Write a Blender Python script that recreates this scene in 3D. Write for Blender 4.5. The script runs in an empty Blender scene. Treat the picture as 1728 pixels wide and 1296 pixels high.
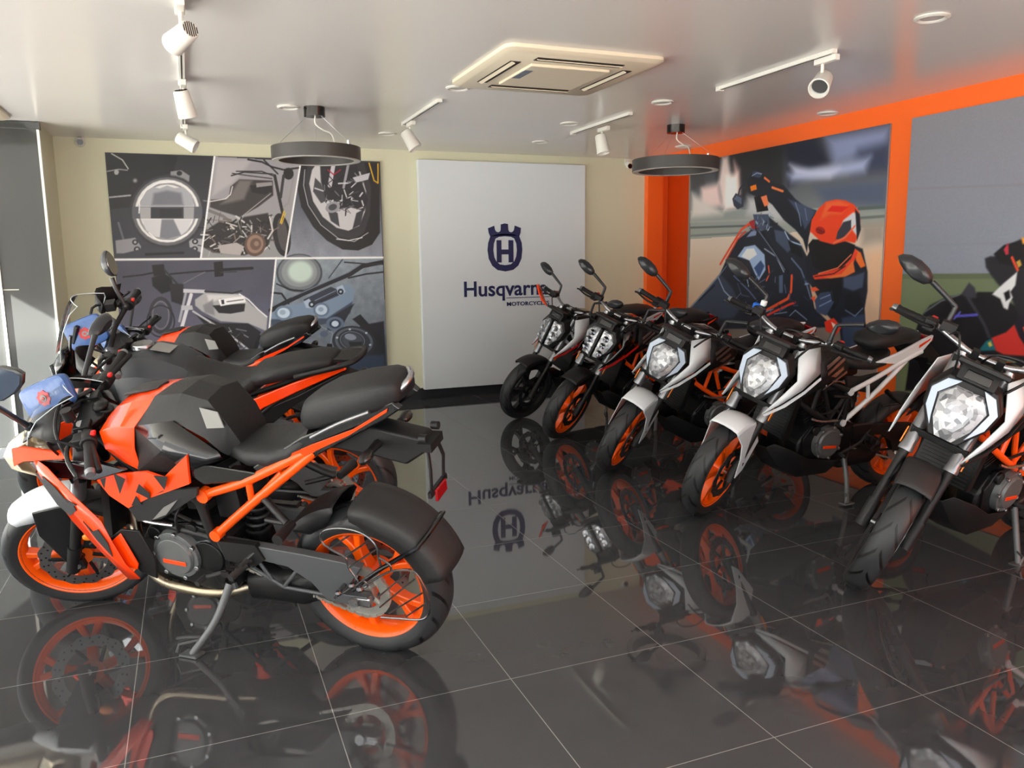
import bpy, math, random
import numpy as np
from mathutils import Vector as V, Matrix as M4

SC = bpy.context.scene
COL = SC.collection
R = math.radians
rnd = random.Random(7)

# ------------------------------------------------------------------ helpers
def lin(c):
    return tuple(((x/255/12.92) if x/255 <= .04045 else ((x/255+.055)/1.055)**2.4) for x in c)

def mat(name, c, rough=.5, metal=0., spec=.5, coat=0., noise=.0, nscale=40., bump=0., trans=0., alpha=1., emit=None, estr=0., ior=1.45):
    m = bpy.data.materials.new(name); m.use_nodes = True
    nt = m.node_tree; b = nt.nodes['Principled BSDF']
    b.inputs['Base Color'].default_value = (*lin(c), 1)
    b.inputs['Roughness'].default_value = rough
    b.inputs['Metallic'].default_value = metal
    b.inputs['Specular IOR Level'].default_value = spec
    b.inputs['Coat Weight'].default_value = coat
    b.inputs['Coat Roughness'].default_value = .04
    b.inputs['Transmission Weight'].default_value = trans
    b.inputs['IOR'].default_value = ior
    b.inputs['Alpha'].default_value = alpha
    if emit:
        b.inputs['Emission Color'].default_value = (*lin(emit), 1)
        b.inputs['Emission Strength'].default_value = estr
    tc = nt.nodes.new('ShaderNodeTexCoord'); nz = nt.nodes.new('ShaderNodeTexNoise')
    nz.inputs['Scale'].default_value = nscale; nz.inputs['Detail'].default_value = 3
    nt.links.new(tc.outputs['Object'], nz.inputs['Vector'])
    mr = nt.nodes.new('ShaderNodeMapRange')
    mr.inputs['To Min'].default_value = max(0, rough*(1-noise)-.01); mr.inputs['To Max'].default_value = min(1, rough*(1+noise)+.01)
    nt.links.new(nz.outputs['Fac'], mr.inputs['Value']); nt.links.new(mr.outputs['Result'], b.inputs['Roughness'])
    if bump:
        bp = nt.nodes.new('ShaderNodeBump'); bp.inputs['Strength'].default_value = bump; bp.inputs['Distance'].default_value = .002
        nt.links.new(nz.outputs['Fac'], bp.inputs['Height']); nt.links.new(bp.outputs['Normal'], b.inputs['Normal'])
    return m

def lens_mat():
    m = mat('headlight_lens', (200, 204, 208), .25, metal=.35, coat=.6); nt = m.node_tree; b = nt.nodes['Principled BSDF']; N = nt.nodes.new
    tc = N('ShaderNodeTexCoord'); vo = N('ShaderNodeTexVoronoi'); vo.inputs['Scale'].default_value = 42; nt.links.new(tc.outputs['Object'], vo.inputs['Vector'])
    sp = N('ShaderNodeSeparateColor'); nt.links.new(vo.outputs['Color'], sp.inputs[0])
    r = N('ShaderNodeValToRGB'); r.color_ramp.elements[0].color = (*lin((84, 88, 94)), 1); r.color_ramp.elements[1].color = (*lin((222, 225, 228)), 1)
    e = r.color_ramp.elements.new(.5); e.color = (*lin((160, 163, 168)), 1); nt.links.new(sp.outputs[0], r.inputs[0]); nt.links.new(r.outputs[0], b.inputs['Base Color'])
    bp = N('ShaderNodeBump'); bp.inputs['Strength'].default_value = .6; bp.inputs['Distance'].default_value = .01; nt.links.new(sp.outputs[1], bp.inputs['Height']); nt.links.new(bp.outputs['Normal'], b.inputs['Normal'])
    return m

class MB:
    """collects shapes; build() links them as one mesh object"""
    def __init__(s): s.v = []; s.f = []; s.m = []; s.mi = 0
    def add(s, vs, fs):
        o = len(s.v); s.v += [tuple(p) for p in vs]; s.f += [[i+o for i in f] for f in fs]; s.m += [s.mi]*len(fs); return s
    def mat(s, i): s.mi = i; return s
    def rings(s, RR, close=True, caps=True):
        n = len(RR[0]); vs = [p for r in RR for p in r]; fs = []
        for i in range(len(RR)-1):
            for j in range(n if close else n-1):
                a = i*n+j; b = i*n+(j+1) % n; fs.append((a, b, b+n, a+n))
        if caps: fs.append(list(range(n))[::-1]); fs.append([(len(RR)-1)*n+j for j in range(n)])
        return s.add(vs, fs)
    def grid(s, rows, mirror=False):
        s.rings(rows, close=False, caps=False)
        if mirror: s.rings([[(x, -y, z) for x, y, z in r] for r in rows], close=False, caps=False)
        return s
    def tube(s, path, r, n=8, sm=0, flat=1.):
        P = [V(p) for p in path]; rr = list(r) if isinstance(r, (list, tuple)) else [r]*len(P)
        if sm and len(P) > 2:
            Q = []; q = []
            for i in range(len(P)-1):
                p0 = P[max(i-1, 0)]; p1 = P[i]; p2 = P[i+1]; p3 = P[min(i+2, len(P)-1)]
                for k in range(sm):
                    t = k/sm
                    Q.append(.5*((2*p1)+(p2-p0)*t+(2*p0-5*p1+4*p2-p3)*t*t+(3*p1-p0-3*p2+p3)*t**3)); q.append(rr[i]*(1-t)+rr[i+1]*t)
            Q.append(P[-1]); q.append(rr[-1]); P, rr = Q, q
        RR = []; up = None
        for i, p in enumerate(P):
            d = (P[min(i+1, len(P)-1)]-P[max(i-1, 0)]).normalized()
            if up is None:
                up = V((0, 0, 1)) if abs(d.z) < .9 else V((1, 0, 0))
            u = (up-d*up.dot(d)).normalized(); w = d.cross(u); up = u
            RR.append([p+(u*math.cos(2*math.pi*k/n)*flat+w*math.sin(2*math.pi*k/n))*rr[i] for k in range(n)])
        return s.rings(RR)
    def cyl(s, a, b, r, r2=None, n=16): return s.tube([a, b], [r, r if r2 is None else r2], n)
    def plate(s, pts, d):
        d = V(d); n = len(pts); P = [V(p) for p in pts]
        return s.rings([[p for p in P], [p+d for p in P]])
    def prism(s, pts, y0, y1): return s.plate([(x, y0, z) for x, z in pts], (0, y1-y0, 0))
    def lathe(s, prof, c=(0, 0, 0), n=40, axis='y', closed=True):
        RR = []
        for k in range(n):
            a = 2*math.pi*k/n; ca, sa = math.cos(a), math.sin(a)
            if axis == 'y': RR.append([(c[0]+r*ca, c[1]+h, c[2]+r*sa) for r, h in prof])
            elif axis == 'z': RR.append([(c[0]+r*ca, c[1]+r*sa, c[2]+h) for r, h in prof])
            else: RR.append([(c[0]+h, c[1]+r*ca, c[2]+r*sa) for r, h in prof])
        RR.append(RR[0]); return s.rings(RR, close=closed, caps=False)
    def box(s, c, sz, m=None):
        x, y, z = (k/2 for k in sz)
        vs = [V((a*x, b*y, g*z)) for a in (-1, 1) for b in (-1, 1) for g in (-1, 1)]
        if m is not None: vs = [m @ p for p in vs]
        vs = [p+V(c) for p in vs]
        return s.add(vs, [(0, 1, 3, 2), (4, 6, 7, 5), (0, 4, 5, 1), (2, 3, 7, 6), (0, 2, 6, 4), (1, 5, 7, 3)])
    def loft(s, st, n=16, e=2.6):
        """stations (x, half width, z bottom, z top [, y centre])"""
        RR = []
        for t in st:
            x, w, z0, z1 = t[:4]; yc = t[4] if len(t) > 4 else 0; zc = (z0+z1)/2; h = (z1-z0)/2; r = []
            for k in range(n):
                a = 2*math.pi*k/n; ca, sa = math.cos(a), math.sin(a)
                r.append((x, yc+w*math.copysign(abs(ca)**(2/e), ca), zc+h*math.copysign(abs(sa)**(2/e), sa)))
            RR.append(r)
        return s.rings(RR)
    def ball(s, c, r, n=12):
        r = (r, r, r) if not isinstance(r, (tuple, list)) else r; RR = []
        for i in range(n//2+1):
            t = math.pi*max(.03, min(.97, i/(n//2)))
            RR.append([(c[0]+r[0]*math.sin(t)*math.cos(2*math.pi*k/n), c[1]+r[1]*math.sin(t)*math.sin(2*math.pi*k/n), c[2]+r[2]*math.cos(t)) for k in range(n)])
        return s.rings(RR)
    def mirrored(s):
        n = len(s.v); s.v += [(x, -y, z) for x, y, z in s.v[:n]]; k = len(s.f)
        s.f += [[i+n for i in f[::-1]] for f in s.f[:k]]; s.m += s.m[:k]; return s
    def build(s, name, mats, parent=None, bevel=0., smooth=38, mtx=None, solid=0., subd=0, normals=True, seg=2):
        import bmesh
        me = bpy.data.meshes.new(name); me.from_pydata([tuple(p) for p in s.v], [], s.f); me.validate()
        mats = mats if isinstance(mats, (list, tuple)) else [mats]
        for m in mats: me.materials.append(m)
        if len(me.polygons) == len(s.m): me.polygons.foreach_set('material_index', s.m)
        if normals:
            bm = bmesh.new(); bm.from_mesh(me); bmesh.ops.remove_doubles(bm, verts=bm.verts, dist=1e-5)
            bmesh.ops.recalc_face_normals(bm, faces=bm.faces); bm.to_mesh(me); bm.free()
        me.shade_smooth(); me.set_sharp_from_angle(angle=R(smooth))
        o = bpy.data.objects.new(name, me); COL.objects.link(o)
        if parent is not None: o.parent = parent
        if mtx is not None: o.matrix_basis = mtx
        if solid:
            k = o.modifiers.new('thick', 'SOLIDIFY'); k.thickness = solid; k.offset = -1
        if bevel:
            k = o.modifiers.new('edge', 'BEVEL'); k.width = bevel; k.segments = seg; k.limit_method = 'ANGLE'; k.angle_limit = R(25); k.harden_normals = False
        if subd:
            k = o.modifiers.new('sub', 'SUBSURF'); k.levels = subd; k.render_levels = subd
        return o

def tag(o, label, cat, group=None, kind=None):
    o['label'] = label; o['category'] = cat
    if group: o['group'] = group
    if kind: o['kind'] = kind
    return o
def struct(o, label=None):
    o['kind'] = 'structure'
    if label: o['label'] = label
    return o
def empty(name, loc=(0, 0, 0), m=None):
    o = bpy.data.objects.new(name, None); COL.objects.link(o); o.location = loc
    if m is not None: o.matrix_world = m
    o.empty_display_size = .1
    return o
T = M4.Translation

# ------------------------------------------------------------------ materials
ORANGE = mat('orange_paint', (255, 68, 6), .25, coat=.45, spec=.5, noise=.1)
NOSEO = mat('orange_satin_panel', (246, 62, 4), .55, spec=.15)
RIMO = mat('orange_rim_paint', (255, 98, 8), .3, coat=.3, noise=.1)
FRAMEO = mat('orange_frame_paint', (246, 84, 10), .35, coat=.2)
WHITE = mat('white_paint', (234, 241, 246), .25, coat=.6)
BLACKG = mat('gloss_black', (9, 10, 14), .16, coat=.7)
BLACKM = mat('matt_black_plastic', (19, 19, 21), .5, noise=.2, nscale=120, bump=.15)
DGREY = mat('dark_grey_plastic', (42, 42, 43), .55, noise=.2, nscale=150, bump=.2)
GREYM = mat('gunmetal', (140, 142, 146), .28, metal=.7)
TANKG = mat('satin_grey_tank', (52, 56, 62), .45, noise=.1)
RUBBER = mat('rubber', (13, 13, 15), .6, noise=.2, nscale=200, bump=.1)
SEATM = mat('seat_vinyl', (27, 28, 30), .55, noise=.25, nscale=300, bump=.35)
ENGM = mat('engine_black_alloy', (21, 22, 24), .42, metal=.3, noise=.3)
COVERM = mat('engine_cover_grey', (104, 107, 108), .4, metal=.35, noise=.2)
SILVER = mat('brushed_steel', (176, 178, 182), .3, metal=1., noise=.3, nscale=200)
CHROME = mat('chrome', (215, 217, 222), .1, metal=1.)
DISCM = mat('disc_steel', (150, 150, 152), .32, metal=1., noise=.3, nscale=90)
CHAINM = mat('chain_steel', (178, 176, 168), .45, metal=.7, noise=.4)
STICKER = mat('white_sticker', (128, 128, 126), .6)
REDM = mat('red_plastic', (200, 26, 22), .35)
REDREF = mat('red_reflector', (150, 10, 20), .15, coat=.5)
SMOKE = mat('smoked_lens', (36, 32, 30), .2, coat=.5)
SWING = mat('swingarm_grey', (82, 84, 87), .45, metal=.2, noise=.2, nscale=80)
WIRE = mat('dark_chrome_wire', (120, 120, 122), .25, metal=1.)
AMBER = mat('amber_lens', (240, 130, 20), .2, coat=.5)
POUCHM = mat('blue_bubble_wrap', (58, 92, 150), .38, coat=.3, noise=.3, nscale=60, bump=.8)
MIRBACK = mat('mirror_shell', (40, 42, 46), .32, coat=.2)
GLASSM = mat('mirror_glass', (150, 154, 160), .03, metal=1.)
LENSM = lens_mat()
DRLM = mat('frosted_light_strip', (186, 202, 222), .25, coat=.4)
BLUEW = mat('blue_plastic', (30, 110, 220), .35)
COPPER = mat('heat_tinted_header', (165, 154, 134), .3, metal=1., noise=.3)

def clear_mat(name, tint, fac):
    m = bpy.data.materials.new(name); m.use_nodes = True; nt = m.node_tree; nt.nodes.clear()
    o = nt.nodes.new('ShaderNodeOutputMaterial'); mx = nt.nodes.new('ShaderNodeMixShader'); t = nt.nodes.new('ShaderNodeBsdfTransparent'); g = nt.nodes.new('ShaderNodeBsdfGlossy')
    lw = nt.nodes.new('ShaderNodeLayerWeight'); lw.inputs['Blend'].default_value = fac
    t.inputs['Color'].default_value = (*tint, 1); g.inputs['Roughness'].default_value = .03
    nt.links.new(lw.outputs['Fresnel'], mx.inputs['Fac']); nt.links.new(t.outputs[0], mx.inputs[1]); nt.links.new(g.outputs[0], mx.inputs[2]); nt.links.new(mx.outputs[0], o.inputs['Surface'])
    return m
SCREEN = clear_mat('clear_acrylic', (.93, .945, .945), .12)

def tyre_mat():
    m = mat('tyre_rubber', (20, 20, 22), .44, noise=.15, nscale=150); nt = m.node_tree; b = nt.nodes['Principled BSDF']
    N = nt.nodes.new
    tc = N('ShaderNodeTexCoord'); sp = N('ShaderNodeSeparateXYZ'); nt.links.new(tc.outputs['Object'], sp.inputs[0])
    def mth(op, a, bb=None):
        k = N('ShaderNodeMath'); k.operation = op
        for i, q in enumerate((a, bb)):
            if q is None: continue
            if isinstance(q, (int, float)): k.inputs[i].default_value = q
            else: nt.links.new(q, k.inputs[i])
        return k.outputs[0]
    an = mth('ARCTAN2', sp.outputs['Z'], sp.outputs['X'])
    ay = mth('ABSOLUTE', sp.outputs['Y'])
    ph = mth('ADD', mth('MULTIPLY', an, 15/(2*math.pi)), mth('MULTIPLY', ay, 16.))
    fr = mth('FRACT', mth('ADD', ph, 40.))
    g1 = mth('LESS_THAN', mth('ABSOLUTE', mth('SUBTRACT', fr, .5)), .09)
    rad = mth('SQRT', mth('ADD', mth('MULTIPLY', sp.outputs['X'], sp.outputs['X']), mth('MULTIPLY', sp.outputs['Z'], sp.outputs['Z'])))
    g = mth('MULTIPLY', g1, mth('MULTIPLY', mth('GREATER_THAN', rad, .266), mth('GREATER_THAN', ay, .008)))
    bp = N('ShaderNodeBump'); bp.inputs['Strength'].default_value = 1; bp.inputs['Distance'].default_value = .006; bp.invert = True
    nt.links.new(g, bp.inputs['Height']); nt.links.new(bp.outputs['Normal'], b.inputs['Normal'])
    mx = N('ShaderNodeMix'); mx.data_type = 'RGBA'; mx.inputs[6].default_value = (*lin((47, 49, 51)), 1); mx.inputs[7].default_value = (*lin((7, 7, 8)), 1)
    nt.links.new(g, mx.inputs[0]); nt.links.new(mx.outputs[2], b.inputs['Base Color'])
    return m
TYRE = tyre_mat()

# ------------------------------------------------------------------ poster artwork, millimetres on the board (u right, v up)
PA=[
('g',(46,46,52),(70,72,80),[(-1,2182),(906,2176),(722,1251),(-1,1251)]),
('g',(158,155,160),(150,150,150),[(902,2176),(1676,2152),(1481,1250),(722,1251)]),
('g',(60,62,68),(148,152,162),[(1676,2152),(2435,2172),(2434,1243),(1481,1250)]),
('g',(86,86,98),(120,122,142),[(-1,1251),(1397,1247),(1217,78),(-53,164)]),
('g',(146,156,164),(96,104,116),[(1397,1247),(2434,1243),(2437,-25),(1216,59)]),
('p',(24,24,28),6,[(13,2166),(588,2169),(545,2030),(295,1937),(166,1712),(-3,1778)]),
('p',(30,30,34),4,[(0,1812),(190,1815),(174,1712),(6,1693)]),
('l',(150,150,152),6,[(5,2018),(97,2038),(167,2033)]),
('l',(205,205,200),5,[(53,2171),(135,2120),(176,2045)]),
('p',(170,170,172),2,[(98,2014),(97,2009),(95,2004),(93,1999),(89,1995),(86,1992),(81,1991),(77,1990),(73,1990),(69,1992),(66,1995),(63,1998),(61,2003),(60,2008),(60,2013),(61,2018),(63,2023),(66,2028),(69,2032),(73,2035),(77,2037),(81,2037),(85,2037),(89,2035),(92,2032),(95,2029),(97,2024),(98,2019)]),
('p',(90,90,94),2,[(246,1945),(245,1939),(243,1934),(240,1930),(236,1926),(232,1923),(227,1921),(222,1920),(217,1921),(212,1922),(208,1925),(205,1929),(203,1933),(201,1938),(201,1944),(202,1949),(204,1954),(207,1959),(211,1963),(216,1966),(220,1967),(225,1968),(230,1968),(235,1966),(239,1963),(242,1960),(245,1955),(246,1950)]),
('p',(150,150,150),2,[(235,1944),(234,1942),(233,1939),(232,1937),(230,1935),(228,1934),(225,1933),(223,1932),(220,1933),(218,1933),(216,1935),(214,1937),(213,1939),(212,1941),(212,1944),(213,1947),(214,1949),(215,1951),(217,1953),(220,1955),(222,1956),(225,1956),(227,1956),(229,1955),(231,1954),(233,1952),(234,1950),(235,1947)]),
('l',(170,170,172),8,[(7,1795),(174,1815)]),
('p',(140,140,142),2,[(521,2032),(612,2045),(679,1998),(666,1920),(606,1953),(518,1994)]),
('p',(40,40,42),1,[(617,2018),(616,2013),(614,2009),(611,2005),(607,2001),(602,1999),(597,1997),(592,1996),(587,1997),(582,1998),(578,2000),(575,2004),(572,2008),(571,2012),(571,2017),(572,2021),(574,2026),(577,2030),(580,2033),(585,2036),(590,2037),(595,2038),(600,2038),(605,2036),(609,2034),(613,2031),(615,2027),(617,2022)]),
('l',(120,120,124),7,[(744,1781),(828,1773)]),
('l',(110,112,118),10,[(60,1574),(94,1401)]),
('p',(150,150,155),3,[(23,1419),(185,1444),(227,1366),(214,1304),(22,1306)]),
('p',(160,160,165),3,[(632,1431),(751,1434),(734,1305),(636,1310)]),
('p',(50,50,54),1,[(206,1404),(205,1399),(203,1394),(199,1389),(195,1385),(191,1382),(185,1380),(180,1380),(175,1380),(170,1382),(165,1385),(162,1389),(159,1394),(158,1399),(158,1404),(159,1410),(161,1415),(164,1420),(168,1423),(173,1426),(178,1428),(184,1429),(189,1428),(194,1426),(198,1423),(202,1419),(204,1415),(206,1410)]),
('p',(170,170,170),1,[(193,1404),(193,1401),(192,1399),(190,1397),(188,1395),(186,1393),(183,1392),(181,1392),(178,1392),(176,1393),(174,1395),(172,1397),(171,1399),(171,1402),(171,1404),(171,1407),(172,1410),(174,1412),(176,1414),(178,1415),(180,1416),(183,1416),(185,1416),(188,1415),(190,1414),(191,1412),(192,1409),(193,1407)]),
('p',(50,50,54),1,[(220,1339),(219,1334),(217,1328),(213,1323),(208,1319),(203,1316),(197,1314),(191,1313),(185,1314),(179,1316),(174,1319),(170,1323),(167,1328),(166,1334),(166,1340),(167,1346),(169,1351),(173,1356),(177,1360),(183,1363),(189,1365),(195,1366),(201,1365),(207,1363),(212,1360),(216,1356),(218,1351),(220,1345)]),
('p',(170,170,170),1,[(206,1340),(205,1336),(204,1333),(202,1331),(200,1329),(198,1327),(195,1326),(192,1326),(189,1326),(186,1327),(184,1329),(182,1331),(181,1334),(180,1337),(180,1340),(181,1343),(182,1346),(183,1348),(186,1351),(188,1352),(191,1353),(194,1354),(197,1353),(199,1352),(202,1350),(204,1348),(205,1346),(206,1343)]),
('p',(50,50,54),1,[(712,1407),(711,1402),(708,1397),(705,1392),(700,1388),(695,1385),(689,1383),(683,1383),(677,1383),(672,1385),(667,1388),(663,1392),(660,1397),(658,1402),(658,1408),(659,1413),(661,1419),(665,1423),(669,1427),(675,1430),(680,1432),(687,1433),(693,1432),(698,1430),(703,1427),(707,1423),(710,1418),(712,1413)]),
('p',(175,175,175),1,[(697,1408),(696,1405),(695,1402),(694,1400),(692,1398),(689,1396),(687,1395),(684,1395),(681,1395),(679,1396),(677,1398),(675,1400),(674,1402),(673,1405),(673,1408),(673,1410),(675,1413),(676,1415),(678,1417),(680,1419),(683,1420),(686,1420),(688,1420),(691,1419),(693,1417),(695,1415),(696,1413),(697,1410)]),
('p',(50,50,54),1,[(704,1339),(703,1334),(700,1329),(697,1324),(692,1320),(687,1317),(681,1315),(675,1315),(669,1315),(663,1317),(659,1320),(655,1324),(652,1329),(650,1334),(650,1340),(651,1345),(653,1351),(657,1355),(661,1359),(667,1362),(672,1364),(678,1365),(684,1364),(690,1362),(695,1359),(699,1355),(702,1350),(704,1345)]),
('p',(175,175,175),1,[(689,1340),(688,1337),(687,1334),(685,1332),(683,1330),(681,1328),(679,1327),(676,1327),(673,1327),(671,1328),(669,1330),(667,1332),(666,1334),(665,1337),(665,1340),(665,1343),(666,1345),(668,1348),(670,1349),(672,1351),(675,1352),(678,1352),(680,1352),(683,1351),(685,1349),(687,1347),(688,1345),(689,1342)]),
('p',(70,72,80),4,[(86,1306),(234,1345),(647,1354),(737,1300),(725,1255),(66,1259)]),
('l',(30,30,34),12,[(262,1295),(577,1306)]),
('p',(58,58,64),6,[(788,1680),(775,1607),(746,1537),(703,1475),(648,1423),(584,1384),(515,1360),(444,1352),(374,1361),(309,1385),(253,1424),(208,1475),(176,1536),(159,1603),(156,1674),(170,1745),(197,1813),(239,1873),(291,1925),(353,1964),(420,1989),(491,1999),(560,1993),(626,1971),(684,1933),(731,1883),(765,1822),(785,1753)]),
('p',(110,110,114),4,[(764,1680),(752,1611),(725,1546),(685,1487),(635,1438),(575,1401),(511,1379),(445,1371),(380,1379),(320,1402),(268,1439),(227,1487),(197,1544),(181,1608),(179,1674),(191,1741),(217,1805),(255,1862),(304,1910),(361,1947),(424,1971),(489,1980),(554,1974),(614,1953),(668,1918),(712,1871),(744,1813),(761,1749)]),
('p',(226,226,224),3,[(739,1683),(728,1620),(703,1560),(667,1506),(621,1461),(566,1427),(508,1406),(447,1400),(388,1407),(333,1428),(285,1461),(247,1506),(220,1558),(205,1617),(203,1678),(214,1740),(238,1798),(273,1851),(318,1895),(370,1929),(428,1951),(488,1959),(547,1954),(602,1934),(651,1902),(691,1859),(720,1806),(737,1746)]),
('p',(150,150,154),3,[(717,1680),(707,1622),(684,1566),(651,1517),(608,1476),(558,1445),(504,1425),(448,1419),(394,1426),(343,1445),(299,1476),(264,1516),(239,1565),(225,1618),(224,1675),(234,1731),(256,1785),(288,1834),(330,1874),(378,1906),(431,1925),(486,1933),(540,1928),(591,1910),(636,1881),(673,1840),(700,1792),(715,1737)]),
('p',(222,222,220),2,[(700,1680),(690,1625),(670,1574),(638,1528),(598,1489),(552,1460),(502,1443),(450,1437),(399,1443),(352,1461),(311,1489),(278,1527),(254,1572),(241,1622),(240,1675),(249,1728),(270,1778),(300,1823),(339,1861),(384,1890),(433,1909),(485,1916),(535,1911),(583,1894),(625,1867),(659,1829),(684,1784),(698,1733)]),
('p',(168,170,176),3,[(250,1722),(270,1817),(356,1896),(420,1880),(484,1907),(543,1886),(618,1896),(688,1824),(695,1727)]),
('p',(120,122,130),10,[(344,1732),(368,1836),(481,1864),(598,1843),(607,1735)]),
('p',(96,98,104),2,[(182,1717),(766,1724),(758,1616),(174,1612)]),
('p',(170,170,172),2,[(243,1713),(335,1714),(327,1613),(241,1613)]),
('p',(160,160,162),2,[(609,1717),(698,1718),(687,1616),(602,1615)]),
('p',(58,60,66),3,[(334,1709),(605,1712),(599,1617),(327,1615)]),
('p',(40,41,46),3,[(406,1698),(588,1699),(583,1626),(401,1624)]),
('p',(205,205,208),4,[(254,1606),(673,1609),(624,1506),(554,1452),(450,1435),(347,1453),(281,1505)]),
('p',(128,130,138),4,[(416,1607),(515,1608),(571,1461),(449,1431),(388,1444)]),
('l',(245,245,244),5,[(234,1661),(246,1765),(305,1860),(407,1926),(539,1939)]),
('l',(250,250,250),5,[(301,1488),(370,1421),(501,1414),(622,1479)]),
('p',(176,172,174),14,[(921,2145),(1232,2155),(1045,1937),(866,1827)]),
('p',(40,38,40),2,[(1543,1481),(1544,1436),(1542,1392),(1535,1352),(1525,1318),(1511,1292),(1495,1274),(1477,1267),(1459,1270),(1440,1282),(1423,1304),(1407,1335),(1394,1372),(1385,1414),(1379,1458),(1378,1503),(1380,1546),(1387,1585),(1397,1619),(1410,1645),(1426,1662),(1444,1670),(1462,1668),(1481,1656),(1498,1634),(1514,1604),(1527,1567),(1537,1526)]),
('p',(88,84,84),2,[(1517,1476),(1519,1441),(1518,1408),(1515,1377),(1509,1351),(1502,1331),(1493,1318),(1483,1313),(1472,1316),(1461,1326),(1450,1343),(1441,1367),(1433,1396),(1427,1428),(1423,1463),(1421,1498),(1422,1531),(1425,1561),(1430,1587),(1438,1606),(1447,1619),(1457,1625),(1468,1622),(1478,1612),(1489,1595),(1499,1572),(1507,1543),(1513,1511)]),
('p',(66,62,62),4,[(1026,1910),(1108,1977),(1407,1972),(1405,1836),(1259,1725),(1095,1633),(925,1685),(833,1720),(846,1788),(1001,1797)]),
('p',(118,112,110),12,[(1107,1970),(1221,1968),(1140,1796),(1034,1767),(929,1748),(1002,1811)]),
('p',(34,32,33),4,[(1201,1922),(1396,1936),(1391,1845),(1320,1844),(1214,1860)]),
('p',(150,146,146),1,[(1255,1945),(1398,1959),(1401,1927),(1256,1906)]),
('l',(214,210,208),5,[(836,1770),(975,1797),(1021,1838),(1043,1910)]),
('l',(50,48,50),7,[(1040,2008),(1155,2043),(1411,2032)]),
('l',(60,58,60),6,[(1050,2029),(1188,2012),(1399,1990)]),
('l',(34,32,34),6,[(1086,2048),(1314,2054),(1410,2017)]),
('l',(30,28,30),9,[(1197,2158),(1319,2140),(1406,2098),(1512,2074),(1658,2097)]),
('l',(36,34,36),8,[(1338,2159),(1405,2089),(1456,2036)]),
('p',(30,28,30),2,[(1603,2040),(1601,2028),(1597,2016),(1590,2006),(1582,1997),(1573,1990),(1563,1986),(1552,1984),(1542,1986),(1532,1989),(1524,1996),(1517,2004),(1512,2014),(1509,2026),(1508,2038),(1510,2050),(1514,2062),(1520,2072),(1528,2081),(1537,2088),(1548,2092),(1558,2094),(1569,2093),(1578,2089),(1587,2083),(1594,2074),(1599,2064),(1602,2052)]),
('l',(44,42,44),16,[(1428,2018),(1454,1837),(1481,1672)]),
('l',(150,146,146),9,[(1599,2004),(1540,1765),(1493,1728)]),
('l',(60,58,60),14,[(1509,2020),(1471,1819)]),
('l',(70,66,66),7,[(1096,1642),(1374,1863)]),
('l',(170,166,164),4,[(1104,1633),(1383,1854)]),
('l',(64,60,60),7,[(1142,1543),(1380,1653)]),
('l',(190,186,184),4,[(1123,1521),(1388,1635)]),
('l',(120,116,116),16,[(814,1693),(939,1641),(1055,1551)]),
('p',(52,48,48),6,[(776,1506),(919,1596),(1057,1578),(1130,1633),(1345,1671),(1390,1506),(1328,1359),(1109,1278),(832,1308),(741,1363)]),
('l',(40,36,36),2.138720235311516,[(919,1584),(884,1562)]),
('l',(24,22,22),5.756760057223695,[(1101,1531),(1137,1533)]),
('l',(40,36,36),7.802440341448936,[(941,1564),(977,1540)]),
('l',(120,104,96),8.071251572096816,[(1247,1381),(1264,1339)]),
('l',(200,196,194),6.701910195615313,[(1340,1367),(1270,1310)]),
('l',(24,22,22),7.883238755924404,[(1077,1563),(1039,1558)]),
('l',(24,22,22),3.3658762119533288,[(782,1529),(770,1572)]),
('l',(200,196,194),7.688146230442345,[(1026,1531),(979,1519)]),
('l',(24,22,22),6.535986582179968,[(808,1600),(774,1630)]),
('l',(150,146,144),6.445133741413466,[(1194,1573),(1179,1600)]),
('l',(120,104,96),5.909702885083744,[(1038,1561),(968,1537)]),
('l',(24,22,22),6.30802452590088,[(1318,1587),(1363,1572)]),
('l',(40,36,36),4.4995883396345615,[(915,1519),(941,1470)]),
('l',(200,196,194),2.127312677053152,[(813,1336),(791,1271)]),
('l',(24,22,22),6.760306028466631,[(934,1335),(947,1385)]),
('l',(200,196,194),4.671442443070319,[(817,1436),(859,1463)]),
('l',(150,146,144),4.556335773216334,[(1349,1519),(1385,1518)]),
('l',(150,146,144),4.967667634902214,[(1242,1324),(1185,1347)]),
('l',(120,104,96),8.794331655260054,[(903,1597),(943,1584)]),
('l',(40,36,36),2.855912803440937,[(1130,1456),(1084,1479)]),
('l',(90,84,82),3.4124092064278955,[(1080,1390),(990,1344)]),
('l',(120,104,96),8.225102916321594,[(1031,1472),(1040,1420)]),
('l',(150,146,144),5.679739970389443,[(1267,1470),(1317,1462)]),
('l',(200,196,194),5.957409402862131,[(1233,1494),(1226,1448)]),
('l',(120,104,96),7.2130839994812215,[(1366,1498),(1435,1537)]),
('l',(150,146,144),4.356127091299241,[(1072,1588),(1090,1511)]),
('l',(24,22,22),3.506666016452948,[(1156,1382),(1102,1442)]),
('l',(90,84,82),2.5206639767458037,[(1244,1381),(1209,1338)]),
('l',(24,22,22),2.8934295130352816,[(1344,1333),(1328,1359)]),
('l',(120,104,96),5.2520338966283315,[(1348,1420),(1389,1406)]),
('l',(150,146,144),8.456533954271656,[(1053,1498),(980,1450)]),
('l',(90,84,82),8.145145092579334,[(774,1362),(837,1312)]),
('l',(200,196,194),7.729004302935676,[(1091,1359),(1111,1295)]),
('l',(40,36,36),2.239282048255122,[(1100,1387),(1157,1414)]),
('l',(150,146,144),2.2896338070779123,[(1124,1473),(1178,1521)]),
('l',(200,196,194),7.7929303312535785,[(813,1361),(858,1385)]),
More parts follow.
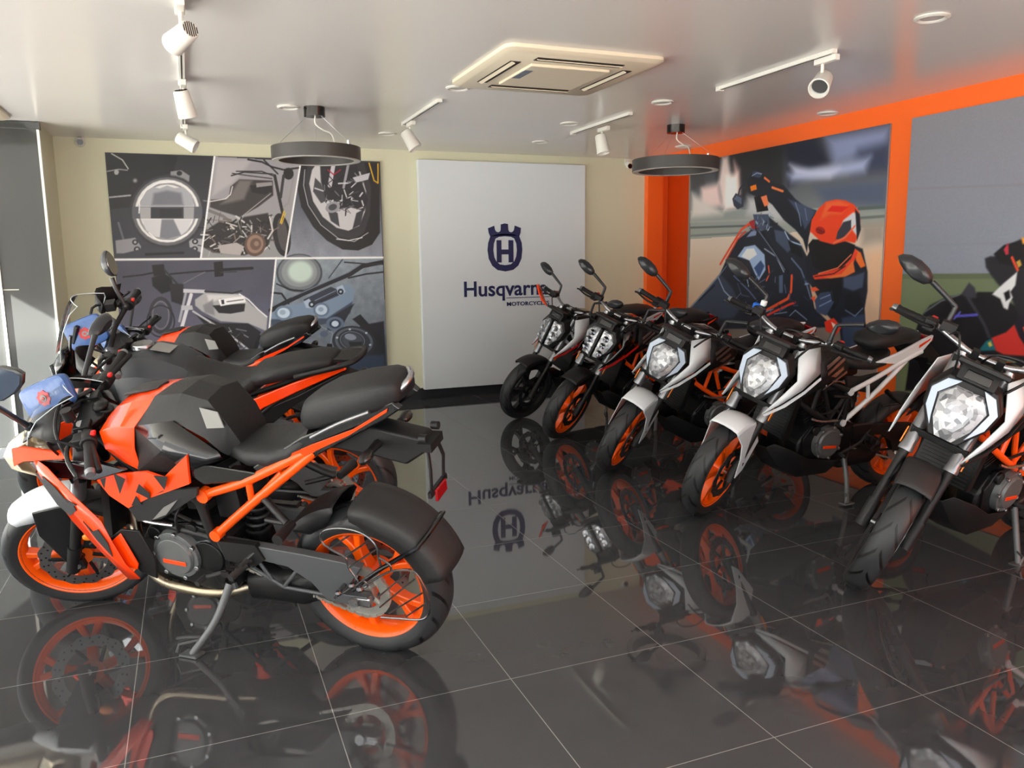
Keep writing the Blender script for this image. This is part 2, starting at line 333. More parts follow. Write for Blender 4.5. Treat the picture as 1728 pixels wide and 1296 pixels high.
('l',(200,196,194),4.720414360135079,[(822,1457),(755,1408)]),
('l',(24,22,22),7.588475072364511,[(1217,1365),(1185,1347)]),
('l',(90,84,82),2.468425098062659,[(979,1325),(905,1290)]),
('l',(90,84,82),2.8272074132296594,[(1303,1559),(1268,1485)]),
('l',(200,196,194),5.459786601504309,[(1105,1507),(1145,1448)]),
('l',(40,36,36),6.536730238666534,[(971,1458),(1042,1497)]),
('l',(24,22,22),2.529790294505671,[(852,1582),(872,1642)]),
('l',(120,104,96),2.011847508975367,[(911,1369),(853,1313)]),
('l',(24,22,22),4.139552835800929,[(797,1353),(706,1375)]),
('l',(150,146,144),3.7618735909260437,[(1284,1385),(1236,1420)]),
('l',(24,22,22),3.0075678954103022,[(1117,1328),(1080,1283)]),
('l',(24,22,22),7.557264592149004,[(1259,1564),(1310,1593)]),
('l',(150,146,144),4.307533760218085,[(1166,1358),(1235,1326)]),
('l',(24,22,22),8.645745175196058,[(997,1564),(1056,1606)]),
('l',(150,146,144),3.2768103785006817,[(1261,1381),(1302,1461)]),
('l',(40,36,36),3.204147410101387,[(1359,1422),(1398,1424)]),
('l',(120,104,96),4.120055451761354,[(1048,1357),(1059,1284)]),
('l',(120,104,96),3.5478364167193766,[(1327,1497),(1249,1544)]),
('l',(90,84,82),8.293124561160454,[(984,1399),(917,1412)]),
('l',(90,84,82),6.116941117437803,[(1010,1499),(1034,1538)]),
('l',(200,196,194),4.829373312424591,[(913,1355),(843,1340)]),
('l',(120,104,96),8.439748908816489,[(1010,1606),(946,1610)]),
('l',(150,146,144),6.479571815563068,[(1133,1524),(1174,1502)]),
('l',(40,36,36),4.094495072428127,[(1052,1440),(1141,1406)]),
('l',(24,22,22),6.991248612963108,[(1344,1569),(1368,1635)]),
('l',(150,146,144),2.2222431201092707,[(1099,1609),(1097,1538)]),
('l',(200,196,194),6.268150346216727,[(966,1579),(1060,1547)]),
('l',(150,146,144),8.149366572232434,[(1152,1565),(1187,1524)]),
('l',(24,22,22),3.090470109267863,[(1198,1452),(1172,1518)]),
('l',(90,84,82),3.1762428741447812,[(1020,1552),(997,1498)]),
('l',(90,84,82),4.298954495726866,[(1298,1541),(1230,1498)]),
('l',(40,36,36),4.127983292346157,[(1002,1492),(1095,1478)]),
('l',(40,36,36),3.624127534172917,[(1249,1591),(1304,1549)]),
('l',(90,84,82),8.975074307038515,[(1100,1477),(1093,1513)]),
('l',(150,146,144),7.836313618065847,[(1184,1346),(1241,1365)]),
('l',(200,196,194),8.513221118807342,[(1127,1584),(1058,1639)]),
('l',(150,146,144),3.789683379626448,[(1269,1495),(1266,1572)]),
('l',(120,104,96),7.836274023160538,[(1280,1422),(1241,1346)]),
('l',(40,36,36),6.608365184284993,[(1260,1592),(1262,1546)]),
('l',(200,196,194),8.498136621494398,[(1185,1439),(1082,1454)]),
('l',(120,104,96),3.7491246482191936,[(886,1601),(797,1609)]),
('l',(120,104,96),4.159873528908685,[(899,1593),(923,1672)]),
('l',(40,36,36),7.9069977967656815,[(1065,1357),(1112,1426)]),
('l',(40,36,36),2.0735462780786387,[(1139,1434),(1225,1426)]),
('l',(200,196,194),7.711419261082521,[(1191,1553),(1187,1482)]),
('l',(90,84,82),5.455860762478477,[(950,1502),(925,1519)]),
('l',(200,196,194),7.521846342482295,[(811,1467),(740,1470)]),
('l',(90,84,82),8.522831095771528,[(1191,1488),(1205,1464)]),
('l',(90,84,82),4.248454267173853,[(930,1396),(864,1361)]),
('l',(200,196,194),6.262312710359899,[(1144,1541),(1110,1543)]),
('l',(150,146,144),6.341428277231073,[(1170,1428),(1130,1458)]),
('l',(120,104,96),5.4946924772135155,[(1180,1342),(1177,1303)]),
('l',(150,146,144),2.654585933008236,[(843,1516),(744,1492)]),
('l',(24,22,22),6.073474076572524,[(1086,1587),(1105,1631)]),
('l',(120,104,96),7.228551120985588,[(857,1399),(808,1472)]),
('l',(24,22,22),4.270921449509365,[(1216,1381),(1195,1420)]),
('l',(150,146,144),3.2031230053901094,[(957,1330),(913,1360)]),
('l',(40,36,36),6.71243413034776,[(891,1338),(969,1358)]),
('l',(150,146,144),7.584317207072658,[(919,1348),(890,1397)]),
('l',(90,84,82),7.205972707574476,[(1002,1440),(947,1439)]),
('l',(150,146,144),4.0767358889275105,[(1267,1394),(1309,1385)]),
('l',(90,84,82),4.545755891122067,[(980,1364),(1057,1389)]),
('l',(24,22,22),3.4882730703680327,[(1185,1340),(1203,1295)]),
('l',(24,22,22),5.48131700298328,[(795,1558),(837,1621)]),
('l',(150,146,144),8.966730837746637,[(802,1525),(793,1574)]),
('l',(90,84,82),2.2083541170002343,[(1140,1513),(1224,1511)]),
('l',(200,196,194),6.183210863978035,[(1234,1402),(1198,1385)]),
('l',(40,36,36),3.267710602621451,[(813,1591),(852,1534)]),
('l',(40,36,36),4.6796316657863635,[(1135,1441),(1068,1482)]),
('l',(24,22,22),3.998916965980745,[(907,1445),(879,1469)]),
('l',(200,196,194),8.498158035652693,[(1032,1524),(1005,1551)]),
('l',(24,22,22),4.345544127790657,[(1268,1423),(1217,1444)]),
('l',(150,146,144),5.460189940767353,[(1089,1457),(1022,1398)]),
('l',(150,146,144),3.0028314132825265,[(1273,1594),(1242,1622)]),
('l',(40,36,36),6.964322772561925,[(1192,1441),(1280,1417)]),
('l',(24,22,22),2.4009421547234404,[(795,1373),(819,1344)]),
('l',(200,196,194),5.706845297192424,[(1046,1363),(1060,1310)]),
('l',(40,36,36),2.0185799555929265,[(1227,1597),(1288,1534)]),
('l',(90,84,82),6.739916358592245,[(1079,1367),(1101,1392)]),
('l',(120,104,96),8.687082405178064,[(1243,1385),(1289,1377)]),
('l',(40,36,36),2.0741385088692996,[(1264,1557),(1355,1598)]),
('l',(40,36,36),5.662979606416252,[(780,1530),(720,1535)]),
('l',(40,36,36),6.828520271444752,[(978,1566),(999,1501)]),
('l',(24,22,22),4.270269256797571,[(812,1488),(836,1464)]),
('p',(176,170,168),3,[(879,1371),(1046,1397),(1114,1360),(1073,1278),(900,1298)]),
('p',(104,84,74),2,[(1306,1360),(1298,1337),(1286,1315),(1270,1296),(1251,1282),(1230,1273),(1209,1268),(1187,1270),(1167,1276),(1149,1288),(1134,1305),(1124,1325),(1117,1347),(1116,1371),(1119,1396),(1127,1419),(1139,1441),(1155,1459),(1173,1473),(1194,1483),(1216,1487),(1237,1486),(1257,1480),(1275,1468),(1290,1452),(1301,1432),(1308,1409),(1310,1385)]),
('p',(150,124,110),2,[(1286,1368),(1279,1349),(1270,1332),(1257,1318),(1243,1307),(1226,1299),(1210,1296),(1193,1297),(1177,1302),(1163,1311),(1152,1324),(1143,1340),(1139,1357),(1137,1376),(1140,1395),(1146,1414),(1156,1431),(1168,1445),(1182,1456),(1198,1464),(1215,1467),(1232,1467),(1248,1461),(1262,1452),(1273,1440),(1282,1424),(1287,1406),(1288,1387)]),
('p',(112,92,82),2,[(1267,1373),(1262,1360),(1256,1349),(1248,1340),(1238,1332),(1227,1327),(1216,1325),(1205,1326),(1194,1329),(1185,1335),(1177,1344),(1172,1354),(1168,1366),(1168,1378),(1169,1391),(1173,1403),(1180,1414),(1188,1424),(1198,1431),(1208,1436),(1220,1438),(1231,1438),(1241,1434),(1251,1428),(1258,1420),(1264,1410),(1267,1398),(1268,1385)]),
('p',(150,126,112),1,[(1247,1385),(1246,1380),(1244,1375),(1241,1370),(1237,1367),(1233,1364),(1229,1362),(1224,1361),(1219,1362),(1215,1364),(1211,1367),(1208,1371),(1205,1375),(1204,1380),(1204,1385),(1205,1391),(1206,1396),(1209,1400),(1213,1404),(1217,1407),(1222,1409),(1227,1409),(1231,1409),(1236,1407),(1240,1404),(1243,1400),(1245,1396),(1246,1391)]),
('l',(210,176,60),7,[(1495,1691),(1456,1580)]),
('l',(210,176,60),5,[(1508,1673),(1466,1571)]),
('l',(196,192,190),9,[(1361,1635),(1381,1506),(1332,1433)]),
('n',0.1,40,[(1676,2152),(2469,2173),(2434,1243),(1481,1250)]),
('p',(34,34,38),3,[(1676,2148),(1631,1913),(1658,1730),(1760,1544),(1885,1413),(2034,1326),(2189,1315),(2329,1372),(2413,1488),(2435,2168)]),
('p',(60,60,64),4,[(1744,2147),(1704,1988),(1725,1786),(1819,1601),(1964,1460),(2135,1421),(2255,1488),(2321,1661),(2341,1928),(2283,2163)]),
('l',(188,188,190),4,[(1709,2080),(1690,1933),(1723,1749),(1836,1563),(2000,1431),(2154,1402),(2294,1488)]),
('p',(196,194,196),3,[(1777,2082),(1743,1952),(1772,1787),(1858,1638),(1986,1535),(2100,1507),(2209,1555),(2273,1699),(2291,1889),(2241,2076),(1958,2150),(1827,2145)]),
('p',(78,78,82),3,[(1802,2009),(1855,1955),(1903,1788),(1846,1769),(1776,1879)]),
('p',(70,70,76),3,[(1900,1732),(2002,1677),(2015,1545),(1932,1601)]),
('p',(64,64,70),3,[(2185,1679),(2264,1718),(2219,1565),(2140,1526)]),
('p',(46,46,52),5,[(1855,2146),(2205,2157),(2238,2020),(2307,1813),(2264,1699),(2129,1735),(2013,1715),(1886,1825),(1856,1973)]),
('l',(196,192,198),22,[(1986,2150),(1938,1938)]),
('l',(160,156,164),14,[(2129,2155),(2071,1922)]),
('l',(170,30,60),6,[(1927,2086),(1981,2041),(2049,2089)]),
('l',(20,20,22),2.4224094123448117,[(2006,1926),(1976,1940)]),
('l',(70,70,76),6.6458014087778565,[(2257,1970),(2266,2021)]),
('l',(70,70,76),3.4854632311564915,[(2098,1709),(2128,1675)]),
('l',(20,20,22),2.1553149035840904,[(2122,1963),(2050,1955)]),
('l',(20,20,22),6.3537042110389885,[(2084,1707),(2077,1654)]),
('l',(200,200,204),7.746351061768331,[(2253,1875),(2226,1841)]),
('l',(200,200,204),4.210821369009429,[(2206,1793),(2138,1803)]),
('l',(200,200,204),5.824379034389212,[(2136,1917),(2192,1967)]),
('l',(20,20,22),2.0337259641202836,[(1946,1873),(1995,1880)]),
('l',(120,120,126),7.504334982283847,[(2223,2018),(2187,2060)]),
('l',(70,70,76),3.743869282653793,[(2015,1810),(1960,1772)]),
('l',(30,30,34),4.354690864390779,[(1899,1761),(1925,1747)]),
('l',(200,200,204),4.059026472646005,[(1931,1796),(1972,1787)]),
('l',(70,70,76),5.436870033194775,[(2005,1797),(2058,1798)]),
('l',(70,70,76),2.946026925135973,[(2057,1717),(1985,1691)]),
('l',(30,30,34),2.7571949419529314,[(2047,1848),(2048,1876)]),
('l',(200,200,204),4.408015355595086,[(2047,1780),(2054,1849)]),
('l',(200,200,204),7.286711590390311,[(1987,1765),(2050,1802)]),
('l',(200,200,204),7.271200056108723,[(2258,1753),(2245,1797)]),
('l',(200,200,204),5.207242356339322,[(2096,1818),(2140,1836)]),
('l',(20,20,22),3.1072749693112947,[(2072,1768),(2103,1823)]),
('l',(70,70,76),5.189733468492855,[(2054,1736),(2017,1700)]),
('l',(70,70,76),6.581361473693102,[(2135,1859),(2216,1885)]),
('l',(200,200,204),2.916881245304751,[(2052,1779),(2043,1750)]),
('l',(70,70,76),6.6393946975353035,[(2078,1713),(2161,1752)]),
('l',(200,200,204),5.730834387614968,[(2179,1707),(2252,1735)]),
('l',(70,70,76),3.526034977674526,[(2191,1715),(2222,1720)]),
('l',(30,30,34),4.757045818360858,[(2121,1957),(2098,1982)]),
('l',(120,120,126),6.627943530974456,[(2142,1835),(2161,1818)]),
('l',(200,200,204),6.765452059646567,[(1925,1753),(1962,1799)]),
('l',(120,120,126),3.3487412693991203,[(2142,2006),(2200,1968)]),
('l',(30,30,34),7.121838876318593,[(2194,1998),(2164,2018)]),
('l',(200,200,204),4.094082888897862,[(2077,1955),(2138,1970)]),
('l',(200,200,204),5.960822551026746,[(2096,1832),(2075,1900)]),
('l',(200,200,204),7.40686732726812,[(2146,1821),(2142,1795)]),
('l',(30,30,34),4.936846080419442,[(1887,1765),(1954,1741)]),
('l',(30,30,34),7.072099677333753,[(2029,1992),(2073,2038)]),
('l',(70,70,76),7.507354052270825,[(2154,1754),(2139,1797)]),
('l',(20,20,22),4.83207725831403,[(1916,1966),(1943,1927)]),
('l',(200,200,204),3.6207486497202144,[(2038,1713),(1958,1685)]),
('l',(200,200,204),6.713532399835246,[(1873,1885),(1795,1910)]),
('l',(120,120,126),6.151514788352305,[(2155,1980),(2114,1981)]),
('l',(120,120,126),5.373582179157081,[(2023,1842),(1984,1885)]),
('l',(20,20,22),4.765063330874597,[(1893,1776),(1906,1799)]),
('l',(120,120,126),2.699928290165401,[(1905,1844),(1887,1780)]),
('l',(30,30,34),4.3938433540987845,[(1971,1887),(1926,1892)]),
('l',(200,200,204),7.707184480517601,[(2112,1965),(2024,1959)]),
('l',(120,120,126),4.002794328304456,[(2163,1746),(2117,1743)]),
('l',(20,20,22),3.936174800748885,[(1886,1945),(1880,1990)]),
('l',(70,70,76),4.186165719982657,[(2107,1757),(2057,1777)]),
('l',(70,70,76),4.907699030898143,[(2260,1702),(2263,1729)]),
('l',(20,20,22),5.021731465494011,[(1977,1978),(1937,2028)]),
('l',(20,20,22),2.5965654224888954,[(2056,1708),(2102,1686)]),
('l',(70,70,76),4.891513057605767,[(1996,2011),(1929,1963)]),
('l',(120,120,126),4.8127190790294865,[(1886,1942),(1887,1892)]),
('l',(30,30,34),6.419343367499535,[(2139,1921),(2129,1876)]),
('l',(30,30,34),5.185406021474722,[(2093,1768),(2019,1787)]),
('l',(200,200,204),2.309235127510874,[(1997,1773),(2030,1775)]),
('l',(200,200,204),4.388319264793915,[(2162,1884),(2124,1854)]),
('l',(200,200,204),6.600122846767525,[(1876,1778),(1910,1745)]),
('p',(150,150,154),2,[(2026,1758),(2028,1747),(2026,1734),(2021,1722),(2013,1710),(2002,1700),(1988,1691),(1973,1684),(1957,1679),(1942,1678),(1927,1679),(1913,1683),(1902,1689),(1894,1698),(1888,1708),(1887,1719),(1888,1732),(1894,1744),(1902,1756),(1913,1766),(1926,1775),(1941,1782),(1957,1786),(1973,1788),(1988,1787),(2001,1783),(2012,1777),(2021,1769)]),
('p',(80,80,86),2,[(1997,1748),(1998,1741),(1997,1734),(1994,1727),(1989,1720),(1983,1714),(1975,1709),(1966,1705),(1957,1702),(1948,1701),(1939,1702),(1932,1704),(1925,1708),(1920,1713),(1917,1718),(1916,1725),(1917,1732),(1920,1739),(1925,1746),(1932,1752),(1939,1757),(1948,1761),(1957,1764),(1966,1765),(1975,1764),(1983,1762),(1989,1758),(1994,1754)]),
('l',(220,220,220),5,[(1981,1427),(2096,1412),(2233,1440)]),
('l',(40,40,44),6,[(2180,2018),(2337,2060)]),
('p',(190,190,196),2,[(2161,2018),(2337,2069),(2315,2003),(2197,1972)]),
('l',(210,170,50),7,[(2331,2161),(2374,1995),(2412,1971),(2419,2156)]),
('n',0.06,60,[(-1,1251),(1397,1247),(1217,78),(-53,164)]),
('p',(70,70,78),2,[(447,737),(442,699),(432,663),(417,631),(399,604),(377,584),(355,573),(331,569),(309,575),(288,588),(270,610),(256,637),(246,670),(242,707),(242,745),(247,783),(258,818),(272,850),(290,876),(311,896),(334,908),(357,912),(379,907),(400,893),(418,872),(432,845),(442,812),(447,775)]),
('p',(120,120,130),2,[(421,738),(416,708),(409,679),(398,654),(384,633),(368,618),(351,608),(334,606),(317,610),(302,620),(289,637),(278,659),(271,685),(268,714),(268,744),(272,774),(280,802),(291,827),(305,848),(320,863),(337,873),(354,876),(371,872),(386,861),(399,845),(410,823),(417,797),(421,768)]),
('p',(90,92,104),2,[(407,739),(404,712),(397,687),(388,665),(377,646),(364,632),(350,624),(335,622),(322,625),(309,635),(298,649),(289,669),(284,692),(281,717),(281,743),(285,770),(291,794),(300,817),(312,835),(325,849),(339,857),(353,860),(367,856),(379,847),(390,832),(399,813),(405,790),(408,765)]),
('l',(60,60,66),7,[(457,682),(452,650),(441,620),(425,593),(404,570),(381,554),(356,545),(329,542),(304,547),(280,559),(260,577),(243,601),(231,629),(225,659),(225,691),(230,723),(241,753),(257,780),(276,802),(300,818),(325,828),(351,831),(376,826),(400,815),(421,797),(438,773),(450,746),(456,715),(457,682)]),
('l',(26,26,30),8,[(61,1096),(216,1111),(382,1143)]),
('p',(24,24,28),3,[(304,1198),(403,1205),(413,1116),(313,1100)]),
('l',(30,30,34),8,[(455,1115),(683,1133),(855,1141)]),
('l',(22,22,26),15,[(847,1144),(1172,1157)]),
('p',(26,26,30),2,[(834,1217),(913,1225),(912,1088),(834,1081)]),
('l',(60,60,64),6,[(889,1122),(1029,1127)]),
('p',(28,28,32),5,[(295,1083),(389,1125),(460,1079),(469,971),(367,938),(298,1011)]),
('l',(120,120,124),5,[(522,1006),(680,1093),(751,1128)]),
('l',(56,56,60),9,[(407,1152),(506,1024),(585,950)]),
('p',(50,50,54),5,[(440,1026),(557,1023),(543,825),(445,864)]),
('l',(214,214,220),17,[(617,922),(571,787),(511,607)]),
('l',(170,170,178),12,[(571,933),(499,680)]),
('p',(200,200,206),2,[(554,978),(740,964),(738,932),(551,942)]),
('p',(190,190,196),2,[(526,825),(619,822),(625,782),(523,780)]),
('p',(52,52,56),3,[(624,767),(858,647),(1105,637),(1217,547),(1125,371),(849,517),(718,635)]),
('p',(176,176,178),4,[(648,876),(738,937),(1051,916),(1151,805),(1285,683),(1267,555),(1105,637),(859,666),(701,764),(645,821)]),
('p',(212,212,212),8,[(754,918),(1050,905),(1099,825),(873,878),(766,836)]),
('p',(140,140,144),8,[(713,819),(803,871),(810,723),(726,754)]),
('p',(56,56,58),3,[(796,816),(1090,825),(1076,751),(951,733),(847,744)]),
('p',(240,240,240),1.5,[(851,870),(1085,896),(1096,840),(868,808)]),
('p',(70,70,74),1,[(875,865),(900,868),(904,826),(878,823)]),
('l',(120,120,124),6,[(927,847),(1074,863)]),
('l',(232,232,234),7,[(1042,916),(1119,862),(1203,765),(1280,691)]),
('l',(60,60,62),8,[(739,950),(981,925),(1062,947)]),
('l',(190,190,196),10,[(624,767),(755,670),(955,512),(1124,352)]),
('l',(150,150,156),8,[(561,605),(788,650)]),
('l',(170,170,176),7,[(803,613),(846,471)]),
('p',(200,200,206),2,[(867,517),(937,504),(914,420),(853,442)]),
('l',(36,36,40),22,[(1205,500),(1122,314)]),
('l',(120,120,126),6,[(995,586),(1083,563)]),
('l',(30,30,34),5.975587105995121,[(952,359),(905,348)]),
('l',(140,140,146),2.314275677992106,[(772,509),(831,535)]),
('l',(80,80,86),5.124413816047037,[(937,383),(1003,365)]),
('l',(140,140,146),6.906196215429929,[(772,405),(733,392)]),
('l',(80,80,86),4.778564298588179,[(1038,558),(1070,524)]),
('l',(80,80,86),4.705210064888818,[(1026,380),(1076,416)]),
('l',(80,80,86),3.265954645568786,[(1014,361),(937,339)]),
('l',(80,80,86),4.816887315419092,[(799,499),(767,514)]),
('l',(190,190,196),6.489821260004506,[(795,553),(732,554)]),
('l',(190,190,196),4.882940913773749,[(751,491),(764,539)]),
('l',(80,80,86),6.375191006007546,[(1034,413),(997,410)]),
('l',(140,140,146),3.478690057870464,[(950,553),(928,604)]),
('l',(190,190,196),5.782858719077286,[(936,413),(980,435)]),
('l',(80,80,86),2.7084562338972127,[(825,501),(792,532)]),
('l',(190,190,196),6.250808263145881,[(789,494),(826,476)]),
('l',(140,140,146),6.299938879556887,[(808,482),(838,428)]),
('l',(80,80,86),4.198932615733872,[(1016,387),(1019,456)]),
('l',(30,30,34),3.2798736230391956,[(781,469),(746,513)]),
('l',(140,140,146),2.3925182891959005,[(923,537),(882,514)]),
('l',(80,80,86),2.4308387770551065,[(885,467),(908,431)]),
('l',(190,190,196),2.928425793553205,[(889,547),(950,572)]),
('l',(80,80,86),4.321158149560642,[(970,496),(1024,541)]),
('l',(140,140,146),3.130825084443055,[(983,407),(1002,434)]),
('l',(30,30,34),3.5479130357182287,[(1057,465),(1035,488)]),
('l',(140,140,146),6.500541624240642,[(1027,385),(989,411)]),
('l',(30,30,34),3.7214326750671542,[(943,361),(982,420)]),
('l',(140,140,146),5.131314112654067,[(1062,525),(1097,502)]),
('l',(30,30,34),2.6830127885795214,[(919,451),(904,488)]),
('l',(140,140,146),2.2395042286414197,[(747,357),(801,331)]),
('l',(30,30,34),4.501318913518793,[(1015,495),(1004,448)]),
('n',0.12,25,[(1397,1247),(2434,1243),(2437,-25),(1216,59)]),
('p',(40,44,54),6,[(2197,572),(2419,603),(2433,-25),(1703,25),(1831,274),(1955,425)]),
('p',(58,72,92),14,[(1947,267),(2406,262),(2426,-25),(1819,17)]),
('p',(40,42,48),3,[(2101,636),(2182,682),(2422,392),(2410,342)]),
('p',(74,78,84),2,[(1828,1099),(1821,1058),(1802,1019),(1774,984),(1737,955),(1694,934),(1646,921),(1597,918),(1548,924),(1503,939),(1463,962),(1430,992),(1406,1027),(1393,1066),(1389,1107),(1397,1148),(1415,1186),(1443,1221),(1478,1249),(1521,1271),(1567,1284),(1616,1288),(1665,1283),(1711,1269),(1752,1246),(1785,1216),(1810,1181),(1825,1141)]),
('p',(122,126,132),2,[(1810,1105),(1803,1067),(1786,1031),(1760,999),(1726,973),(1687,953),(1643,942),(1598,939),(1554,944),(1512,958),(1475,979),(1445,1006),(1423,1039),(1411,1075),(1408,1113),(1415,1150),(1432,1185),(1457,1217),(1490,1243),(1528,1263),(1571,1275),(1616,1279),(1660,1274),(1702,1261),(1740,1240),(1770,1213),(1793,1180),(1806,1144)]),
('p',(146,152,154),3,[(1776,1110),(1770,1078),(1756,1047),(1734,1020),(1706,998),(1673,982),(1637,972),(1600,969),(1563,973),(1528,985),(1497,1003),(1472,1026),(1454,1054),(1443,1084),(1441,1116),(1447,1147),(1461,1177),(1482,1204),(1509,1226),(1542,1243),(1577,1253),(1615,1256),(1652,1252),(1687,1241),(1718,1224),(1743,1200),(1762,1173),(1773,1142)]),
('p',(196,212,202),14,[(1733,1114),(1729,1092),(1719,1070),(1704,1051),(1685,1035),(1662,1023),(1637,1016),(1611,1014),(1586,1017),(1562,1026),(1541,1038),(1523,1055),(1511,1074),(1503,1096),(1502,1118),(1506,1141),(1516,1162),(1530,1181),(1549,1197),(1571,1209),(1596,1216),(1622,1218),(1647,1215),(1671,1208),(1693,1195),(1710,1179),(1723,1159),(1731,1137)]),
('l',(96,100,106),4,[(1825,1099),(1817,1058),(1799,1020),(1771,985),(1735,956),(1692,935),(1645,923),(1597,920),(1549,925),(1505,940),(1465,963),(1433,993),(1410,1028),(1396,1067),(1393,1107),(1401,1147),(1418,1186),(1446,1220),(1481,1248),(1522,1269),(1568,1282),(1616,1286),(1664,1281),(1709,1267),(1749,1245),(1782,1215),(1807,1180),(1821,1141),(1825,1099)]),
('l',(28,30,36),7,[(1389,1004),(1505,945),(1635,932)]),
('l',(30,32,38),10,[(1339,921),(1430,909),(1489,812)]),
('p',(132,150,172),4,[(1308,705),(1405,796),(1610,809),(1728,901),(2077,988),(2143,928),(2108,793),(1949,720),(1849,646),(1695,632),(1395,616),(1314,638)]),
('p',(74,84,100),5,[(1306,667),(1849,655),(2109,812),(2084,695),(1866,606),(1692,574),(1321,600)]),
('p',(44,50,62),4,[(1888,664),(2127,792),(1979,542),(1843,529)]),
('l',(34,36,44),24,[(1320,752),(1443,814),(1634,903),(1865,993),(2101,1085),(2222,1160),(2422,1196)]),
('l',(120,130,146),5,[(1520,872),(1750,967),(2082,1101),(2203,1176)]),
('l',(40,42,48),9,[(2080,1046),(2258,1082),(2428,1098)]),
('l',(52,54,62),8,[(2048,1201),(2302,1179),(2431,1177)]),
('l',(70,76,86),6,[(1887,1050),(2030,1230)]),
('p',(60,66,80),2,[(1631,846),(1902,964),(1968,933),(1975,875),(1721,776),(1665,788)]),
('p',(176,190,208),2,[(1633,827),(1687,854),(1731,785),(1701,758),(1655,765)]),
('p',(176,190,208),2,[(1956,956),(2019,980),(2045,911),(1995,878),(1966,894)]),
('l',(140,152,170),4,[(1743,833),(1948,924)]),
('l',(30,34,42),5,[(1742,804),(1956,891)]),
('p',(40,44,52),1,[(1739,795),(1738,788),(1736,782),(1732,776),(1727,771),(1721,768),(1714,766),(1708,765),(1701,766),(1695,768),(1689,772),(1684,777),(1681,783),(1679,790),(1679,797),(1680,804),(1683,810),(1686,816),(1691,820),(1697,824),(1704,826),(1711,826),(1717,825),(1724,823),(1729,819),(1734,814),(1737,808),(1739,802)]),
('p',(190,200,214),1,[(1722,795),(1722,792),(1721,790),(1719,787),(1717,785),(1714,783),(1711,783),(1708,782),(1705,783),(1703,784),(1700,786),(1698,788),(1697,790),(1696,793),(1696,796),(1696,799),(1697,802),(1699,804),(1701,807),(1704,808),(1707,809),(1710,809),(1713,809),(1715,808),(1718,806),(1720,804),(1721,801),(1722,798)]),
('p',(40,44,52),1,[(2025,912),(2024,906),(2022,899),(2018,894),(2013,890),(2008,886),(2001,884),(1995,884),(1988,885),(1982,887),(1977,891),(1973,895),(1969,901),(1968,907),(1967,914),(1968,920),(1971,926),(1974,931),(1979,936),(1985,939),(1991,941),(1997,942),(2004,941),(2010,939),(2015,935),(2020,930),(2023,925),(2025,919)]),
('p',(190,200,214),1,[(2008,912),(2007,910),(2006,907),(2005,905),(2003,904),(2001,902),(1998,901),(1996,901),(1993,902),(1991,902),(1989,904),(1987,906),(1985,908),(1985,911),(1985,913),(1985,916),(1986,918),(1987,920),(1989,922),(1992,923),(1994,924),(1997,924),(1999,924),(2002,923),(2004,922),(2006,920),(2007,918),(2008,915)]),
('p',(120,136,156),2,[(1523,720),(1520,704),(1513,689),(1502,675),(1488,664),(1471,656),(1453,652),(1434,650),(1415,653),(1398,659),(1382,668),(1369,680),(1360,694),(1355,710),(1353,726),(1356,742),(1363,757),(1374,770),(1388,781),(1405,789),(1423,794),(1442,795),(1461,792),(1478,787),(1494,777),(1507,766),(1516,751),(1522,736)]),
('p',(196,212,226),2,[(1497,721),(1495,710),(1490,699),(1482,690),(1473,683),(1461,677),(1448,674),(1435,673),(1422,675),(1410,679),(1399,686),(1390,694),(1384,703),(1380,714),(1379,725),(1381,736),(1386,746),(1394,755),(1403,763),(1415,768),(1427,771),(1441,772),(1454,770),(1466,766),(1477,760),(1486,752),(1492,742),(1496,732)]),
('p',(160,178,196),2,[(1458,728),(1457,722),(1455,717),(1451,713),(1446,709),(1441,706),(1434,704),(1428,704),(1421,705),(1415,707),(1410,710),(1405,714),(1402,719),(1400,724),(1400,730),(1401,735),(1403,740),(1407,745),(1412,749),(1417,752),(1424,753),(1430,754),(1437,753),(1443,751),(1448,747),(1453,743),(1456,739),(1458,733)]),
('p',(110,126,148),2,[(1880,738),(1877,722),(1870,708),(1860,695),(1847,684),(1831,677),(1814,672),(1796,671),(1778,673),(1762,679),(1747,688),(1735,700),(1726,713),(1721,728),(1720,743),(1722,759),(1729,773),(1739,786),(1752,797),(1768,804),(1785,809),(1803,810),(1821,808),(1837,802),(1852,793),(1864,782),(1873,768),(1879,753)]),
('p',(190,206,222),2,[(1857,739),(1855,727),(1850,717),(1843,708),(1833,700),(1822,694),(1810,691),(1797,690),(1784,692),(1772,696),(1762,703),(1753,711),(1747,721),(1743,731),(1742,743),(1744,754),(1749,764),(1756,773),(1766,781),(1777,787),(1789,790),(1802,791),(1815,789),(1827,785),(1837,779),(1846,770),(1852,761),(1856,750)]),
('p',(150,168,188),2,[(1823,744),(1822,739),(1819,734),(1816,729),(1812,726),(1806,723),(1801,722),(1795,721),(1789,722),(1783,724),(1778,727),(1774,731),(1771,735),(1770,740),(1769,746),(1770,751),(1772,755),(1776,760),(1780,763),(1785,766),(1791,767),(1797,768),(1803,767),(1808,765),(1813,762),(1817,758),(1820,754),(1822,749)]),
('p',(104,118,140),2,[(2017,594),(2014,578),(2007,564),(1995,551),(1981,540),(1963,532),(1944,528),(1924,527),(1904,530),(1886,536),(1869,545),(1856,557),(1846,570),(1840,586),(1839,601),(1842,617),(1849,631),(1860,644),(1875,655),(1892,662),(1911,667),(1931,668),(1950,665),(1969,659),(1986,650),(1999,639),(2009,625),(2015,610)]),
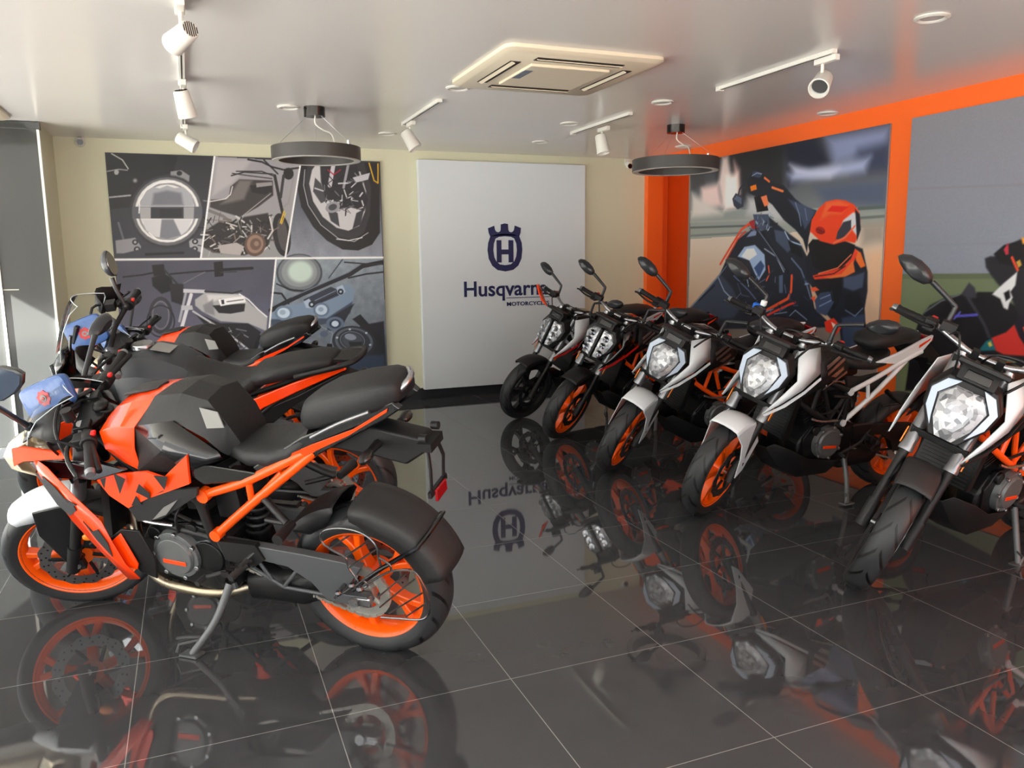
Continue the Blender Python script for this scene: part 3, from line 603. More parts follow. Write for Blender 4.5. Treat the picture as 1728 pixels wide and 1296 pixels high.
('p',(60,70,88),1,[(1986,595),(1984,585),(1979,575),(1972,566),(1962,559),(1951,554),(1938,551),(1925,551),(1912,552),(1900,556),(1890,562),(1881,570),(1874,579),(1870,589),(1870,600),(1871,610),(1876,620),(1884,629),(1893,636),(1904,641),(1917,644),(1930,644),(1942,643),(1955,639),(1965,633),(1974,625),(1981,616),(1985,606)]),
('p',(200,216,230),2,[(1962,596),(1961,590),(1958,584),(1954,578),(1948,574),(1941,570),(1934,569),(1926,568),(1918,569),(1911,572),(1905,576),(1899,580),(1895,586),(1893,592),(1893,599),(1894,605),(1897,612),(1901,617),(1907,621),(1914,625),(1921,626),(1929,627),(1937,626),(1944,623),(1950,620),(1956,615),(1959,609),(1962,603)]),
('p',(90,104,124),2,[(1851,499),(1850,492),(1847,486),(1842,480),(1836,475),(1828,472),(1820,470),(1811,470),(1803,471),(1795,474),(1788,478),(1782,483),(1778,489),(1775,496),(1775,503),(1776,510),(1779,516),(1784,522),(1790,526),(1798,530),(1806,532),(1814,532),(1823,531),(1831,528),(1838,524),(1844,519),(1848,513),(1851,506)]),
('p',(50,54,62),3,[(2326,358),(2312,324),(2289,295),(2256,271),(2216,255),(2170,246),(2122,245),(2073,253),(2026,268),(1983,290),(1946,318),(1918,350),(1899,385),(1891,421),(1893,457),(1906,490),(1929,518),(1961,542),(2000,559),(2044,568),(2092,569),(2141,563),(2189,548),(2232,526),(2269,499),(2299,466),(2319,431),(2328,394)]),
('p',(96,104,116),2,[(2298,370),(2287,341),(2266,316),(2238,296),(2203,282),(2163,274),(2121,274),(2078,280),(2037,293),(1999,313),(1967,337),(1942,365),(1926,395),(1918,426),(1920,457),(1931,485),(1951,510),(1979,530),(2013,544),(2052,552),(2094,553),(2137,547),(2178,535),(2216,516),(2249,492),(2275,464),(2292,433),(2300,401)]),
('p',(58,62,70),2,[(2271,377),(2261,352),(2243,330),(2219,313),(2189,301),(2155,294),(2119,294),(2082,300),(2047,311),(2014,327),(1987,348),(1966,372),(1951,398),(1945,424),(1946,451),(1956,475),(1973,496),(1997,513),(2026,526),(2060,532),(2096,533),(2132,528),(2168,517),(2201,501),(2229,480),(2251,456),(2265,430),(2272,403)]),
('l',(120,130,144),4,[(2212,395),(2205,377),(2192,361),(2174,348),(2152,339),(2127,334),(2100,333),(2073,337),(2047,346),(2023,358),(2003,373),(1987,391),(1977,410),(1972,430),(1973,450),(1980,468),(1993,484),(2011,497),(2032,506),(2057,511),(2084,511),(2111,508),(2137,499),(2161,488),(2181,472),(2197,454),(2208,435),(2213,415),(2212,395)]),
('p',(76,82,92),2,[(2193,400),(2186,384),(2175,370),(2160,359),(2142,351),(2121,346),(2098,346),(2076,349),(2054,356),(2034,366),(2017,379),(2004,395),(1995,411),(1991,428),(1992,445),(1998,461),(2009,475),(2024,486),(2042,494),(2063,498),(2085,499),(2108,496),(2130,489),(2150,479),(2167,466),(2181,451),(2190,434),(2194,417)]),
('p',(40,44,50),2,[(2052,411),(2190,404),(2178,354),(2069,356)]),
('p',(140,150,164),2,[(2132,446),(2129,439),(2123,434),(2115,430),(2104,427),(2093,426),(2080,426),(2067,428),(2054,432),(2043,437),(2032,443),(2024,450),(2019,457),(2016,465),(2016,472),(2019,479),(2025,484),(2033,489),(2043,491),(2055,493),(2068,492),(2081,490),(2093,486),(2105,481),(2115,475),(2123,468),(2129,461),(2132,453)]),
('l',(150,166,188),3,[(1769,590),(1900,507),(1852,312),(1944,188)]),
('p',(190,200,212),1,[(2281,368),(2281,366),(2280,364),(2278,362),(2276,361),(2274,360),(2271,359),(2269,359),(2266,359),(2264,360),(2261,362),(2259,363),(2258,365),(2257,367),(2257,370),(2257,372),(2258,374),(2260,376),(2262,377),(2264,378),(2267,379),(2270,379),(2272,379),(2275,378),(2277,377),(2279,375),(2280,373),(2281,371)]),
('p',(190,200,212),1,[(2149,291),(2148,289),(2147,287),(2146,285),(2144,284),(2142,283),(2139,282),(2136,282),(2134,282),(2131,283),(2129,284),(2127,286),(2126,288),(2125,290),(2125,292),(2125,295),(2126,297),(2128,299),(2130,300),(2132,301),(2135,302),(2137,302),(2140,301),(2142,301),(2145,299),(2146,298),(2148,296),(2149,293)]),
('p',(190,200,212),1,[(1985,337),(1984,334),(1983,332),(1982,331),(1980,329),(1978,328),(1975,327),(1972,327),(1970,328),(1967,329),(1965,330),(1963,332),(1962,333),(1961,336),(1961,338),(1962,340),(1963,342),(1964,344),(1966,345),(1968,346),(1971,347),(1973,347),(1976,347),(1978,346),(1981,345),(1982,343),(1984,341),(1984,339)]),
('p',(190,200,212),1,[(1952,458),(1952,455),(1951,453),(1949,452),(1947,450),(1945,449),(1942,449),(1940,448),(1937,449),(1935,450),(1933,451),(1931,453),(1930,454),(1929,457),(1929,459),(1929,461),(1930,463),(1931,465),(1933,466),(1936,467),(1938,468),(1941,468),(1943,468),(1946,467),(1948,466),(1950,464),(1951,462),(1952,460)]),
('p',(190,200,212),1,[(2082,535),(2082,533),(2081,531),(2079,529),(2077,527),(2075,526),(2072,526),(2070,525),(2067,526),(2065,527),(2062,528),(2061,530),(2059,532),(2059,534),(2058,536),(2059,538),(2060,540),(2061,542),(2063,543),(2065,544),(2068,545),(2071,545),(2073,545),(2076,544),(2078,543),(2080,541),(2081,539),(2082,537)]),
('p',(190,200,212),1,[(2247,491),(2247,489),(2246,487),(2244,485),(2242,483),(2240,482),(2237,482),(2235,482),(2232,482),(2229,483),(2227,484),(2225,486),(2224,488),(2223,490),(2223,492),(2223,494),(2224,496),(2226,498),(2228,500),(2230,501),(2233,501),(2235,502),(2238,501),(2241,500),(2243,499),(2245,497),(2246,495),(2247,493)]),
('l',(235,235,235),9,[(904,2180),(723,1251)]),
('l',(235,235,235),9,[(1676,2155),(1481,1246)]),
('l',(235,235,235),11,[(-4,1251),(2436,1243)]),
('l',(235,235,235),9,[(1397,1251),(1221,78)])]
PB=[
('g',(50,52,58),(120,124,128),[(13,2086),(2562,1999),(2614,1309),(36,1451)]),
('g',(132,140,138),(150,150,142),[(35,1490),(2610,1365),(2631,1086),(48,1139)]),
('g',(196,182,168),(186,150,122),[(46,1198),(2620,1225),(2676,477),(27,282)]),
('p',(44,46,50),25,[(423,1999),(1413,1976),(1439,1521),(973,1504),(504,1572)]),
('p',(40,44,58),30,[(1412,1992),(1782,1987),(1967,1768),(1483,1598)]),
('p',(122,130,160),35,[(1913,1954),(2549,1947),(2551,1797),(2012,1718)]),
('p',(60,66,86),35,[(2266,1805),(2558,1823),(2555,1632),(2219,1638)]),
('p',(150,158,186),25,[(1477,1712),(1970,1722),(2133,1734),(2383,1748),(2335,1640),(1934,1636),(1528,1643)]),
('p',(176,180,200),22,[(1496,1790),(1754,1715),(2075,1696),(1976,1632),(1573,1686)]),
('p',(84,92,112),28,[(1808,1571),(2560,1562),(2556,1368),(1925,1439)]),
('p',(206,190,186),22,[(547,1966),(637,1964),(740,1644),(805,1480),(568,1495),(497,1719)]),
('p',(214,188,184),26,[(212,1706),(497,1719),(568,1495),(221,1479)]),
('p',(180,150,146),22,[(727,1910),(818,1812),(842,1600),(741,1626)]),
('p',(230,216,210),22,[(616,1780),(791,1780),(834,1478),(600,1457)]),
('p',(70,72,74),16,[(24,2047),(198,2035),(275,1738),(52,1682)]),
('p',(196,190,184),26,[(53,1662),(444,1503),(572,1422),(55,1412)]),
('p',(176,176,178),30,[(943,1558),(1339,1545),(1709,1359),(1352,1312),(951,1401)]),
('l',(90,98,98),9,[(42,1315),(984,1295)]),
('l',(110,118,116),9,[(45,1233),(987,1233)]),
('l',(86,98,94),12,[(2296,1370),(2574,1367)]),
('l',(100,110,106),10,[(2301,1297),(2571,1298)]),
('l',(150,152,148),9,[(39,1373),(981,1347)]),
('p',(150,140,130),25,[(2324,1253),(2565,1256),(2561,1115),(2354,1091)]),
('p',(206,170,140),30,[(2397,1032),(2561,1059),(2557,614),(2441,682)]),
('p',(38,42,54),4,[(22,423),(320,654),(537,812),(652,980),(820,1177),(986,1242),(1091,1325),(1247,1368),(1455,1242),(1653,1138),(1753,1008),(1788,816),(1870,579),(2097,435),(28,262)]),
('p',(60,68,86),8,[(55,485),(351,694),(566,850),(754,724),(908,547),(797,431),(60,345)]),
('l',(120,134,158),4,[(96,507),(335,674),(537,821),(684,943)]),
('l',(130,146,172),6,[(537,812),(635,684),(820,580)]),
('l',(20,22,30),7,[(223,573),(478,735)]),
('l',(204,74,40),11,[(562,943),(735,1125),(873,1264),(983,1312),(1093,1281)]),
('l',(190,60,36),8,[(652,980),(820,1177),(931,1244)]),
('p',(150,40,40),3,[(982,1330),(1089,1359),(1121,1272),(1027,1258)]),
('p',(120,134,166),3,[(947,1191),(1014,1241),(1095,1256),(1084,1204)]),
('p',(150,170,200),3,[(828,1015),(924,1103),(1075,1118),(1213,1029),(1234,892),(1146,796),(1089,856),(1000,979)]),
('p',(212,222,236),3,[(885,1015),(961,1085),(1063,1087),(1107,1031),(1000,979)]),
('p',(60,80,120),3,[(1072,909),(1163,978),(1219,927),(1150,822)]),
('l',(236,90,44),7,[(1252,798),(1288,858),(1271,927)]),
('p',(26,28,36),3,[(697,980),(829,997),(989,908),(1064,803),(1011,749),(779,816)]),
('l',(90,104,134),7,[(778,834),(1014,695),(1129,611)]),
('l',(70,84,110),5,[(840,763),(903,656),(1017,642)]),
('p',(70,80,100),4,[(1330,1247),(1456,1225),(1608,1107),(1516,1043),(1361,1145)]),
('l',(160,180,206),5,[(1469,1225),(1534,1141),(1678,1105)]),
('p',(20,22,28),3,[(1509,1158),(1680,1073),(1708,992),(1564,1042)]),
('l',(150,160,178),5,[(1210,1081),(1369,1011),(1476,877)]),
('l',(30,32,40),16,[(1148,1254),(1368,1028),(1525,878)]),
('l',(110,124,146),4,[(1108,1255),(1342,1045),(1488,894)]),
('p',(86,100,124),3,[(1416,843),(1465,852),(1475,693),(1425,692)]),
('l',(226,84,44),12,[(1267,530),(1539,645),(1579,713),(1580,845)]),
('l',(200,60,40),9,[(1282,488),(1566,597),(1637,616)]),
('l',(96,110,138),7,[(1567,993),(1691,896),(1768,768),(1821,657)]),
('l',(130,146,170),4,[(1572,497),(1641,550),(1786,477)]),
('l',(130,146,170),4,[(1372,502),(1546,529)]),
('l',(170,180,196),7,[(1061,1395),(1145,1322),(1253,1250)]),
('p',(70,80,100),3,[(1033,1396),(1246,1385),(1278,1265),(1149,1236),(1065,1308)]),
('l',(30,34,44),4.615384198896535,[(1298,1292),(1372,1299)]),
('l',(90,100,120),3.804652253773415,[(1193,1320),(1192,1304)]),
('l',(90,100,120),4.2091619218446485,[(1234,1287),(1300,1271)]),
('l',(90,100,120),4.451662843038189,[(1225,1312),(1160,1308)]),
('l',(150,164,184),4.89242250046159,[(1201,1308),(1165,1344)]),
('l',(30,34,44),6.9373379133047965,[(1302,1290),(1269,1291)]),
('l',(90,100,120),4.102047065734316,[(1116,1327),(1051,1293)]),
('l',(30,34,44),5.358718071917328,[(1234,1298),(1199,1310)]),
('l',(30,34,44),4.018885708233419,[(1236,1283),(1220,1327)]),
('l',(90,100,120),5.9714482117221195,[(1092,1244),(992,1270)]),
('l',(150,164,184),2.402281201759048,[(1103,1351),(1103,1378)]),
('l',(30,34,44),4.124212883145991,[(1273,1276),(1306,1320)]),
('l',(30,34,44),2.3519400725772988,[(1301,1253),(1204,1263)]),
('l',(150,164,184),3.485168849954395,[(1173,1293),(1186,1326)]),
('l',(90,100,120),4.767058655340561,[(1148,1361),(1175,1327)]),
('l',(30,34,44),6.045369672039248,[(1268,1335),(1305,1310)]),
('l',(90,100,120),3.1878452647613975,[(1125,1254),(1168,1249)]),
('l',(150,164,184),4.609201616985546,[(1297,1373),(1251,1400)]),
('l',(30,34,44),6.944180733438642,[(1072,1297),(1087,1248)]),
('l',(150,164,184),5.98438788123212,[(1079,1328),(1103,1307)]),
('l',(90,100,120),3.047667054229682,[(1131,1386),(1155,1403)]),
('l',(150,164,184),3.8954653978415816,[(1237,1298),(1226,1253)]),
('l',(30,34,44),3.5118264079175994,[(1120,1259),(1102,1228)]),
('l',(90,100,120),3.3614624066203667,[(1267,1367),(1317,1347)]),
('l',(90,100,120),4.544736698259249,[(1112,1280),(1153,1309)]),
('l',(150,164,184),3.7972910595347136,[(1242,1241),(1271,1270)]),
('l',(130,146,176),6.707907463876131,[(1747,776),(1844,793)]),
('l',(20,22,30),5.888179323535182,[(1242,724),(1134,697)]),
('l',(86,100,130),5.038906477631782,[(934,538),(852,542)]),
('l',(86,100,130),3.9239760218631514,[(1229,741),(1098,728)]),
('l',(20,22,30),2.673887106382098,[(939,765),(818,784)]),
('l',(20,22,30),2.523794744796895,[(1419,593),(1469,535)]),
('l',(86,100,130),3.044462727500193,[(1324,539),(1229,507)]),
('l',(86,100,130),5.469048802230835,[(1101,804),(1129,844)]),
('l',(50,58,76),3.100292335831623,[(1372,686),(1278,703)]),
('l',(50,58,76),4.617738843453203,[(991,480),(944,532)]),
('l',(50,58,76),4.823642424213356,[(1543,531),(1545,470)]),
('l',(86,100,130),6.771948696185867,[(917,554),(972,588)]),
('l',(50,58,76),6.3838816828097364,[(1740,675),(1791,643)]),
('l',(50,58,76),2.6654010600239095,[(1333,808),(1408,768)]),
('l',(130,146,176),6.828910709580012,[(980,803),(1004,740)]),
('l',(20,22,30),2.2872505706939514,[(1076,803),(985,750)]),
('l',(50,58,76),2.86998369446402,[(1146,673),(1225,709)]),
('l',(86,100,130),5.418180173175852,[(1368,785),(1368,829)]),
('l',(50,58,76),4.548442349485105,[(1577,679),(1518,740)]),
('l',(86,100,130),5.3335711498484475,[(1564,638),(1561,681)]),
('l',(130,146,176),2.2459921506210696,[(897,674),(809,608)]),
('l',(50,58,76),5.711121371630034,[(1261,838),(1340,891)]),
('l',(50,58,76),4.643647167967122,[(1667,599),(1572,640)]),
('l',(86,100,130),2.661855594177749,[(1431,507),(1461,574)]),
('l',(50,58,76),5.207035178745775,[(1612,815),(1594,850)]),
('l',(50,58,76),6.798049673421529,[(1321,678),(1283,604)]),
('l',(86,100,130),2.640821288565601,[(910,827),(949,791)]),
('l',(86,100,130),4.971103863949555,[(1339,549),(1317,512)]),
('l',(86,100,130),4.509213649990015,[(1447,534),(1521,569)]),
('l',(86,100,130),5.788126878448658,[(1493,763),(1514,697)]),
('l',(20,22,30),4.438309300367276,[(1156,636),(1074,591)]),
('l',(20,22,30),3.0502153567563894,[(1271,600),(1190,595)]),
('l',(86,100,130),2.123448065610802,[(1040,775),(1060,801)]),
('l',(50,58,76),3.4542865731433037,[(882,542),(870,574)]),
('l',(86,100,130),4.450570204742265,[(1157,776),(1238,811)]),
('l',(130,146,176),3.2734373032954984,[(1253,515),(1359,545)]),
('l',(50,58,76),6.33113836187965,[(1714,829),(1795,787)]),
('l',(86,100,130),2.94361629580795,[(1615,590),(1670,591)]),
('l',(20,22,30),3.5781182025375378,[(999,632),(870,618)]),
('l',(20,22,30),6.73081157690252,[(1213,697),(1155,731)]),
('l',(40,44,58),9,[(921,1707),(826,1637),(802,1551)]),
('p',(54,58,72),2,[(721,1557),(771,1606),(887,1562),(891,1474),(807,1453),(747,1492)]),
('p',(90,98,118),2,[(744,1555),(786,1584),(859,1555),(862,1494)]),
('p',(34,38,48),3,[(930,1697),(1001,1768),(1094,1775),(1176,1725),(1282,1665),(1434,1619),(1585,1494),(1705,1422),(1842,1383),(1803,1291),(1766,1167),(1751,1040),(1698,1153),(1600,1236),(1451,1324),(1293,1465),(1187,1523),(1079,1548),(969,1590)]),
('p',(66,76,98),5,[(1489,1501),(1681,1440),(1831,1376),(1780,1308),(1717,1232),(1639,1363)]),
('l',(110,124,150),5,[(1587,1462),(1639,1363),(1668,1266)]),
('l',(100,112,138),4,[(1706,1407),(1735,1310)]),
('l',(230,110,60),8,[(1177,1708),(1243,1669)]),
('l',(230,120,70),9,[(1284,1615),(1424,1571)]),
('p',(60,70,90),2,[(1135,1727),(1130,1723),(1123,1719),(1112,1717),(1100,1717),(1086,1718),(1071,1721),(1056,1725),(1041,1730),(1028,1737),(1017,1744),(1008,1751),(1003,1758),(1001,1765),(1002,1771),(1007,1776),(1015,1779),(1025,1781),(1038,1781),(1052,1780),(1067,1777),(1082,1773),(1097,1768),(1110,1761),(1120,1754),(1129,1747),(1134,1740),(1136,1733)]),
('l',(140,152,174),4,[(1002,1742),(1068,1761),(1135,1746)]),
('p',(24,26,32),3,[(1039,1551),(1185,1557),(1244,1418),(1087,1411)]),
('p',(236,120,40),2,[(979,1650),(1060,1660),(1076,1616),(995,1606)]),
('p',(226,120,80),2,[(1133,1544),(1211,1555),(1247,1468),(1190,1455)]),
('p',(34,38,50),4,[(1732,976),(1835,1133),(2257,1093),(2356,1062),(2417,887),(2427,740),(2408,607),(2428,459),(2410,308),(2191,287),(2160,439),(2005,539),(1861,722),(1765,816)]),
('p',(232,110,50),3,[(2279,1063),(2339,1033),(2394,930),(2347,915),(2295,974)]),
('p',(70,80,102),5,[(2174,839),(2293,856),(2388,886),(2377,768),(2282,736),(2179,763)]),
('p',(26,28,38),4,[(2204,703),(2341,737),(2388,620),(2295,540),(2211,596)]),
('p',(60,70,94),6,[(2175,518),(2411,562),(2410,308),(2211,289)]),
('l',(110,122,150),4,[(2212,581),(2315,541),(2389,606)]),
('p',(28,28,34),3,[(1833,817),(2153,854),(2163,701),(2088,574),(1954,662)]),
('p',(26,24,28),3,[(1761,1104),(1812,1150),(2175,1125),(2277,1093),(2245,975),(2150,899),(1984,867),(1826,928)]),
('p',(232,70,36),3,[(1791,1308),(1863,1397),(1946,1445),(2050,1456),(2153,1441),(2245,1403),(2298,1348),(2323,1267),(2310,1180),(2276,1108),(2175,1125),(2053,1101),(1902,1132),(1777,1214)]),
('p',(250,96,54),8,[(1947,1438),(2092,1443),(2196,1406),(2120,1336),(1995,1343),(1891,1303)]),
('p',(204,40,30),3,[(1962,1368),(2012,1410),(2197,1391),(2119,1351)]),
('p',(190,190,196),4,[(2108,1217),(2143,1290),(2240,1344),(2299,1327),(2324,1253),(2302,1151),(2207,1243),(2151,1186)]),
('p',(60,60,70),3,[(2088,1203),(2144,1275),(2224,1287),(2229,1212),(2133,1141),(2071,1143)]),
('p',(40,40,48),3,[(2257,1373),(2309,1326),(2327,1209),(2294,1122),(2274,1269)]),
('l',(240,110,80),7,[(2266,1240),(2173,1155),(2052,1113)]),
('p',(150,36,28),2,[(1950,1202),(1946,1196),(1939,1191),(1930,1187),(1920,1185),(1908,1185),(1895,1186),(1883,1189),(1871,1193),(1861,1198),(1852,1205),(1845,1212),(1841,1219),(1840,1226),(1841,1233),(1846,1239),(1853,1244),(1862,1248),(1872,1250),(1884,1250),(1897,1249),(1909,1246),(1921,1242),(1931,1236),(1940,1230),(1946,1223),(1950,1216),(1952,1208)]),
('l',(80,20,18),3,[(1856,1233),(1941,1200)]),
('l',(90,24,20),3,[(1864,1208),(1920,1190)]),
('p',(220,70,44),3,[(1831,849),(1983,882),(2148,914),(2244,989),(2279,1063),(2310,1033),(2267,945),(2152,869),(1986,828),(1855,818)]),
('p',(244,112,60),3,[(1964,835),(2152,869),(2265,974),(2291,885),(2194,847),(2029,829)]),
('l',(40,28,30),4,[(1854,841),(2069,868),(2188,930)]),
('l',(250,120,80),4,[(1897,866),(2107,914),(2242,1019)]),
('p',(62,74,100),3,[(1866,643),(1929,709),(2057,728),(2084,636),(2006,523),(1895,548)]),
('l',(120,140,174),4,[(1932,661),(2038,697)]),
('l',(120,140,174),4,[(1925,598),(2051,651)]),
('l',(24,26,34),5,[(2035,743),(2072,651)]),
('p',(230,90,50),2,[(1810,745),(1870,758),(1916,732),(1840,714)]),
('p',(226,90,50),2,[(1820,665),(1875,683),(1867,627)]),
('p',(220,60,40),3,[(1988,474),(2092,512),(2180,441),(2122,374),(2014,397)]),
('p',(235,200,190),2,[(2063,479),(2138,453),(2098,419)])]
PC=[
('g',(128,126,132),(140,146,160),[(-114,2178),(1161,2011),(1266,889),(-15,873)]),
('n',0.05,200,[(-114,2178),(1161,2011),(1266,889),(-15,873)]),
('l',(131,131,139),6,[(-62,1484),(1217,1416)]),
('l',(134,138,150),6,[(-31,1083),(1249,1076)]),
('g',(112,124,96),(122,136,98),[(-15,865),(1267,882),(1331,208),(50,18)]),
('l',(98,108,84),14,[(-14,856),(1267,878)]),
('p',(28,26,32),4,[(176,557),(253,657),(375,717),(529,748),(676,758),(804,726),(930,662),(1102,657),(1145,181),(90,24),(121,391)]),
('l',(100,104,112),5,[(210,607),(341,692),(478,740)]),
('p',(62,62,72),4,[(495,744),(548,823),(592,792),(614,726),(548,716)]),
('l',(58,58,66),9,[(548,723),(622,630),(677,560),(724,475)]),
('l',(86,86,190),7,[(464,594),(623,613)]),
('l',(100,100,200),5,[(454,575),(497,623)]),
('p',(30,28,34),3,[(611,763),(739,767),(806,712),(877,588),(760,522),(655,632)]),
('p',(40,40,46),4,[(650,982),(687,997),(719,996),(776,1052),(891,1103),(1060,1107),(1108,589),(938,578),(866,715),(749,825),(697,881),(662,925)]),
('p',(26,24,28),3,[(710,1011),(775,1066),(892,1094),(1061,1098),(1078,913),(877,926),(754,953)]),
('p',(236,160,60),3,[(888,1108),(1059,1127),(1064,1067),(901,1071)]),
('p',(190,50,70),2,[(777,1038),(804,1080),(813,1010),(795,1003)]),
('l',(226,80,50),6,[(837,988),(864,939),(882,909)]),
('p',(200,160,70),2,[(867,960),(891,974),(906,940),(885,923)]),
('p',(226,228,232),3,[(721,752),(796,826),(880,898),(875,814),(846,771),(864,736),(845,700),(838,657),(809,669),(781,725)]),
('p',(28,26,30),3,[(801,762),(837,784),(849,735),(821,713)]),
('p',(206,54,48),3,[(741,469),(838,513),(891,567),(931,492),(1043,377),(836,369),(771,391)]),
('p',(30,108,120),3,[(652,372),(703,444),(741,465),(779,392)]),
('p',(210,190,90),3,[(717,433),(738,447),(753,419),(732,408)]),
('p',(34,28,44),3,[(888,574),(933,634),(1102,657),(1133,317),(1013,387),(931,492)]),
('l',(226,70,60),6,[(955,551),(982,497)])]
# ------------------------------------------------------------------ the room
XR, YB, ZC = 4.87, 8.076, 2.53
def floor_mat():
    m = mat('polished_dark_tile', (50, 52, 54), .03, spec=.5, ior=1.8, noise=.3, nscale=3); nt = m.node_tree; b = nt.nodes['Principled BSDF']; N = nt.nodes.new
    tc = N('ShaderNodeTexCoord'); sp = N('ShaderNodeSeparateXYZ'); nt.links.new(tc.outputs['Object'], sp.inputs[0])
    def line(sock, off, step, w):
        a = N('ShaderNodeMath'); a.operation = 'SUBTRACT'; a.inputs[1].default_value = off-40*step; nt.links.new(sock, a.inputs[0])
        d = N('ShaderNodeMath'); d.operation = 'DIVIDE'; d.inputs[1].default_value = step; nt.links.new(a.outputs[0], d.inputs[0])
        f = N('ShaderNodeMath'); f.operation = 'FRACT'; nt.links.new(d.outputs[0], f.inputs[0])
        l = N('ShaderNodeMath'); l.operation = 'LESS_THAN'; l.inputs[1].default_value = w/step; nt.links.new(f.outputs[0], l.inputs[0]); return l.outputs[0]
    mx = N('ShaderNodeMath'); mx.operation = 'MAXIMUM'
    nt.links.new(line(sp.outputs['X'], .335, .605, .0028), mx.inputs[0]); nt.links.new(line(sp.outputs['Y'], 1.775, .63, .0028), mx.inputs[1])
    nz = N('ShaderNodeTexNoise'); nz.inputs['Scale'].default_value = 5; nz.inputs['Detail'].default_value = 6; nt.links.new(tc.outputs['Object'], nz.inputs['Vector'])
    r = N('ShaderNodeMix'); r.data_type = 'RGBA'; r.inputs[6].default_value = (*lin((61, 63, 66)), 1); r.inputs[7].default_value = (*lin((71, 73, 76)), 1); nt.links.new(nz.outputs['Fac'], r.inputs[0])
    c = N('ShaderNodeMix'); c.data_type = 'RGBA'; c.inputs[7].default_value = (*lin((150, 150, 147)), 1); nt.links.new(mx.outputs[0], c.inputs[0]); nt.links.new(r.outputs[2], c.inputs[6])
    nt.links.new(c.outputs[2], b.inputs['Base Color']); return m
FLOORM = floor_mat()
WALLM = mat('cream_wall_paint', (212, 211, 184), .6, noise=.1, nscale=8, bump=.05)
CEILM = mat('satin_stretch_ceiling', (222, 219, 215), .2, spec=.5, noise=.08, nscale=2)
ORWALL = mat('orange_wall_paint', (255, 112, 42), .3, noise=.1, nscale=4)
GRANITE = mat('dark_polished_granite', (62, 64, 63), .08, noise=.3, nscale=90, ior=1.42)
TRIMW = mat('white_trim', (226, 224, 214), .4)
SKIRT = mat('dark_skirting_tile', (44, 46, 50), .2, noise=.2)
PAVE = mat('pale_paving', (174, 172, 166), .9, noise=.1, nscale=3)
WHITEP = mat('white_powder_coat', (224, 222, 214), .4, noise=.1)
PANELW = mat('white_laminate', (214, 221, 225), .35, noise=.1)
ACM = mat('aged_white_plastic', (226, 214, 190), .45, noise=.1)
ACD = mat('dark_vent_slot', (40, 34, 28), .7)
RINGM = mat('dark_grey_pendant', (64, 62, 60), .45, noise=.1)
DIFFM = mat('white_diffuser', (196, 194, 188), .5)
NAVY = mat('navy_lettering', (16, 26, 78), .4)
BLACKL = mat('black_lens', (8, 8, 8), .15)

struct(MB().box((1., 2.6, -.05), (8., 11.4, .1)).build('floor', FLOORM))
struct(MB().box((.95, 2.75, ZC+.1), (8.3, 11.1, .2)).build('ceiling', CEILM))
struct(MB().box((-4.6, 1.35, ZC+.1), (2.8, 8.3, .2)).build('added_sun_canopy', TRIMW), 'unseen canopy added to block the sun')  # added out of view to keep direct sun off the bikes
struct(MB().box((1.7, YB+.1, ZC/2), (6.9, .2, ZC)).build('wall_back', WALLM))
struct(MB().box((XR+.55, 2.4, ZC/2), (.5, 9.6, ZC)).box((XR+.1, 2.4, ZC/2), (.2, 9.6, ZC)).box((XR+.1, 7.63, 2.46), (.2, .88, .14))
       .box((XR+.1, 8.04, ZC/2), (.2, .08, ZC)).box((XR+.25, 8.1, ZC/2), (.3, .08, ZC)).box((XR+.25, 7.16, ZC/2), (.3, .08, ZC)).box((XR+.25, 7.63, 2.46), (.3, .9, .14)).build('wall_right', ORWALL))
struct(MB().box((XR+.33, 7.63, ZC/2), (.06, .9, ZC)).build('trim_3', mat('shade_toned_recess_panel', (206, 66, 6), .4)), 'orange recessed panel, darkened for recess shade')  # shade of the recess is put into this panel's darker orange
struct(MB().box((-1.075, YB-.36, ZC/2), (.15, .72, ZC)).build('wall_left', WALLM))
p = MB(); p.box((-1.95, 7.34, ZC/2), (1.9, .06, ZC-.01)); p.box((-1.94, 7.325, 2.5), (1.91, .08, .05))
struct(p.build('wall_front_left', GRANITE))
t = MB(); t.box((-1.0, 7.318, 1.235), (.018, .05, 2.47)); t.box((-1.36, 7.318, 1.235), (.02, .05, 2.47)); t.box((-1.30, 7.3085, 1.25), (.12, .004, .006))
struct(t.build('trim_1', TRIMW))
struct(MB().box((1.95, YB-.008, .055), (5.9, .016, .11)).build('baseboard_back', SKIRT))
struct(MB().box((XR-.008, 2.6, .055), (.016, 9.1, .11)).build('baseboard_right', SKIRT))
struct(MB().box((-11, 0, -.12), (16, 40, .04)).box((5, -13, -.12), (16, 21, .04)).build('ground', PAVE))

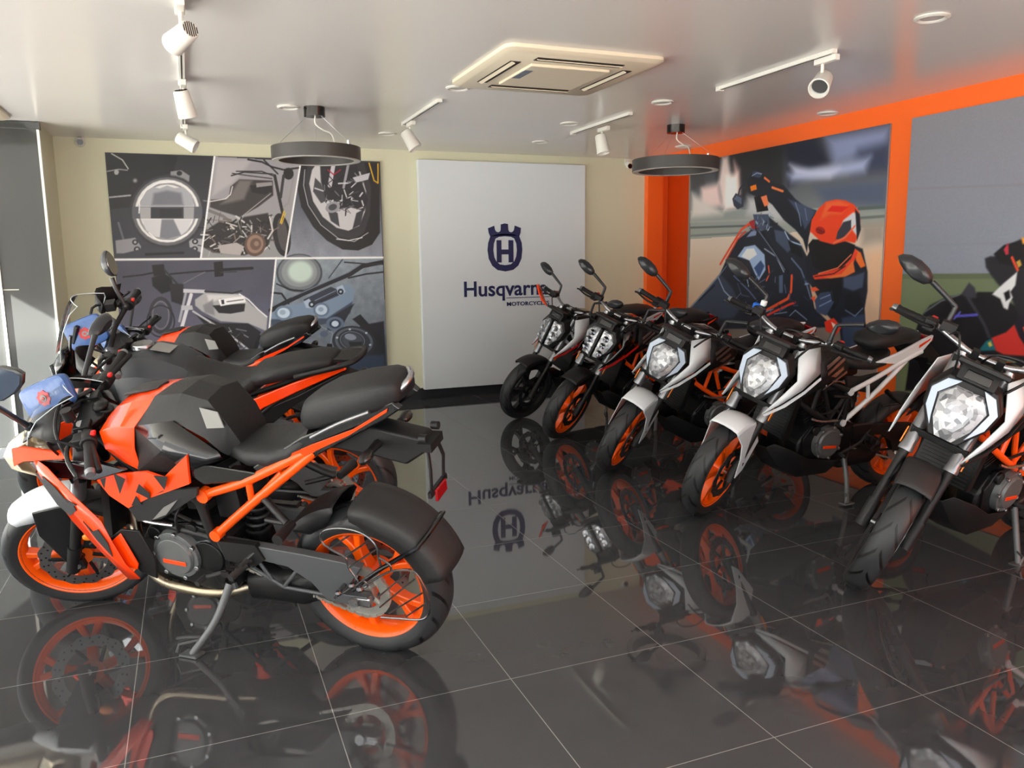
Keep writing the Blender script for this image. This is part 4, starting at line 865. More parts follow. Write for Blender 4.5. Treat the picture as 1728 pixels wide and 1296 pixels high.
# ---- pictures on the walls: painted into the colour attribute of a fine flat grid
def paint(name, w, h, step, cmds, base, depth, place):
    nx, ny = int(w/step)+1, int(h/step)+1
    img = np.ones((ny, nx, 3))*np.array(base)/255.
    xs = np.linspace(0, w*1000, nx); ys = np.linspace(0, h*1000, ny); st = step*1000
    rng = np.random.default_rng(3)
    def region(pts, pad):
        a = np.array(pts, float)
        i0, i1 = np.searchsorted(xs, [a[:, 0].min()-pad, a[:, 0].max()+pad]); j0, j1 = np.searchsorted(ys, [a[:, 1].min()-pad, a[:, 1].max()+pad])
        return a, i0, i1, j0, j1
    def inside(a, X, Y):
        r = np.zeros(X.shape, bool); n = len(a)
        for k in range(n):
            x0, y0 = a[k]; x1, y1 = a[(k+1) % n]
            if y0 == y1: continue
            r ^= ((y0 > Y) != (y1 > Y)) & (X < (x1-x0)*(Y-y0)/(y1-y0)+x0)
        return r
    def dist(a, X, Y, closed):
        d = np.full(X.shape, 1e9); n = len(a)
        for k in range(n if closed else n-1):
            p, q = a[k], a[(k+1) % n]; e = q-p; L = max(e @ e, 1e-6)
            t = np.clip(((X-p[0])*e[0]+(Y-p[1])*e[1])/L, 0, 1); d = np.minimum(d, np.hypot(X-p[0]-t*e[0], Y-p[1]-t*e[1]))
        return d
    K = 1000*w/1400.
    for c in cmds:
        k = c[0]
        if k == 'l':
            hw = c[2]*SCL/2; a, i0, i1, j0, j1 = region(c[3], hw+st*2)
        else:
            soft = (c[2] if k == 'p' else 1)*SCL; a, i0, i1, j0, j1 = region(c[3], soft*2+st)
        if i1 <= i0 or j1 <= j0: continue
        X, Y = np.meshgrid(xs[i0:i1], ys[j0:j1])
        sub = img[j0:j1, i0:i1]
        if k == 'l':
            m = np.clip((hw+st*.5-dist(a, X, Y, False))/st, 0, 1)*min(1, hw*2/st*1.3)
            img[j0:j1, i0:i1] = sub*(1-m[..., None])+np.array(c[1])/255*m[..., None]
        elif k == 'p':
            d = dist(a, X, Y, True)*np.where(inside(a, X, Y), 1, -1); s = max(soft, st*.7); m = np.clip(d/(2*s)+.5, 0, 1); m = m*m*(3-2*m)
            img[j0:j1, i0:i1] = sub*(1-m[..., None])+np.array(c[1])/255*m[..., None]
        elif k == 'g':
            m = inside(a, X, Y)[..., None]; t = np.clip((a[:, 1].max()-Y)/(np.ptp(a[:, 1])+1e-6), 0, 1)[..., None]
            img[j0:j1, i0:i1] = np.where(m, np.array(c[1])/255*(1-t)+np.array(c[2])/255*t, sub)
        elif k == 'n':
            m = inside(a, X, Y)[..., None]; q = max(2, int(c[2]*SCL/st)); z = rng.random((Y.shape[0]//q+3, Y.shape[1]//q+3))
            jj, ii = (Y-ys[j0])/st/q, (X-xs[i0])/st/q; ja, ia = jj.astype(int), ii.astype(int); fj, fi = jj-ja, ii-ia
            v = (z[ja, ia]*(1-fi)+z[ja, ia+1]*fi)*(1-fj)+(z[ja+1, ia]*(1-fi)+z[ja+1, ia+1]*fi)*fj
            v = v*.6+rng.random(v.shape)*.4
            img[j0:j1, i0:i1] = np.where(m, np.clip(sub*(1+(v[..., None]-.5)*2*c[1]), 0, 1), sub)
    img = np.clip((img-.45)*TONE[0]+.45+TONE[1], .01, .97)
    li = np.where(img <= .04045, img/12.92, ((img+.055)/1.055)**2.4)
    X, Y = np.meshgrid(xs/1000, ys/1000); n = nx*ny
    front = np.stack([X.ravel(), np.zeros(n), Y.ravel()], 1)
    corners = np.array([[0, depth, 0], [w, depth, 0], [w, depth, h], [0, depth, h]])
    co = np.vstack([front, corners]); idx = np.arange(n).reshape(ny, nx)
    q = np.stack([idx[:-1, :-1], idx[:-1, 1:], idx[1:, 1:], idx[1:, :-1]], -1).reshape(-1, 4)
    c00, c10, c11, c01 = idx[0, 0], idx[0, -1], idx[-1, -1], idx[-1, 0]
    extra = [[c00, n, n+1, c10], [c10, n+1, n+2, c11], [c11, n+2, n+3, c01], [c01, n+3, n, c00], [n, n+3, n+2, n+1]]
    q = np.vstack([q, np.array(extra)]); me = bpy.data.meshes.new(name)
    me.vertices.add(len(co)); me.vertices.foreach_set('co', co.ravel()); me.loops.add(q.size); me.loops.foreach_set('vertex_index', q.ravel().astype(np.int32))
    me.polygons.add(len(q)); me.polygons.foreach_set('loop_start', np.arange(0, q.size, 4, dtype=np.int32)); me.update(calc_edges=True)
    ca = me.color_attributes.new('print', 'FLOAT_COLOR', 'POINT'); full = np.ones((len(co), 4)); full[:n, :3] = li.reshape(-1, 3); full[n:, :3] = .6
    ca.data.foreach_set('color', full.ravel().astype(np.float32))
    m = mat(name+'_print', (200, 200, 200), .42, noise=.08, nscale=6); nt = m.node_tree; at = nt.nodes.new('ShaderNodeAttribute'); at.attribute_name = 'print'
    nt.links.new(at.outputs['Color'], nt.nodes['Principled BSDF'].inputs['Base Color']); me.materials.append(m)
    o = bpy.data.objects.new(name, me); COL.objects.link(o); o.matrix_basis = place; return o
SCL = 1.75; TONE = (1.15, -.03)
o = paint('wall_poster', 2.44, 2.18, .005, PA, (60, 60, 66), .028, T((-.604, YB-.03, .227)))
tag(o, 'grey collage poster of five motorcycle close-ups split by white lines', 'poster')
SCL = 2.2; TONE = (1.25, .05)
o = paint('wall_poster', 2.55, 1.965, .006, PB, (120, 110, 104), .02, T((XR-.022, 7.165, .42)) @ M4.Rotation(R(-90), 4, 'Z'))
tag(o, 'poster of a rider in a red-orange helmet leaning over a dark motorcycle', 'poster')
SCL = 2.6; TONE = (1.1, .02)
o = paint('wall_poster', 2.5, 1.97, .007, PC, (122, 130, 104), .02, T((XR-.022, 4.42, .42)) @ M4.Rotation(R(-90), 4, 'Z'))
tag(o, 'mostly grey track poster with a green grass strip at the right edge', 'poster')

# ---- white logo board
lb = MB().box((3.145, YB-.041, 1.268), (1.87, .07, 2.335)).build('logo_board', PANELW, bevel=.004)
tag(lb, 'tall white board with navy crowned H emblem and navy lettering', 'sign')
YF = YB-.0765
def ex(x): return 3.132+(x-668)*.000872
def ez(z): return 1.809-(z-135)*.000822
em = MB()
def epoly(pts): em.plate([(ex(a), YF, ez(b)) for a, b in pts], (0, -.004, 0))
outr = [(478, 300), (560, 272), (668, 262), (776, 272), (856, 300), (886, 380), (893, 470), (880, 580), (840, 668), (770, 724), (668, 743), (566, 724), (498, 668), (454, 580), (440, 470), (450, 380)]
innr = [(545, 325), (590, 303), (668, 296), (748, 303), (790, 325), (815, 390), (822, 470), (812, 555), (785, 615), (740, 652), (668, 663), (596, 652), (552, 615), (524, 555), (513, 470), (522, 390)]
for k in range(16):
    j = (k+1) % 16; epoly([outr[k], outr[j], innr[j], innr[k]])
epoly([(450, 195), (530, 163), (540, 215), (556, 238), (580, 246), (603, 236), (613, 215), (616, 146), (662, 134), (708, 140), (712, 215), (722, 236), (746, 246), (770, 238), (786, 215), (797, 160), (878, 190), (872, 250), (854, 300), (776, 290), (668, 280), (560, 290), (478, 300), (458, 250)])
epoly([(557, 345), (620, 345), (620, 628), (557, 628)]); epoly([(712, 345), (776, 345), (776, 628), (712, 628)]); epoly([(619, 463), (713, 463), (713, 526), (619, 526)])
em.build('crowned_emblem', NAVY, lb)
def lettering(name, body, x0, x1, z0, z1, cap, bold=.0):
    cu = bpy.data.curves.new(name, 'FONT'); cu.body = body; cu.extrude = .002; cu.offset = bold; cu.resolution_u = 4
    to = bpy.data.objects.new('tmp', cu); COL.objects.link(to); dg = bpy.context.evaluated_depsgraph_get(); dg.update()
    me = bpy.data.meshes.new_from_object(to.evaluated_get(dg)); bpy.data.objects.remove(to)
    v = np.array([k.co[:] for k in me.vertices]); a, b = v[:, 0].min(), v[:, 0].max()
    cu2 = cap; zz = (v[:, 1]-0)/cu2*(z1-z0)+z0
    co = np.stack([(v[:, 0]-a)/(b-a)*(x1-x0)+x0, YF-.002-v[:, 2], zz], 1); me.vertices.foreach_set('co', co.ravel()); me.update()
    me.name = name; me.materials.clear(); me.materials.append(NAVY); o = bpy.data.objects.new(name, me); COL.objects.link(o); o.parent = lb; return o
lettering('brand_lettering', 'Husqvarna', 2.665, 3.625, 1.056, 1.216, .72, .018)
lettering('small_lettering', 'MOTORCYCLES', 3.144, 3.64, .943, .985, .72, .02)
MB().box((3.39, YF-.002, 1.028), (.5, .004, .007)).build('underline', NAVY, lb)

# ---- ceiling fittings
def aircon(x0, x1, y0, y1, label):
    cx, cy = (x0+x1)/2, (y0+y1)/2; o = empty('ceiling_air_conditioner', (cx, cy, ZC)); tag(o, label, 'air conditioner'); a, b = (x1-x0)/2, (y1-y0)/2
    p = MB(); out = []
    for z, k in ((0, 1), (-.018, 1), (-.035, .94)):
        r = []
        for sx, sy in ((-1, -1), (1, -1), (1, 1), (-1, 1)):
            for t in range(4):
                th = math.atan2(sy, sx)+R(-45+30*t); c = .06
                r.append((sx*(a-c)*k+c*math.cos(th), sy*(b-c)*k+c*math.sin(th), z))
        out.append(r)
    p.rings(out); p.build('panel', ACM, o)
    MB().box((0, 0, -.041), (a*1.02, b*1.02, .016)).build('intake_grille', ACM, o, bevel=.004)
    for k, (dx, dy, sx, sy) in enumerate(((-.72, 0, .13, 1.1), (.72, 0, .13, 1.1), (0, .72, 1.1, .13), (0, -.72, 1.1, .13))):
        s = MB().box((dx*a, dy*b, -.036), (sx*a, sy*b, .004)).build('air_slot', ACD, o)
        q = MB(); h = sx > sy
        q.box((dx*a+(0 if h else -.012), dy*b+(-.012 if h else 0), -.041), ((sx*a*.98) if h else .022, .022 if h else sy*b*.98, .004), M4.Rotation(R(25), 3, 'X' if h else 'Y'))
        q.build('louver', ACM, s)
    MB().box((-.45*a, -.05, -.0495), (.05, .2, .002), M4.Rotation(R(0), 3, 'Z')).build('status_display', mat('blue_grey_display', (90, 104, 120), .3), o)
aircon(-2.1, -1.135, 6.15, 7.12, 'second square ceiling air conditioner, only its corner showing at the upper left edge')
aircon(1.59, 2.545, 3.985, 4.97, 'square cream ceiling air conditioner with dark slots above the middle of the showroom')
dls = [(3.31, 2.94, 'white recessed downlight near the top right corner, nearest of all'), (.745, 6.10, 'recessed downlight touching the left pendant lamp canopy'),
       (1.69, 7.08, 'small recessed downlight between left pendant and middle track, near the cream wall'), (1.69, 5.11, 'recessed downlight at the left corner of the ceiling air conditioner'),
       (2.98, 6.13, 'recessed downlight just left of the track spotlight above the logo board'), (3.22, 5.11, 'recessed downlight right of the air conditioner, left of the large bare track'),
       (4.70, 5.09, 'recessed downlight at the orange wall edge above the rider poster'), (3.17, 7.15, 'flat recessed downlight above the logo board, close to the cream wall'),
       (4.68, 7.03, 'tiny recessed downlight over the right pendant ring by the orange wall')]
for x, y, l in dls:
    o = empty('recessed_downlight', (x, y, ZC)); tag(o, l, 'downlight', 'recessed ceiling downlights')
    MB().lathe([(.078, 0), (.08, -.006), (.066, -.012), (.054, -.006), (.052, 0)], axis='z', n=24).build('trim_ring', WHITEP, o)
    MB().cyl((0, 0, .0), (0, 0, -.004), .053, n=20).build('lens', DIFFM, o)

def track(x, y0, y1, label):
    o = MB().box((0, 0, 0), (.034, y1-y0, .022)).mat(1).box((0, 0, -.0115), (.008, y1-y0-.05, .002)).mat(0).box((0, (y1-y0)/2-.01, -.004), (.044, .03, .028)).build('track_rail', [WHITEP, ACD], bevel=.003)
    o.location = (x, (y0+y1)/2, ZC-.011); tag(o, label, 'track rail', 'white ceiling track rails'); return o
def spot(x, y, aim, label, size=1., drop=.11):
    o = empty('track_spotlight', (x, y, ZC-.022)); tag(o, label, 'spotlight', 'white track spotlights')
    MB().box((0, 0, -.016), (.036, .16, .032)).build('adapter', WHITEP, o, bevel=.004)
    MB().cyl((0, .03, -.03), (0, .03, -drop), .009, n=10).box((0, .03, -drop), (.03, .03, .03)).build('stem', WHITEP, o)
    a = V(aim).normalized(); q = a.to_track_quat('Z', 'Y').to_matrix().to_4x4(); M = T((0, .03, -drop-.02*size)) @ q
    h = MB().lathe([(.001, -.075), (.04, -.075), (.046, -.065), (.05, .0), (.056, .08), (.05, .082), (.044, .05), (.001, .045)], axis='z', n=28)
    hd = h.build('lamp_head', WHITEP, o, mtx=M @ M4.Scale(size, 4))
    MB().cyl((0, 0, .046), (0, 0, .052), .043, n=20).build('reflector', CHROME, hd)
    v = MB()
    for k in range(-3, 4): v.box((k*.011, 0, -.0765), (.004, 2*math.sqrt(max(1e-4, .036**2-(k*.011)**2)), .003))
    v.build('vent', ACD, hd)
track(.045, 2.9, 3.95, 'white track rail nearest the camera at top left, holding the largest spotlight')
track(.045, 4.45, 5.45, 'white track rail in the middle of the left-hand line of rails')
track(.045, 6.15, 7.12, 'short white track rail farthest back in the left-hand line, over the collage poster')
track(1.685, 5.49, 6.48, 'white track rail between the left pendant lamp and the air conditioner')
track(3.2, 5.52, 6.52, 'white track rail above the right half of the logo board')
track(3.3, 3.54, 4.56, 'long white track rail at upper right, in front of the rider poster')
spot(.045, 3.78, (-.5, .8, -.28), 'large white spotlight at top left showing its round vented back', .9)
spot(.05, 5.36, (.2, .3, -.95), 'white spotlight pointing down, second in the left-hand row', 1., .1)
spot(.06, 7.02, (.85, -.25, -.5), 'small white spotlight above the collage poster, turned to the right', 1., .1)
spot(1.70, 6.33, (.42, -.25, -.8), 'white spotlight left of the logo board on the middle rail')
spot(3.28, 6.1, (.1, -.2, -1), 'white spotlight above the logo board, right of its lettering')
spot(3.32, 3.62, (-.6, -.42, -.45), 'white spotlight at upper right facing us with its lens, before the rider poster')

def pendant(x, y, z0, z1, ro, ri, label):
    o = empty('ring_pendant_lamp', (x, y, z0)); tag(o, label, 'pendant lamp', 'dark ring pendant lamps'); h = z1-z0; c = ZC-z0
    MB().lathe([(ro, .003), (ro, h), (ri, h), (ri, .003)], axis='z', n=64).build('ring_shade', RINGM, o)
    MB().lathe([(ro-.004, 0), (ro-.004, .006), (ri+.004, .006), (ri+.004, 0)], axis='z', n=64).build('diffuser', DIFFM, o)
    MB().cyl((0, 0, c-.065), (0, 0, c), .075, n=28).build('canopy', mat('smoked_chrome', (70, 68, 66), .15, metal=1.), o)
    MB().tube([(.0, -.02, c-.065), (0, -.02, c-.12), (.05, -.03, c-.16), (.11, -.03, c-.19), (.135, -.03, h-.01), ], .005, sm=6, n=8).build('power_cable', WHITEP, o)
    w = MB()
    for k in range(3):
        a = R(200+120*k); w.tube([(.05*math.cos(a), .05*math.sin(a), c-.06), ((ro-.02)*math.cos(a), (ro-.02)*math.sin(a), h-.003)], .0012, n=5)
    w.build('suspension_wire', SILVER, o)
    MB().cyl((.2, -.18, h-.003), (.2, -.18, h+.035), .012, n=10).build('wire_grip', CHROME, o)
pendant(.92, 6.06, 2.155, 2.25, .315, .262, 'round dark grey ring pendant lamp hanging before the collage poster')
pendant(3.88, 5.944, 2.15, 2.25, .36, .305, 'round dark grey ring pendant lamp by the orange wall corner')

def cctv(x, y, z, aim, label):
    o = empty('security_camera', (x, y, z)); tag(o, label, 'camera'); a = V(aim).normalized()
    MB().box((0, -.008, .03), (.07, .016, .07)).build('mount', WHITEP, o, bevel=.004)
    MB().ball((0, -.04, 0), .042, 16).build('housing', WHITEP, o)
    MB().cyl(V((0, -.04, 0))+a*.03, V((0, -.04, 0))+a*.05, .026, n=16).build('lens', BLACKL, o)
cctv(-.79, YB, 2.485, (.1, -1, -.1), 'small white security camera on the cream wall at upper left corner')
cctv(4.64, YB, 2.46, (-.1, -1, -.5), 'small white security camera in the corner between cream wall and orange wall')

SAREE = [[(-0.047, 0.448), (-0.03, 0.48), (-0.025, 0.522), (0.012, 0.541), (0.051, 0.569), (0.052, 0.602), (0.027, 0.623), (-0.024, 0.635), (-0.081, 0.632), (-0.125, 0.613), (-0.15, 0.579), (-0.151, 0.537), (-0.154, 0.505)], [(-0.051, 0.395), (-0.092, 0.425), (-0.172, 0.479), (-0.227, 0.497), (-0.273, 0.495), (-0.297, 0.453), (-0.313, 0.389), (-0.3, 0.329), (-0.266, 0.302), (-0.195, 0.295), (-0.118, 0.289)], [(-0.034, 0.402), (-0.076, 0.437), (-0.138, 0.484), (-0.186, 0.514)], [(0.05, 0.346), (-0.013, 0.39), (-0.055, 0.42), (-0.047, 0.448)], [(-0.076, 0.437), (-0.09, 0.415), (-0.051, 0.395)], [(-0.151, 0.537), (-0.186, 0.514), (-0.191, 0.491)]]
RUNGS = [((-0.02, 0.521), (-0.112, 0.588)), ((-0.03, 0.48), (-0.148, 0.569)), ((0.028, 0.553), (-0.055, 0.609)), ((-0.118, 0.37), (-0.242, 0.483)), ((-0.121, 0.331), (-0.273, 0.469)), ((-0.153, 0.311), (-0.291, 0.415)), ((-0.214, 0.306), (-0.303, 0.378))]
# ------------------------------------------------------------------ motorcycles
# bike space: x forward, y to the rider's left, z up, origin where the rear tyre meets the floor
class Bike:
    def __init__(s, name, label, x, y, yaw, lean, steer, wb, rake, group=None):
        s.o = empty(name, m=T((x, y, .001)) @ M4.Rotation(yaw, 4, 'Z') @ M4.Rotation(-lean, 4, 'X'))
        tag(s.o, label, 'motorcycle', group); s.wb = wb
        sp = V((wb+.095, 0, 0)); ax = V((-math.sin(rake), 0, math.cos(rake)))
        s.S = T(sp) @ M4.Rotation(steer, 4, ax) @ T(-sp); s.ax = ax; s.lean = lean
    def p(s, mb, name, mats, parent=None, steer=False, at=None, **k):
        m = None
        if steer: m = s.S @ (T(at) if at else M4.Identity(4))
        elif at: m = T(at)
        return mb.build(name, mats, parent or s.o, mtx=m, **k)

def rim_mesh(w, hub=.05, n=5):
    m = MB(); m.lathe([(.229, -w), (.229, w), (.222, w), (.207, w-.014), (.199, 0), (.207, -w+.014), (.222, -w)], n=64)
    m.lathe([(.018, -w*1.1), (hub, -w*1.1), (hub*.92, 0), (hub, w*1.1), (.018, w*1.1)], n=28)
    for k in range(n):
        a = 2*math.pi*k/n
        def P(r, da, y): return (r*math.cos(a+da), y, r*math.sin(a+da))
        for sg in (-1, 1):
            RR = []
            for r, da, hw, hy in ((hub*.9, .16*sg, .014, .026), (.11, .05*sg, .013, .02), (.15, .10*sg, .012, .016), (.205, .19*sg, .015, .018)):
                t = hw/r; RR.append([P(r, da-t, -hy), P(r, da-t*.7, -hy*1.2), P(r, da+t*.7, -hy*1.2), P(r, da+t, -hy), P(r, da+t, hy), P(r, da+t*.7, hy*1.2), P(r, da-t*.7, hy*1.2), P(r, da-t, hy)])
            m.rings(RR)
    return m
def tyre_mesh(Rr, W):
    pr = []
    for i in range(17):
        a = R(-100+200*i/16); ca = max(math.cos(a), -.1)
        pr.append((.252+(Rr-.252)*(abs(ca)**.85 if ca > 0 else ca*.2), W/2*math.sin(a) if abs(math.degrees(a)) <= 90 else W/2*.985*math.copysign(1, a)))
    pr = [(.2155, -W*.36), (.232, -W*.44)]+pr+[(.232, W*.44), (.2155, W*.36), (.222, 0)]
    return MB().lathe(pr, n=72)
def disc_mesh(r0, r1, y, lobes=0):
    m = MB(); n = 60; RR = []
    for k in range(n+1):
        a = 2*math.pi*k/n; q = r1+(.004*math.cos(lobes*a) if lobes else 0); c, s_ = math.cos(a), math.sin(a)
        RR.append([(r0*c, y-.0025, r0*s_), (q*c, y-.0025, q*s_), (q*c, y+.0025, q*s_), (r0*c, y+.0025, r0*s_)])
    m.rings(RR, caps=False)
    return m
def holes(m, r, y, n, rad):
    for k in range(n):
        a = 2*math.pi*k/n; m.cyl((r*math.cos(a), y-.0031, r*math.sin(a)), (r*math.cos(a), y+.0031, r*math.sin(a)), rad, n=6)
    return m

def wheels(b, cf, cr, fr=.293, rr=.306, tw=.11):
    f = b.p(rim_mesh(.045), 'front_wheel', cf, steer=True, at=(b.wb, 0, fr))
    tyre_mesh(fr, tw).build('tyre', TYRE, f)
    d = disc_mesh(.105, .15, .062, 12); d.mat(1); holes(d, .14, .062, 24, .0045); holes(d, .122, .062, 18, .0045); d.mat(2)
    for k in range(6):
        a = k*math.pi/3; d.tube([(.05*math.cos(a), .058, .05*math.sin(a)), (.115*math.cos(a+.25), .061, .115*math.sin(a+.25))], .008, n=6)
    d.build('brake_disc', [DISCM, BLACKM, ENGM], f)
    b.p(MB().cyl((0, -.115, 0), (0, .115, 0), .013), 'front_axle', SILVER, steer=True, at=(b.wb, 0, fr))
    r = b.p(rim_mesh(.06), 'rear_wheel', cr, at=(0, 0, rr))
    tyre_mesh(rr, .15).build('tyre', TYRE, r)
    d = disc_mesh(.08, .115, -.07, 10).mat(1); holes(d, .1, -.07, 18, .0045); d.build('brake_disc', [DISCM, BLACKM], r)
    s = MB()
    n = 84; RR = []
    for k in range(n+1):
        a = 2*math.pi*k/n; q = .105+(.004 if k % 2 else -.004); c, sn = math.cos(a), math.sin(a)
        RR.append([(.07*c, .083, .07*sn), (q*c, .083, q*sn), (q*c, .089, q*sn), (.07*c, .089, .07*sn)])
    s.rings(RR, caps=False)
    for k in range(5):
        a = k*2*math.pi/5; s.tube([(.03*math.cos(a), .08, .03*math.sin(a)), (.075*math.cos(a), .086, .075*math.sin(a))], .01, n=6)
    s.lathe([(.02, .05), (.05, .05), (.045, .095), (.02, .095)], n=20)
    s.build('sprocket', CHAINM, r)
    b.p(MB().cyl((0, -.15, 0), (0, .145, 0), .011).cyl((0, .145, 0), (0, .158, 0), .02, n=6), 'rear_axle', SILVER, at=(0, 0, rr))
    return f, r

def chain(b, rr, fx, fz, links=True):
    c1 = V((0, .086, rr)); c2 = V((fx, .086, fz)); r1, r2 = .104, .04; d = c2-c1; L = d.length; base = math.atan2(d.z, d.x); off = math.acos((r1-r2)/L)
    path = []
    for k in range(49):
        a = base+off+(2*math.pi-2*off)*k/48; path.append(c1+V((r1*math.cos(a), 0, r1*math.sin(a))))
    for k in range(17):
        a = base-off+2*off*k/16; path.append(c2+V((r2*math.cos(a), 0, r2*math.sin(a))))
    path.append(path[0]); m = MB(); ln = [0]
    for i in range(len(path)-1): ln.append(ln[-1]+(path[i+1]-path[i]).length)
    n = 2*int(round(ln[-1]/.0159/2)); i = 0
    for k in range(n):
        t = ln[-1]*k/n
        while ln[i+1] < t: i += 1
        p, q = path[i], path[i+1]; e = (q-p).normalized(); m.box(p+e*(t-ln[i]), (.0205, .0085 if k % 2 else .015, .0115), M4.Rotation(-math.atan2(e.z, e.x), 3, 'Y'))
    return b.p(m, 'drive_chain', CHAINM)

def fork(b, fr, ax_off, top, up_mat, low_mat, w=.095, upper0=.36, caliper=True, guard=False):
    """two legs from the axle up along the steering axis"""
    o = None; a = b.ax
    for sg in (1, -1):
        A = V((b.wb, sg*w, fr)); m = MB()
        base = A+V((.018, 0, 0)); m.mat(1).tube([base-a*.03, base+a*.1], .027, n=14).tube([base+a*.08, base+a*(upper0+.05)], .0205, n=14).box(A+V((.004, 0, 0)), (.06, .03, .05))
        m.mat(0).tube([base+a*upper0, base+a*(upper0+.02), base+a*(upper0+.03), base+a*top], [.030, .030, .027, .027], n=16)
        m.mat(2).tube([base+a*(top), base+a*(top+.012)], .022, n=12)
        k = b.p(m, 'fork_leg', [up_mat, low_mat, SILVER], steer=True)
        if caliper and sg == 1:
            c = MB(); q = base+a*.12+V((-.06, -.02, 0)); c.box(q, (.05, .04, .11), M4.Rotation(R(-25), 3, 'Y')); c.cyl(q+V((0, .02, .025)), q+V((0, .032, .025)), .016).cyl(q+V((0, .02, -.025)), q+V((0, .032, -.025)), .016)
            b_ = c.build('brake_caliper', ENGM, k, bevel=.006)
    y = MB()
    for t in (upper0+.1, top-.02):
        c = V((b.wb+.018, 0, fr))+a*t
        y.plate([c+V((-.075, -.05, -.012)), c+V((-.075, .05, -.012)), c+V((-.02, w+.03, -.012)), c+V((.03, w+.02, -.012)), c+V((.025, .0, -.012)), c+V((.03, -w-.02, -.012)), c+V((-.02, -w-.03, -.012))], (0, 0, .03))
    y.tube([V((b.wb-.05, 0, fr))+a*(upper0+.1), V((b.wb-.05, 0, fr))+a*top], .03, n=14)
    b.p(y, 'triple_clamp', ENGM, steer=True, bevel=.004)

def engine(b, pipe_out=False):
    e = MB(); e.prism([(.47, .36), (.5, .28), (.56, .245), (.84, .25), (.9, .32), (.9, .43), (.84, .5), (.74, .56), (.58, .56), (.5, .5)], -.125, .125)
    E = b.p(e, 'engine', ENGM, bevel=.014)
    c = MB(); c.cyl((.71, .12, .425), (.71, .165, .425), .102, .096, 32).cyl((.71, .165, .425), (.71, .178, .425), .08, .074, 32).mat(1).box((.71, .18, .405), (.1, .003, .018), M4.Rotation(R(-4), 3, 'Y')).mat(2)
    for k in range(7):
        a = k*2*math.pi/7; c.cyl((.71+.095*math.cos(a), .16, .425+.095*math.sin(a)), (.71+.095*math.cos(a), .174, .425+.095*math.sin(a)), .009, n=8)
    c.build('alternator_cover', [COVERM, ORANGE, SILVER], E, bevel=.003)
    c = MB(); c.prism([(.50, .31), (.60, .26), (.85, .32), (.88, .45), (.82, .53), (.64, .555), (.50, .51)], .118, .136).cyl((.58, .12, .42), (.58, .15, .42), .065, n=20).cyl((.8, .11, .5), (.8, .15, .5), .03, n=14).cyl((.63, .11, .53), (.63, .145, .53), .025, n=14).cyl((.55, .12, .33), (.55, .15, .33), .022, n=12)
    for q in ((.5, .33), (.62, .28), (.84, .34), (.86, .44), (.53, .5)): c.cyl((q[0], .12, q[1]), (q[0], .134, q[1]), .009, n=8)
    c.build('sprocket_cover', ENGM, E, bevel=.003)
    c = MB(); c.cyl((.70, -.12, .41), (.70, -.17, .41), .11, .1, 32).cyl((.70, -.17, .41), (.70, -.178, .41), .07, n=24); c.build('clutch_cover', COVERM, E, bevel=.004)
    d = V((.42, 0, .91)).normalized(); s_ = M4.Rotation(math.atan2(.42, .91), 3, 'Y'); c = MB()
    c.box(V((.77, 0, .55))+d*.05, (.15, .17, .12), s_); c.box(V((.77, 0, .55))+d*.15, (.17, .19, .09), s_); c.box(V((.77, 0, .55))+d*.215, (.14, .16, .05), s_)
    for k in range(5): c.box(V((.77, 0, .55))+d*(.02+.018*k), (.165, .185, .006), s_)
    c.build('cylinder_head', ENGM, E, bevel=.006)
    h = MB(); h.tube([(.9, .0, .7), (.965, .02, .64), (.985, .04, .52), (.95, .09, .37), (.86, .13, .285), (.72, .14, .258), (.58, .125, .25), (.48, .06, .25)] if pipe_out else [(.9, .0, .7), (.96, .02, .64), (.96, .03, .5), (.9, .02, .34), (.8, .0, .25), (.62, .0, .235), (.5, .0, .25)], .022, n=12, sm=6); h.build('exhaust_header', COPPER, E)
    m = MB(); m.loft([(.52, .06, .21, .3), (.48, .1, .19, .33), (.25, .11, .2, .36), (.16, .08, .23, .35), (.13, .04, .25, .32)], 18, 3.5); m.build('silencer_box', BLACKM, E)
    w = MB()
    w.tube([(.62, .14, .57), (.7, .16, .62), (.8, .14, .6), (.86, .12, .66)], .007, sm=4, n=6).tube([(.55, .13, .62), (.6, .15, .68), (.72, .14, .7)], .009, sm=4, n=6).tube([(.68, .15, .52), (.66, .16, .6), (.6, .13, .68)], .006, sm=4, n=6)
    w.mat(1).tube([(.86, .15, .58), (.8, .165, .565), (.68, .165, .56)], .007, n=8, sm=3).mat(0)
    w.box((.6, .06, .64), (.09, .1, .08)).cyl((.56, .05, .66), (.56, .14, .66), .03, n=14).box((.5, .0, .62), (.1, .14, .14))
    w.build('hoses', [BLACKM, SILVER], E)
    return E

def radiator(b, x=.985, z0=.47, z1=.74, w=.15):
    m = MB(); k = M4.Rotation(R(-14), 3, 'Y'); m.box((x, 0, (z0+z1)/2), (.035, w*2, z1-z0), k); m.mat(1)
    for i in range(14): m.box((x+.017-(i-7)*.0047, 0, (z0+z1)/2+(i-6.5)*(z1-z0)/15), (.006, w*1.8, .004), k)
    b.p(m, 'radiator', [ENGM, DGREY])

